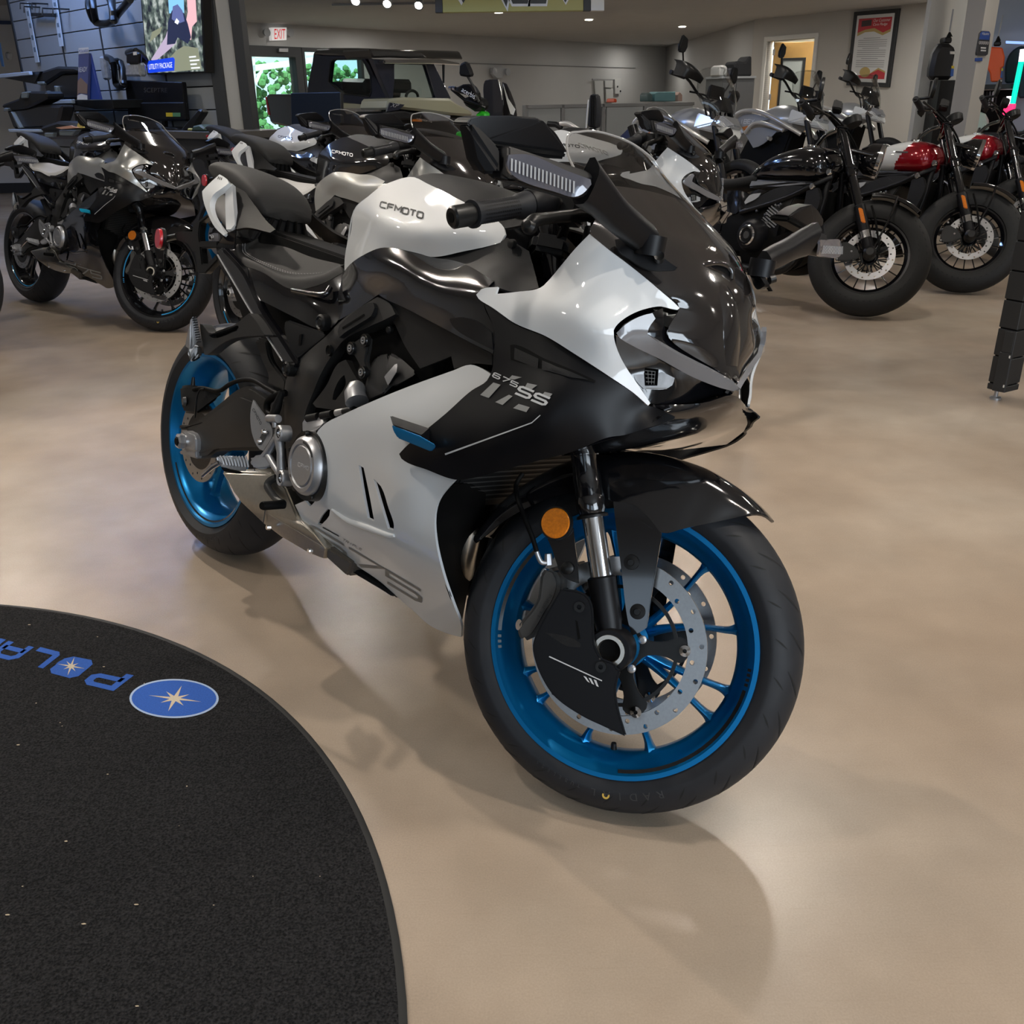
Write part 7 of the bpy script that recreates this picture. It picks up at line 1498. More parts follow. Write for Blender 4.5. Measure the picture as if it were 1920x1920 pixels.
    # shelves with cargo boxes
    SE = mat('pale shelf edge', (.30, .36, .44), .5)
    def shelf(nm, front, depthpts, lb, off):
        r = empty(nm, tuple(SW.at(*front[0], off)), 0, lb, 'shelf'); under(wslab('shelf_front', SE, front, SW, off, .03, None, .004), r); under(wslab('shelf_board', BOLT, depthpts, SW, off-.04, off-.06, None, .004), r); return r
    shelf('wall_shelf', I([(555, 1125), (1168, 1100), (1178, 1170), (570, 1192)]), I([(570, 1130), (1840, 1105), (1860, 1250), (1560, 1270), (1200, 1190), (575, 1192)]), 'wall shelf with pale front edge holding the upper black cargo box', .42)
    shelf('wall_shelf', I([(-60, 695), (470, 645), (482, 705), (-60, 760)]), I([(-60, 690), (660, 645), (640, 700), (560, 850), (60, 755)]), 'highest wall shelf with pale front edge at the photo left edge', .45)
    shelf('wall_shelf', I([(130, 1590), (640, 1595), (650, 1640), (150, 1640)]), I([(150, 1590), (900, 1540), (900, 1600), (640, 1690), (160, 1640)]), 'lowest wall shelf under the lower black cargo box', .66)
    CX = mat('black cargo box plastic', (.010, .010, .011), .4)
    def cargo(nm, body, lid, strips, lb, off, dk):
        r = empty(nm, tuple(SW.at(*I(body)[0], off)), 0, lb, 'cargo box'); under(wslab('box_body', CX, I(body), SW, off, dk*.4, None, .02), r)
        if lid: under(wslab('box_lid', PLAST, I(lid), SW, off+.015, dk*.4+.03, None, .02), r)
        for st in strips: under(wslab('latch', mat('grey latch plastic', (.12, .145, .155), .4), I(st), SW, off+.03, .05, None, .006), r)
        return r
    cargo('cargo_box', [(720, 860), (1000, 680), (1290, 660), (1300, 1105), (790, 1105), (735, 930)], [(600, 720), (680, 640), (830, 590), (920, 562), (1200, 568), (1290, 600), (1290, 680), (1010, 680), (820, 800), (720, 870), (610, 860), (585, 800)], [[(600, 810), (700, 810), (710, 860), (612, 870)], [(755, 960), (795, 980), (810, 1100), (790, 1105)], [(880, 880), (920, 890), (960, 1100), (920, 1105)]], 'upper black cargo box on the pale edged wall shelf', .38, .3)
    cargo('cargo_box', [(100, 1270), (420, 1240), (620, 1190), (1000, 1200), (960, 1400), (900, 1560), (400, 1590), (220, 1590)], [(20, 1190), (300, 1085), (330, 980), (460, 970), (740, 975), (760, 1090), (560, 1190), (400, 1260), (110, 1290), (40, 1250)], [[(345, 990), (455, 975), (440, 1080), (340, 1085)], [(165, 1300), (190, 1310), (330, 1570), (300, 1590)], [(60, 1240), (140, 1245), (130, 1290), (50, 1300)]], 'lower black cargo box on the lowest wall shelf', .62, .3)
    cargo('cargo_box', [(690, 1590), (900, 1560), (1260, 1590), (1250, 1750), (700, 1760)], [(650, 1550), (930, 1460), (1260, 1500), (1290, 1590), (880, 1640), (670, 1640)], [[(720, 1650), (870, 1650), (860, 1720), (730, 1720)], [(960, 1600), (1240, 1600), (1160, 1700), (970, 1690)]], 'grey open cargo tray beside the black tank of the silver motorcycle', .8, .3)
    tag(wslab('paper_sheet', mat('peach paper', (.50, .28, .20), .7), I([(910, 1565), (1150, 1530), (1290, 1570), (1000, 1590)]), SW, .84, .01, None, 0), 'peach paper lying on the grey cargo tray', 'paper')
    tag(wslab('sticky_note', mat('yellow note', (.52, .40, .10), .7), I([(1285, 1460), (1345, 1465), (1370, 1570), (1250, 1575)]), SW, .83, .01, None, 0), 'yellow note standing on the grey cargo tray', 'note')
    # brochure stand
    br = empty('brochure_stand', tuple(SW.at(*I([(1350, 1105)])[0], .4)), 0, 'tall blue wedge-shaped brochure stand on the wall shelf', 'stand'); ub = lambda o: under(o, br)
    BLP = mat('deep blue card', (.012, .04, .26), .5)
    ub(wslab('blue_side', BLP, I([(1440, 350), (1460, 360), (1640, 1105), (1420, 1105)]), SW, .46, .02, None, .003)); ub(wslab('printed_front', mat('muted blue card', (.06, .075, .20), .5), I([(1285, 360), (1455, 345), (1432, 1108), (1262, 1108)]), SW, .48, .02, None, .002))
    ub(wslab('mountain_picture', mat('mountain brown', (.17, .12, .10), .6), I([(1270, 800), (1320, 745), (1430, 860), (1425, 1010), (1290, 1000), (1265, 1040)]), SW, .482, .001, None, 0)); ub(wslab('snow_picture', mat('snow white', (.50, .53, .58), .6), I([(1262, 1108), (1265, 1040), (1330, 1010), (1428, 1040), (1430, 1108)]), SW, .483, .001, None, 0))
    ub(wslab('white_header', mat('snow white', (.50, .53, .58)), I([(1285, 360), (1285, 265), (1445, 250), (1450, 345)]), SW, .482, .003, None, 0))
    ub(flattext('brochure_lettering', 'READY', mat('snow white', (.50, .53, .58)), I([(1285, 660), (1425, 645), (1430, 565), (1285, 580)]), SW, .484, None)); ub(flattext('brochure_lettering', 'POLARIS', BLP, I([(1292, 340), (1440, 325), (1440, 280), (1292, 290)]), SW, .487, None))
    # hanging goods
    def frame_tubes(nm, paths, lb, rad=.022):
        r = empty(nm, tuple(SW.at(*paths[0][0], .2)), 0, lb, 'bumper')
        for i, (pth, o0, o1) in enumerate((p_[:], .12, .2) for p_ in paths):
            under(tube('tube_frame', BOLT, [SW.at(x, y, o0+(o1-o0)*(j % 2)) for j, (x, y) in enumerate(pth)], rad, None, 10, smooth=3), r)
        return r
    frame_tubes('tube_bumper', [L([(665, 0), (670, 70), (720, 170), (850, 155), (820, -20)]), L([(690, -60), (700, 60), (720, 170)]), L([(840, 0), (850, 150), (880, 110), (975, -5)])], 'black tube bumper hanging high on the slat wall', .028)
    frame_tubes('tube_bumper', [L([(800, 430), (850, 470), (870, 630), (925, 630), (905, 470), (830, 470)]), L([(960, 400), (1020, 385), (1090, 450), (1040, 530)]), L([(905, 470), (930, 640)])], 'black tube bumper hanging beside the blue brochure stand', .026)
    PK = mat('clear packaging', (.36, .38, .40), .15, .3, coat=1., noise=.5, nscale=40)
    tag(wslab('plastic_package', PK, I([(1610, 390), (1690, 400), (1750, 780), (1680, 790), (1640, 620)]), SW, .1, .05, None, .015), 'narrow clear package hanging by the blue brochure stand', 'package')
    pk = empty('plastic_package', tuple(SW.at(245, 120, .1)), 0, 'wide clear package with black header left of the television', 'package'); under(wslab('bag', PK, L([(940, 470), (1040, 470), (1050, 575), (935, 575)]), SW, .32, .06, None, .015), pk); under(wslab('header', BOLT, L([(945, 400), (1000, 385), (1040, 400), (1035, 475), (945, 475)]), SW, .33, .03, None, .008), pk); under(wslab('price_tag', TRIMW, L([(998, 390), (1024, 388), (1026, 412), (1000, 414)]), SW, .335, .002, None, 0), pk)
    for q, lb in (([(180, 18), (205, 15), (290, 465), (265, 470)], 'left label strip on the slat wall'), ([(383, -40), (415, -40), (472, 345), (445, 348)], 'right label strip on the slat wall')):
        r = empty('label_strip', tuple(SW.at(*L(q)[0], .03)), 0, lb, 'label strip'); under(wslab('strip', mat('pale strip', (.42, .47, .52), .5), L(q), SW, .03, .008, None, 0), r)
        for v in (.15, .35, .55, .75):
            Q = [tuple(p_) for p_ in quadmap(L(q), np.array([(.2, 0+v), (.2, v+.08), (.75, v+.08), (.75, v)]))]; Q = [tuple(quadmap(L([q[0], q[1], q[2], q[3]]), np.array([[a, b]]))[0]) for a, b in ((.25, v), (.75, v), (.75, v+.08), (.25, v+.08))]
            under(wslab('printed_square', mat('strip print', (.10, .14, .17), .5), Q, SW, .0315, .001, None, 0), r)
    for i, (x, y) in enumerate(((270, 30), (360, 30), (300, 55), (520, 70), (440, 68))):
        a = SW.at(x/4, y/4, 0); tag(tube('display_hook', BOLT, [a, a+SW.n*.14, a+SW.n*.15+np.array([0, 0, -.05])], .007, None, 6), 'black display hook high on the slat wall', 'hook', 'display hooks high on the slat wall')
    tag(wslab('display_bracket', POSTD, L([(230, 95), (398, 100), (398, 128), (230, 122)]), SW, .06, .03, None, .003), 'dark bracket bar between the two label strips', 'bracket')
    sg = LWS = VP((-9.0, 13.2), (-5.0, 13.2)); tag(wslab('blue_sign', mat('bright blue sign', (.10, .25, .6), .5), I([(-20, 180), (0, 170), (65, 570), (25, 560), (-10, 400)]), sg, 0, .02), 'blue and white sign edge at the far left', 'sign')
    tag(wslab('wall_camera', GREYP, I([(70, 320), (155, 330), (150, 470), (85, 440)]), sg, -.8, .1, None, .02), 'pale grey fitting on the far left wall', 'fitting')
    structure(wslab('trim_7', mat('dark blue rail', (.02, .04, .10), .5), [(-20, 38), (46, 40), (46, 46), (-20, 45)], VP((-9.4, 14.71), (-5.6, 14.71)), .05, .05, None, 0))
    # dark monitors on the sales counter in front of the utility vehicle
    C2 = VP(plan(464, 9.0), plan(660, 8.6)); c2 = lambda px, py=240: np.dot(C2.at(px, py)[:2]-C2.p[:2], C2.t); z2 = C2.at(520, 258)[2]
    k2 = empty('sales_counter', (C2.p[0], C2.p[1], 0), 0, 'black sales counter right of the post under two dark screens', 'counter')
    under(wbox('counter_body', BOLT, np.array([(c2(464), 0), (c2(690), 0), (c2(690), z2-.04), (c2(464), z2-.04)]), C2, -.03, .4), k2); under(wbox('counter_top', BOLT, np.array([(c2(462), z2-.04), (c2(692), z2-.04), (c2(692), z2), (c2(462), z2)]), C2, 0, .6), k2)
    tag(wslab('paper_stack', mat('pale teal paper', (.36, .45, .45), .7), [(473, 266), (502, 266), (504, 257), (474, 258)], C2, .02, .2, None, 0), 'pale paper stack at the left end of the black sales counter', 'paper'); rest([o for o in COL.objects if o.name == 'paper_stack'][0], z2)
    mo = empty('computer_monitor', tuple(C2.at(595, 240)*np.array([1, 1, 0])+np.array([0, 0, z2])), 0, 'wide dark computer monitor in front of the utility vehicle', 'monitor')
    under(wslab('monitor_back', mat('dark screen back', (.006, .007, .008), .5), K([(465, 580), (765, 575), (770, 775), (470, 790)]), C2, -.3, .05, None, .006), mo); under(wslab('monitor_stand', BOLT, [(588, 236), (604, 236), (606, 262), (586, 262)], C2, -.34, .04), mo)
    tag(wslab('card_printer', BOLT, K([(365, 780), (430, 765), (520, 770), (560, 790), (560, 830), (370, 830)]), C2, -.05, .2, None, .02), 'low black printer left of the wide dark monitor', 'printer'); rest([o for o in COL.objects if o.name == 'card_printer'][0], z2); rest(mo, z2)
    # hanging sign, track lamps, downlights
    SG = VP(at_y(832, 10, 10.9)[:2], at_y(1133, 10, 10.9)[:2]); rs = empty('hanging_sign', tuple(SG.at(980, 0)), 0, 'gold hanging sign with black outlined letters at the ceiling', 'sign'); us = lambda o: under(o, rs)
    us(wslab('sign_board', mat('gold sign', (.33, .30, .08), .45), [(830, 23.5), (1094, 20), (1094, -60), (828, -60)], SG, 0, .12, None, .004)); us(wslab('sign_end', POSTD, [(816, 23.5), (830, 23.5), (828, -60), (815, -60)], SG, .004, .12)); us(wslab('sign_end', POSTD, [(1094, 20), (1108, 20), (1108, -60), (1094, -60)], SG, .004, .12)); us(wslab('white_end', TRIMW, [(1108, 20), (1133, 20), (1133, -60), (1108, -60)], SG, .002, .1))
    us(flatmark('sign_outline', mat('sign silver', (.6, .6, .58), .4), stroke_text('RANGER', .62, .45, 1.25), [(833, 12.5), (1072, 11.5), (1082, -54), (845, -54)], SG, .003, None)); us(flatmark('sign_lettering', BOLT, stroke_text('RANGER', .38, .55, 1.25), [(840, 7.5), (1066, 6.5), (1078, -50), (852, -50)], SG, .005, None))
    us(tube('sign_hanger', BOLT, [SG.at(860, -50), SG.at(860, -50)*np.array([1, 1, 0])+np.array([0, 0, 3.3])], .01, None, 6)); us(tube('sign_hanger', BOLT, [SG.at(1070, -50), SG.at(1070, -50)*np.array([1, 1, 0])+np.array([0, 0, 3.3])], .01, None, 6))
    GLOW = mat('lamp glow', (1, .95, .85), .5, emit=(1, .93, .80), estr=26); tk = empty('track_light', tuple(at_z(725, 2, 2.36)), 0, 'track of three lit spot lamps on the ceiling left of the gold sign', 'light')
    for px, py in ((667, 1), (726, 6), (785, 9)):
        c_ = at_z(px, py, 2.30); d = (np.array([-.1, -.75, -.55])); d /= np.linalg.norm(d)
        lm = under(lathe('spot_head', GREYP, [(-.14, 0), (-.13, .035), (.0, .06), (.02, .062), (.02, .05)], c_, tuple(d), None, 20), tk); g = lathe('bulb', GLOW, [(.012, .05), (.012, 0)], c_, tuple(d), None, 20); g.parent = lm; under(tube('stem', GREYP, [c_-d*.1, c_+np.array([0, .06, .16])], .012, None, 8), tk)
    under(box('track', GREYP, tuple(at_z(726, 6, 2.44)+np.array([0, .1, 0])), (1.6, .035, .03)), tk)
    for px, py in ((935, 23), (1104, 37), (1279, 50)):
        c_ = at_z(px, py, 2.455); o = lathe('downlight', TRIMW, [(0, .085), (-.008, .085), (-.01, .07), (0, .07)], c_, (0, 0, 1), None, 28); tag(o, {935: 'recessed ceiling light just below the gold sign', 1104: 'recessed ceiling light right of the gold sign', 1279: 'rightmost recessed ceiling light on the grey ceiling'}[px], 'light'); g = lathe('lens', GLOW, [(-.006, .07), (-.006, 0)], c_, (0, 0, 1), o, 24)
def build_utv():
    K = lambda pts: [(400+x/3.2, y/3.2) for x, y in pts]
    A, Bc, C = plan(497, 14.6, 200), plan(738, 12.4, 200), plan(900, 13.6, 200)
    S = VP(A, Bc); Fp = VP(Bc, C); u = empty('utility_vehicle', (float(Bc[0]), float(Bc[1]), 0), 0, 'dark utility vehicle with tan hood parked by the glass exit door', 'utility vehicle'); U = lambda o: under(o, u)
    NB = mat('dark navy vehicle paint', (.010, .012, .022), .25, coat=.6); TAN = mat('tan vehicle paint', (.26, .245, .16), .3, coat=.8); CG = glassmat('cab glass', (.82, .90, .88), .02, .5)
    wd = 1.35
    U(wslab('cargo_bed', NB, K([(310, 572), (330, 565), (555, 566), (560, 700), (480, 770), (340, 740), (325, 680)]), S, 0, wd, None, .03)); U(wslab('tail_lamp', REDR, K([(310, 580), (316, 580), (338, 690), (326, 690)]), S, .01, .05))
    cab = U(wslab('cab_side', NB, K([(600, 318), (655, 330), (760, 332), (900, 335), (935, 380), (965, 450), (1045, 590), (965, 690), (960, 640), (770, 618), (640, 590), (560, 572), (566, 500), (590, 400)]), S, .02, .07, None, .012, [np.array(K([(705, 372), (722, 358), (888, 360), (905, 385), (936, 455), (942, 545), (930, 578), (770, 560), (692, 492)]))]))
    wf = wslab('window_frame', BOLT, K([(698, 368), (718, 352), (892, 354), (910, 380), (942, 452), (948, 550), (936, 584), (768, 566), (686, 494)]), S, .028, .03, None, .003, [np.array(K([(705, 372), (722, 358), (888, 360), (905, 385), (936, 455), (942, 545), (930, 578), (770, 560), (692, 492)]))]); wf.parent = cab
    U(wslab('side_glass', CG, K([(700, 368), (720, 354), (890, 356), (938, 450), (942, 578), (770, 564), (690, 492)]), S, -.01, .006, None, 0))
    U(wslab('far_cab_side', NB, K([(600, 318), (760, 332), (900, 335), (965, 450), (1045, 590), (770, 618), (560, 572), (590, 400)]), S, -wd+.05, .06, None, .01, [np.array(K([(660, 362), (890, 360), (940, 450), (945, 575), (700, 560)]))]))
    U(wslab('rear_panel', NB, K([(568, 490), (640, 490), (640, 590), (560, 572)]), S, .015, wd, None, .02))
    U(wslab('rear_pillar', NB, K([(588, 395), (604, 330), (650, 332), (645, 500), (568, 500)]), S, .016, .08, None, .01))
    U(wslab('seat_row', BOLT, K([(760, 470), (905, 475), (910, 560), (770, 560)]), S, -.3, .8, None, .04))
    U(wslab('roof', mat('dark roof plastic', (.025, .024, .022), .3, coat=.5), K([(590, 325), (615, 294), (700, 288), (860, 288), (935, 292), (960, 345), (900, 338), (760, 334)]), S, .05, wd+.1, None, .02))
    U(wslab('roof', mat('dark roof plastic', (.025, .024, .022)), K([(935, 292), (1060, 296), (1190, 308), (1255, 318), (1290, 346), (1180, 350), (1060, 345), (960, 348)]), Fp, .0, .5, None, .02))
    U(wslab('light_bar', CHROME, K([(1025, 358), (1350, 352), (1480, 378), (1480, 392), (1340, 384), (1030, 382)]), Fp, .12, .1, None, .01))
    fr = U(wslab('windshield_frame', NB, K([(950, 352), (1325, 382), (1430, 592), (1060, 598)]), Fp, .02, .07, None, .01, [np.array(K([(1088, 385), (1275, 390), (1335, 585), (1080, 588), (1090, 480)]))])); 
    U(wslab('windshield', CG, K([(1085, 382), (1278, 388), (1338, 588), (1078, 590)]), Fp, -.005, .006, None, 0)); U(wslab('far_pillar', BOLT, K([(1340, 388), (1390, 388), (1388, 500), (1384, 500), (1382, 392)]), Fp, -.1, .03))
    U(tube('steering_wheel', BOLT, [Fp.at(*K([(1192+36*math.cos(t), 582-38*math.sin(t))])[0], -.25) for t in np.linspace(0, math.pi, 12)], .018, None, 8))
    U(wslab('door_panel', NB, K([(640, 585), (770, 618), (965, 640), (965, 760), (560, 800), (555, 570)]), S, .0, wd, None, .02)); U(wslab('side_trim', TAN, K([(770, 618), (960, 632), (1050, 600), (1010, 700), (965, 690), (770, 655)]), S, .03, .05, None, .01))
    U(wslab('camo_decal', mat('camouflage marking', (.16, .14, .11), .5, noise=.7, nscale=30), K([(775, 648), (1015, 652), (1010, 688), (800, 684)]), S, .035, .005, None, 0))
    U(wslab('hood', TAN, K([(1055, 592), (1140, 584), (1420, 590), (1480, 630), (1560, 672), (1560, 700), (1430, 690), (1250, 668), (1090, 650), (1040, 660)]), Fp, .25, .5, None, .03)); U(wslab('hood_side', NB, K([(1060, 615), (1150, 628), (1115, 660), (1040, 672)]), Fp, .262, .02, None, .004))
    U(flattext('vehicle_lettering', 'XP', LGREY, K([(1060, 642), (1108, 645), (1118, 622), (1070, 620)]), Fp, .27, None, .2))
    U(wslab('bumper', BOLT, K([(1040, 668), (1250, 680), (1430, 692), (1565, 700), (1560, 860), (1000, 860), (1020, 700)]), Fp, .2, .6, None, .03)); U(wslab('headlight', LENS, K([(1252, 680), (1300, 672), (1430, 695), (1415, 728), (1300, 728)]), Fp, .27, .05, None, .01)); U(wslab('indicator', AMBER, K([(1195, 715), (1250, 712), (1255, 730), (1198, 730)]), Fp, .27, .04)); U(wslab('fender_flare', BOLT, K([(1040, 672), (1150, 665), (1260, 690), (1240, 720), (1040, 720)]), Fp, .28, .1, None, .02))
    for nm, pl, x, y in (('wheel', S, 420, 830), ('wheel', Fp, 1120, 860), ('wheel', Fp, 1500, 840)):
        c_ = pl.at(*K([(x, y)])[0], -.05); c_[2] = .34; lathe_ = lathe(nm, CRUB, [(-.13, 0), (-.13, .18), (-.12, .30), (-.06, .34), (.06, .34), (.12, .30), (.13, .18), (.13, 0)], c_, tuple(S.n), None, 32); U(lathe_)
def build_green():
    J = lambda pts: [(780+x/4.5714, 100+y/4.5714) for x, y in pts]; M_ = lambda pts: [(560+x/5.3333, 220+y/5.3333) for x, y in pts]
    G = VP(plan(790, 8.9), plan(960, 8.4)); g = empty('green_motorcycle', tuple(G.at(850, 240)*np.array([1, 1, 0])), 0, 'bright green dirt motorcycle behind the black tanked motorcycle', 'motorcycle'); U = lambda o: under(o, g)
    GR = mat('bright green plastic', (.03, .50, .02), .3, coat=.6)
    U(wslab('side_shroud', GR, M_([(1415, 235), (1470, 205), (1560, 190), (1620, 300), (1650, 400), (1600, 370), (1500, 320), (1430, 310)]), G, 0, .08, None, .02)); U(wslab('front_shroud', GR, M_([(1560, 150), (1640, 130), (1700, 210), (1725, 330), (1700, 345), (1620, 300), (1570, 200)]), G, .08, .10, None, .02)); U(wslab('front_plate', GR, J([(500, 530), (545, 495), (585, 500), (600, 530), (590, 560), (510, 560)]), G, .1, .08, None, .02))
    U(flattext('maker_lettering', 'Kawasaki', BOLT, M_([(1490, 250), (1590, 325), (1598, 300), (1500, 232)]), G, .003, None, .2)); U(flattext('maker_lettering', 'Kawasaki', BOLT, M_([(1590, 255), (1680, 285), (1688, 262), (1598, 232)]), G, .083, None, .2))
    U(wslab('tank_top', BOLT, M_([(1180, 150), (1300, 170), (1420, 230), (1430, 320), (1300, 300), (1170, 260)]), G, -.05, .2, None, .03)); U(wslab('engine_block', INNER, [(775, 300), (880, 290), (930, 330), (915, 400), (790, 400)], G, -.05, .2, None, .03))
    hg = U(wslab('hand_guard', GBLACK, J([(285, 285), (350, 290), (400, 265), (450, 262), (480, 290), (510, 340), (520, 395), (490, 410), (440, 360), (360, 340), (290, 305)]), G, .2, .08, None, .02)); U(flattext('guard_lettering', 'acerbis', LSIL, J([(385, 325), (500, 395), (512, 350), (405, 290)]), G, .203, None)); U(tube('handlebar', BOLT, [G.at(*p, .15) for p in J([(300, 300), (420, 400), (520, 430), (600, 470)])], .014, None, 10)); U(wslab('lever_cluster', BOLT, J([(390, 390), (470, 360), (560, 400), (570, 470), (510, 510), (450, 470), (400, 440)]), G, .12, .12, None, .02))
    for x in (330, 360): U(tube('guard_bolt', CHROME, [G.at(*J([(x-45, 295)])[0], .2), G.at(*J([(x-25, 298)])[0], .2)], .015, None, 8))
    U(wslab('mirror', BOLT, J([(360, 185), (365, 95), (410, 70), (432, 75), (462, 140), (480, 195), (440, 205), (380, 195)]), G, .2, .05, None, .015)); U(tube('mirror_stem', BOLT, [G.at(*p, .18) for p in J([(445, 200), (490, 280), (520, 370), (540, 420)])], .011, None, 8))
    for x in (800, 905): U(lathe('tyre', CRUB, [(-.05, .30), (-.05, .36), (0, .38), (.05, .36), (.05, .30)], np.array([*plan(x, 8.9), .38]), tuple(G.n), None, 32))
    U(tube('fork_leg', BOLT, [np.array([*plan(905, 8.9), .38]), G.at(880, 235, .1)], .03, None, 10)); U(tube('rear_frame', BOLT, [np.array([*plan(800, 8.9), .38]), G.at(800, 300, -.05)], .03, None, 10))
    # dark windscreen of the touring machine behind
    T = VP(plan(900, 9.4), plan(1000, 9.2)); t = empty('touring_motorcycle', tuple(T.at(930, 230)*np.array([1, 1, 0])), 0, 'dark touring motorcycle with tall smoked windscreen beside the green one', 'motorcycle'); U = lambda o: under(o, t)
    DS = mat('dark smoked screen', (.018, .016, .016), .08, coat=1.)
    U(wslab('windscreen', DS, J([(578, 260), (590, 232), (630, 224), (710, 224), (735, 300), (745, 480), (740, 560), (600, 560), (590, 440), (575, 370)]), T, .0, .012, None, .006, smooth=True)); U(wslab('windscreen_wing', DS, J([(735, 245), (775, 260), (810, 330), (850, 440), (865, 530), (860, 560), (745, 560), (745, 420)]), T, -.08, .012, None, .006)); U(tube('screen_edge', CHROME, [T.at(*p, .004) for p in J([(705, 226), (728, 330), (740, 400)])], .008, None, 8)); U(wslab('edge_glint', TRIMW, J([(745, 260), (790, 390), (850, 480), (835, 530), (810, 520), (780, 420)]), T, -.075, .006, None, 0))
    U(wslab('instrument_pod', BOLT, J([(600, 560), (625, 460), (670, 445), (720, 470), (730, 560)]), T, -.05, .15, None, .03)); U(wslab('body_cowl', BOLT, [(905, 225), (970, 222), (1000, 260), (990, 400), (900, 400)], T, -.06, .4, None, .05))
    for x in (905, 985): U(lathe('tyre', CRUB, [(-.06, .22), (-.06, .28), (0, .31), (.06, .28), (.06, .22)], np.array([*plan(x, 9.6), .31]), tuple(T.n), None, 32))
    # rack and upright tyre-like pad
    P = VP(plan(1020, 8.0), plan(1130, 7.8)); k = empty('rear_rack_motorcycle', tuple(P.at(1060, 240)*np.array([1, 1, 0])), 0, 'motorcycle with silver rear rack bars under the grey partition', 'motorcycle'); U = lambda o: under(o, k)
    U(tube('rack_bar', SILV, [P.at(*p) for p in J([(1235, 605), (1320, 610), (1440, 695)])], .02, None, 10, smooth=4)); U(tube('rack_bar', BOLT, [P.at(*p) for p in J([(1130, 605), (1200, 610), (1250, 640)])], .022, None, 10)); U(wslab('tail_cowl', BOLT, J([(1180, 660), (1290, 640), (1420, 690), (1480, 700), (1500, 900), (1180, 900)]), P, -.05, .3, None, .03))
    for x in (1040, 1110): U(lathe('tyre', CRUB, [(-.06, .22), (-.06, .28), (0, .31), (.06, .28), (.06, .22)], np.array([*plan(x, 8.2), .31]), tuple(P.n), None, 32))
    b = empty('upright_pad', tuple(P.at(1112, 240, -.3)), 0, 'upright black ribbed pad with white edge before the grey partition', 'pad')
    under(wslab('ribbed_pad', RUB, J([(1490, 360), (1500, 350), (1550, 352), (1560, 400), (1558, 620), (1548, 645), (1470, 630), (1480, 450)]), P, -.6, .08, None, .02, smooth=True), b); under(wslab('white_edge', TRIMW, J([(1470, 400), (1486, 395), (1466, 640), (1450, 650)]), P, -.61, .05, None, .004), b)
    under(tube('pad_post', BOLT, [P.at(*J([(1515, 640)])[0], -.63), P.at(*J([(1515, 640)])[0], -.63)*np.array([1, 1, 0])], .03, None, 8), b)
    for x in (1505, 1520, 1535): under(tube('pad_rib', BOLT, [P.at(*J([(x, 360)])[0], -.598), P.at(*J([(x-8, 630)])[0], -.598)], .008, None, 6), b)
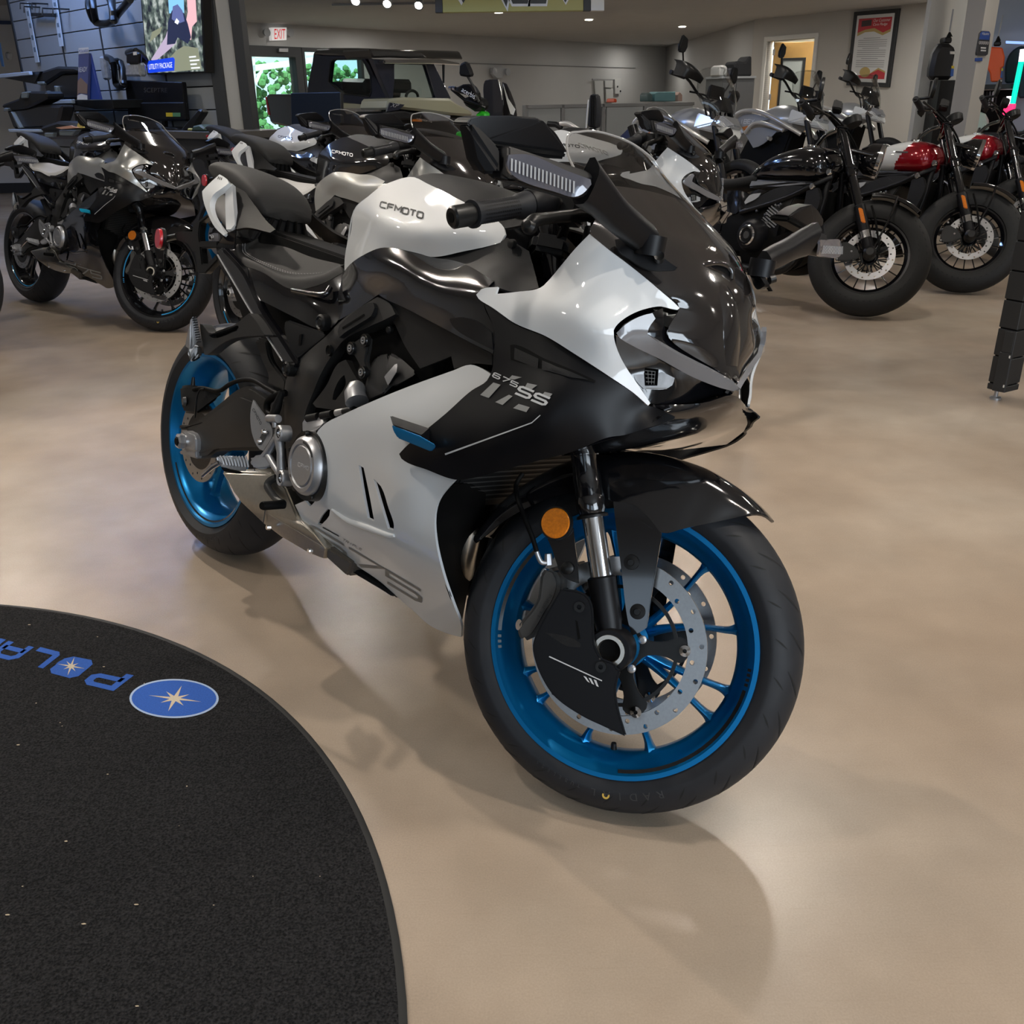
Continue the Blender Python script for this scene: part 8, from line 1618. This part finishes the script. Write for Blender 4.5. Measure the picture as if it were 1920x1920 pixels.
def build_mat_and_stand():
    c = np.array([-1.534, .704]); rad = 1.394
    cm_ = bpy.data.materials.new('black carpet'); cm_.use_nodes = True; nt = cm_.node_tree; b = nt.nodes['Principled BSDF']; tc = nt.nodes.new('ShaderNodeTexCoord')
    n1 = nt.nodes.new('ShaderNodeTexNoise'); n1.inputs['Scale'].default_value = 260; n1.inputs['Detail'].default_value = 3; n2 = nt.nodes.new('ShaderNodeTexNoise'); n2.inputs['Scale'].default_value = 5; n2.inputs['Detail'].default_value = 6
    r = nt.nodes.new('ShaderNodeValToRGB'); r.color_ramp.elements[0].position = .35; r.color_ramp.elements[0].color = (.005, .005, .0055, 1); r.color_ramp.elements[1].position = .75; r.color_ramp.elements[1].color = (.034, .033, .034, 1)
    mx = nt.nodes.new('ShaderNodeMix'); mx.data_type = 'RGBA'; mx.blend_type = 'MULTIPLY'; mx.inputs['Factor'].default_value = .6
    for n in (n1, n2): nt.links.new(tc.outputs['Object'], n.inputs['Vector'])
    nt.links.new(n1.outputs['Fac'], r.inputs['Fac']); nt.links.new(r.outputs['Color'], mx.inputs['A']); nt.links.new(n2.outputs['Color'], mx.inputs['B'])
    nt.links.new(r.outputs['Color'], b.inputs['Base Color']); b.inputs['Roughness'].default_value = .95; b.inputs['Specular IOR Level'].default_value = .15
    bp = nt.nodes.new('ShaderNodeBump'); bp.inputs['Strength'].default_value = .9; bp.inputs['Distance'].default_value = .006; nt.links.new(n1.outputs['Fac'], bp.inputs['Height']); nt.links.new(bp.outputs['Normal'], b.inputs['Normal'])
    m = empty('floor_mat', (c[0], c[1], 0), 0, 'round black carpet mat with blue lettering on the floor', 'mat')
    o = lathe('carpet', cm_, [(.001, 0), (.001, rad-.012), (.008, rad-.012), (.009, rad-.02), (.009, 0)], (0, 0, 0), (0, 0, 1), m, 160, ang=60); o = lathe('rubber_border', mat('mat rubber', (.010, .010, .010), .7), [(.0, rad-.012), (.0, rad), (.005, rad), (.0075, rad-.006), (.0075, rad-.012)], (0, 0, 0), (0, 0, 1), m, 160, ang=60)
    MB_ = mat('blue carpet pile', (.018, .085, .36), .95, noise=.35, nscale=300); MW = mat('cream carpet pile', (.50, .43, .32), .95, noise=.2, nscale=300)
    T = lambda p: at_z(p[0], p[1], .0096)-np.array([c[0], c[1], 0])
    Y = lambda pts: [(x/2.341, 1100+y/2.341) for x, y in pts]
    def mark(nm, mm, Q, quad, dz=0, mp=Y):
        V = []; F = []
        for q in Q:
            bb = len(V); V += [T(p)+np.array([0, 0, dz]) for p in quadmap(mp(quad), np.array(q, float))]; F.append((bb, bb+1, bb+2, bb+3))
        o = pobj(nm, V, F, mm, m, recalc=True)
        for p in o.data.polygons:
            pass
        return o
    def poly(nm, mm, pts, dz=0): return pobj(nm, [T(p)+np.array([0, 0, dz]) for p in Y(pts)], [tuple(range(len(pts)))], mm, m, recalc=True)
    # lettering reads from the far side of the mat: each letter on its own slanted quad (bl, br, tr, tl as read)
    for ch, q in (('P', [(598, 381), (446, 350), (354, 424), (498, 458)]), ('O', [(424, 326), (300, 302), (202, 374), (328, 407)]), ('L', [(276, 290), (166, 262), (66, 338), (178, 367)]), ('A', [(160, 258), (48, 230), (-52, 300), (62, 328)]), ('R', [(36, 225), (-75, 195), (-175, 270), (-60, 298)])):
        mark('letter', MB_, stroke_text(ch, .27), q)
    poly('letter_fill', MB_, [(312+70*math.cos(t), 352+36*math.sin(t)) for t in np.linspace(0, 2*math.pi, 24, endpoint=False)], .0002)
    def star(cx, cy, rx, ry, dz, nm):
        P = []
        for i in range(16):
            a = 2*math.pi*i/16+.25; k = (1.0 if i % 4 == 0 else .62) if i % 2 == 0 else .2; P.append((cx+rx*k*math.cos(a), cy+ry*k*math.sin(a)))
        V = [T(p)+np.array([0, 0, dz]) for p in Y([(cx, cy)]+P)]; pobj(nm, V, [(0, i+1, (i+1) % 16+1) for i in range(16)], MW, m, recalc=True)
    el = lambda cx, cy, rx, ry: [(cx+rx*math.cos(t), cy+ry*math.sin(t)) for t in np.linspace(0, 2*math.pi, 48, endpoint=False)]
    poly('emblem_ring', mat('pale blue carpet pile', (.33, .42, .58), .95), el(764, 491, 196, 86), .0001); poly('emblem_disc', MB_, el(764, 491, 186, 79), .0004); star(768, 492, 120, 58, .0007, 'emblem_star'); star(312, 350, 62, 42, .0006, 'letter_star')
    # loose crumbs on the mat
    rnd = random.Random(5); bm = bmesh.new()
    for i in range(260):
        a = rnd.uniform(0, 2*math.pi); rr = rad*math.sqrt(rnd.random())*.97; s_ = rnd.uniform(.0006, .0015)
        bmesh.ops.create_icosphere(bm, subdivisions=1, radius=s_, matrix=Matrix.Translation((c[0]+rr*math.cos(a), c[1]+rr*math.sin(a), .0095+s_))@Matrix.Diagonal((rnd.uniform(.6, 3.5), 1, .7, 1)))
    o = obj('crumbs', bm, mat('tan crumbs', (.5, .40, .27), .8)); tag(o, 'tiny pale crumbs scattered over the round black mat', 'crumbs', kind='stuff')
    # dark display stand at the right edge
    a = at_z(1846, 748, 0)[:2]; b2 = at_z(1895, 742, 0)[:2]; k = 1
    st = empty('display_stand', (float(a[0]), float(a[1]), 0), 0, 'black planked display stand at the right edge of the photo', 'stand'); U = lambda o: under(o, st)
    FP = VP(at_z(1846, 748, 0)[:2], at_z(1879, 757, 0)[:2]); wdt = np.linalg.norm(at_z(1846, 748, 0)[:2]-at_z(1879, 757, 0)[:2])
    dk = at_z(1879, 757, 0)[:2]; SP_ = VP(dk, dk+(at_z(1921, 738, 0)[:2]-dk)*8)
    BKP = mat('black plank', (.014, .015, .016), .5); GPK = mat('weathered grey plank', (.12, .115, .108), .7, noise=.25, nscale=9)
    hgt = .112; zz = .045
    for i in range(13):
        h_ = .03 if i == 0 else hgt; U(wbox('plank', BKP, np.array([(0, zz), (wdt, zz), (wdt, zz+h_-.006), (0, zz+h_-.006)]), FP, 0, .09, None, .002)); zz += h_
    U(wbox('core', INNER, np.array([(.005, .045), (wdt-.005, .045), (wdt-.005, zz), (.005, zz)]), FP, -.006, .07, None, 0))
    U(wbox('side_foot', BKP, np.array([(.0, .045), (.12, .045), (.12, .205), (.0, .205)]), SP_, -.001, .05, None, .002)); U(wbox('lower_rail', BKP, np.array([(.0, .205), (1.2, .205), (1.2, .29), (.0, .29)]), SP_, -.004, .04, None, .002))
    z = .29
    for i in range(10): U(wbox('side_plank', GPK, np.array([(.02, z+.004), (1.2, z+.004), (1.2, z+.108), (.02, z+.108)]), SP_, -.012, .03, None, .002)); z += .112
    ft = at_z(1868, 752, 0)+np.array([.01, .03, 0]); ft[2] = 0; U(lathe('levelling_foot', CAST, [(0, 0), (0, .022), (.008, .022), (.012, .008), (.05, .008)], ft, (0, 0, 1), None, 20))
    for z in (.065, .185): U(wbox('metal_clip', TRIMW, np.array([(wdt-.035, z), (wdt-.005, z), (wdt-.005, z+.012), (wdt-.035, z+.012)]), FP, .002, .01, None, .001))
# ================================================================== put it together
bike = sport_bike()
tag(bike, 'large white and black sport motorcycle with blue wheels nearest the camera', 'motorcycle', 'sport motorcycles')
def world_frame(bx, by, yaw, lean, st=0, sc=1.):
    M = rotm((0, 0, 1), yaw) @ rotm((1, 0, 0), -lean) @ rotm((0, 1, 0), .006)*1.; return Matrix(np.vstack([np.hstack([M*sc, np.array([[bx], [by], [.0025]])]), [0, 0, 0, 1]]).tolist())
SILVER = mat('brushed silver paint', (.42, .42, .40), .3, .6, coat=.6)
BSTRIPE = mat('bright blue tape', (.0, .27, .60), .4); PALESEAT = mat('pale grey seat cover', (.42, .41, .40), .7, bump=.3, bscale=1200); BWL = mat('gloss black wheel', (.006, .006, .007), .15, coat=1.)
CYAN = mat('bright cyan plastic', (.0, .36, .58), .4)
def over_silver(n, par, mn):
    if mn == 'satin blue metal': return CYAN if n == 'winglet_tip' else BWL
    if n == 'rim_tape': return BSTRIPE
    if n in ('upper_cowl', 'tank_side_cover'): return SILVER
    if n in ('fuel_tank', 'tank_back', 'lower_fairing', 'panel_lip'): return GBLACK
    if n == 'seat' and mn != 'grey stitching': return PALESEAT
    if n == 'maker_lettering' and par == 'fuel_tank': return LSIL
    if n in ('lower_lettering',): return LGREY
def over_black(n, par, mn):
    if mn == 'satin blue metal': return BWL
    if n == 'rim_tape': return BSTRIPE
    if n in ('upper_cowl', 'tank_side_cover'): return SILVER
    if n in ('fuel_tank', 'tank_back', 'lower_fairing', 'panel_lip'): return GBLACK
    if n == 'seat': return PALESEAT
    if n == 'maker_lettering' and par == 'fuel_tank': return LSIL
cm = children_map()
for (bx, by, yaw, lean), ov, lb in (((-3.0461, 6.1127, -.6793, .2043), over_silver, 'silver and black sport motorcycle with pale seat at the left'),
        ((-1.2457, 4.5415, -.7627, .146), over_black, 'silver sport motorcycle with black tank just behind the nearest white one'),
        ((-1.92, 6.60, -.7067, .1038), None, 'distant sport motorcycle with white tank in front of the dark monitor'),
        ((-.3945, 4.932, -.6223, .1183), None, 'white sport motorcycle seen past the right side of the big windscreen'),
        ((-3.9741, 5.8445, -.75, .22), over_silver, 'sport motorcycle cut off by the left photo edge showing one mirror')):
    copy_thing(bike, world_frame(bx, by, yaw, lean), ov, lb, cm)
cr = cruiser(); tag(cr, 'cruiser motorcycle with plain gloss black tank', 'motorcycle', 'cruiser motorcycles')
def over_red(n, par, mn):
    if n == 'fuel_tank': return None
    return None
ad = adventure(); tag(ad, 'leftmost adventure motorcycle with white front and clear screen', 'motorcycle', 'adventure motorcycles')
cm = children_map()
for (bx, by), lb in (((1.9391, 7.1708), 'cruiser motorcycle with white and red tank beside the black one'), ((2.7975, 8.1622), 'second white and red tanked cruiser motorcycle further right')):
    r_ = copy_thing(cr, world_frame(bx, by, -.9369, .1794), None, lb, cm)
    for o in COL.objects:
        if o.parent == r_ and base(o.name) == 'fuel_tank':
            for i, mm in enumerate((CRED, CWHITE)): o.material_slots[i].link = 'OBJECT'; o.material_slots[i].material = mm
r_ = copy_thing(cr, world_frame(3.72, 9.1, -.9369, .1794), None, 'last cruiser motorcycle at the right edge behind the display stand', cm)
AS = 1.05
ad.matrix_world = world_frame(.97, 9.57, -.94, .16, 0, AS)
for (bx, by), lb in (((2.20, 11.11), 'silver barred adventure motorcycle with navy seat beside the beige wall edge'), ((3.68, 13.58), 'rightmost adventure motorcycle with clear screen under the certificate')):
    copy_thing(ad, world_frame(bx, by, -.94, .16, 0, AS), None, lb, cm)
BW, PT = build_room(); build_left(BW); build_utv(); build_green(); build_mat_and_stand()
# ------------------------------------------------------------------ light
wd_ = bpy.data.worlds.new('sky'); SC.world = wd_; wd_.use_nodes = True; nt = wd_.node_tree; bg = nt.nodes['Background']; bg.inputs[0].default_value = (.66, .82, 1.0, 1); bg.inputs[1].default_value = 1.6
def area(name, p, size, power, col=(1, .93, .84), rot=(0, 0, 0), sy=None, spread=None):
    l = bpy.data.lights.new(name, 'AREA'); l.energy = power; l.color = col; l.size = size
    if sy: l.shape = 'RECTANGLE'; l.size_y = sy
    else: l.shape = 'DISK'
    if spread: l.spread = spread
    o = bpy.data.objects.new(name, l); COL.objects.link(o); o.location = p; o.rotation_euler = rot; return o
def spot(name, p, tgt, power, ang=60, rad=.04, col=(1, .9, .78), blend=.5):
    l = bpy.data.lights.new(name, 'SPOT'); l.energy = power; l.color = col; l.spot_size = R(ang); l.spot_blend = blend; l.shadow_soft_size = rad
    o = bpy.data.objects.new(name, l); COL.objects.link(o); o.location = p; d = Vector(tgt)-Vector(p); o.rotation_euler = d.to_track_quat('-Z', 'Y').to_euler(); return o
for x in (-4.5, -1.5, 1.5, 4.5, 7.5):
    for y in (1.5, 4.5, 7.5): area('ceiling_and_fill_lamp', (x, y, 3.25), .22, 24)
for x in (-3, 0, 3, 6):
    for y in (12.0, 15.0, 18.0): area('ceiling_and_fill_lamp', (x, y, 2.43), .16, 30 if x > 5 else 15, (1, .97, .92))
for p_ in ((-2.2, 19.4), (.5, 20.8), (3.2, 20.5), (2.6, 24.0), (3.6, 26.5)): area('ceiling_and_fill_lamp', p_+(2.43,), .16, 13, (1, .97, .92))  # fill lamps added to brighten the far end of the back wall
spot('track_spot', (-2.6, 4.6, 3.2), (-.2, 1.6, .0), 260, 70)
spot('track_spot', (1.9, .3, 3.2), (-.2, 1.8, .3), 120, 70)
area('window_daylight', (3.2, -3.5, 1.9), 3.2, 150, (.80, .90, 1.0), (R(78), 0, R(38)), 2.2)
area('slat_wall_wash', tuple(plan(230, 8.4))+(3.1,), 2.6, 110, (.25, .45, 1.0), (R(20), 0, 0), .3)
area('office_lamp', (5.4, 19.4, 2.3), .8, 60, (1, .95, .85))
sn = bpy.data.lights.new('sun', 'SUN'); sn.energy = 9; so = bpy.data.objects.new('sun', sn); COL.objects.link(so); so.rotation_euler = (R(42), 0, 0)
SC.view_settings.exposure = .2
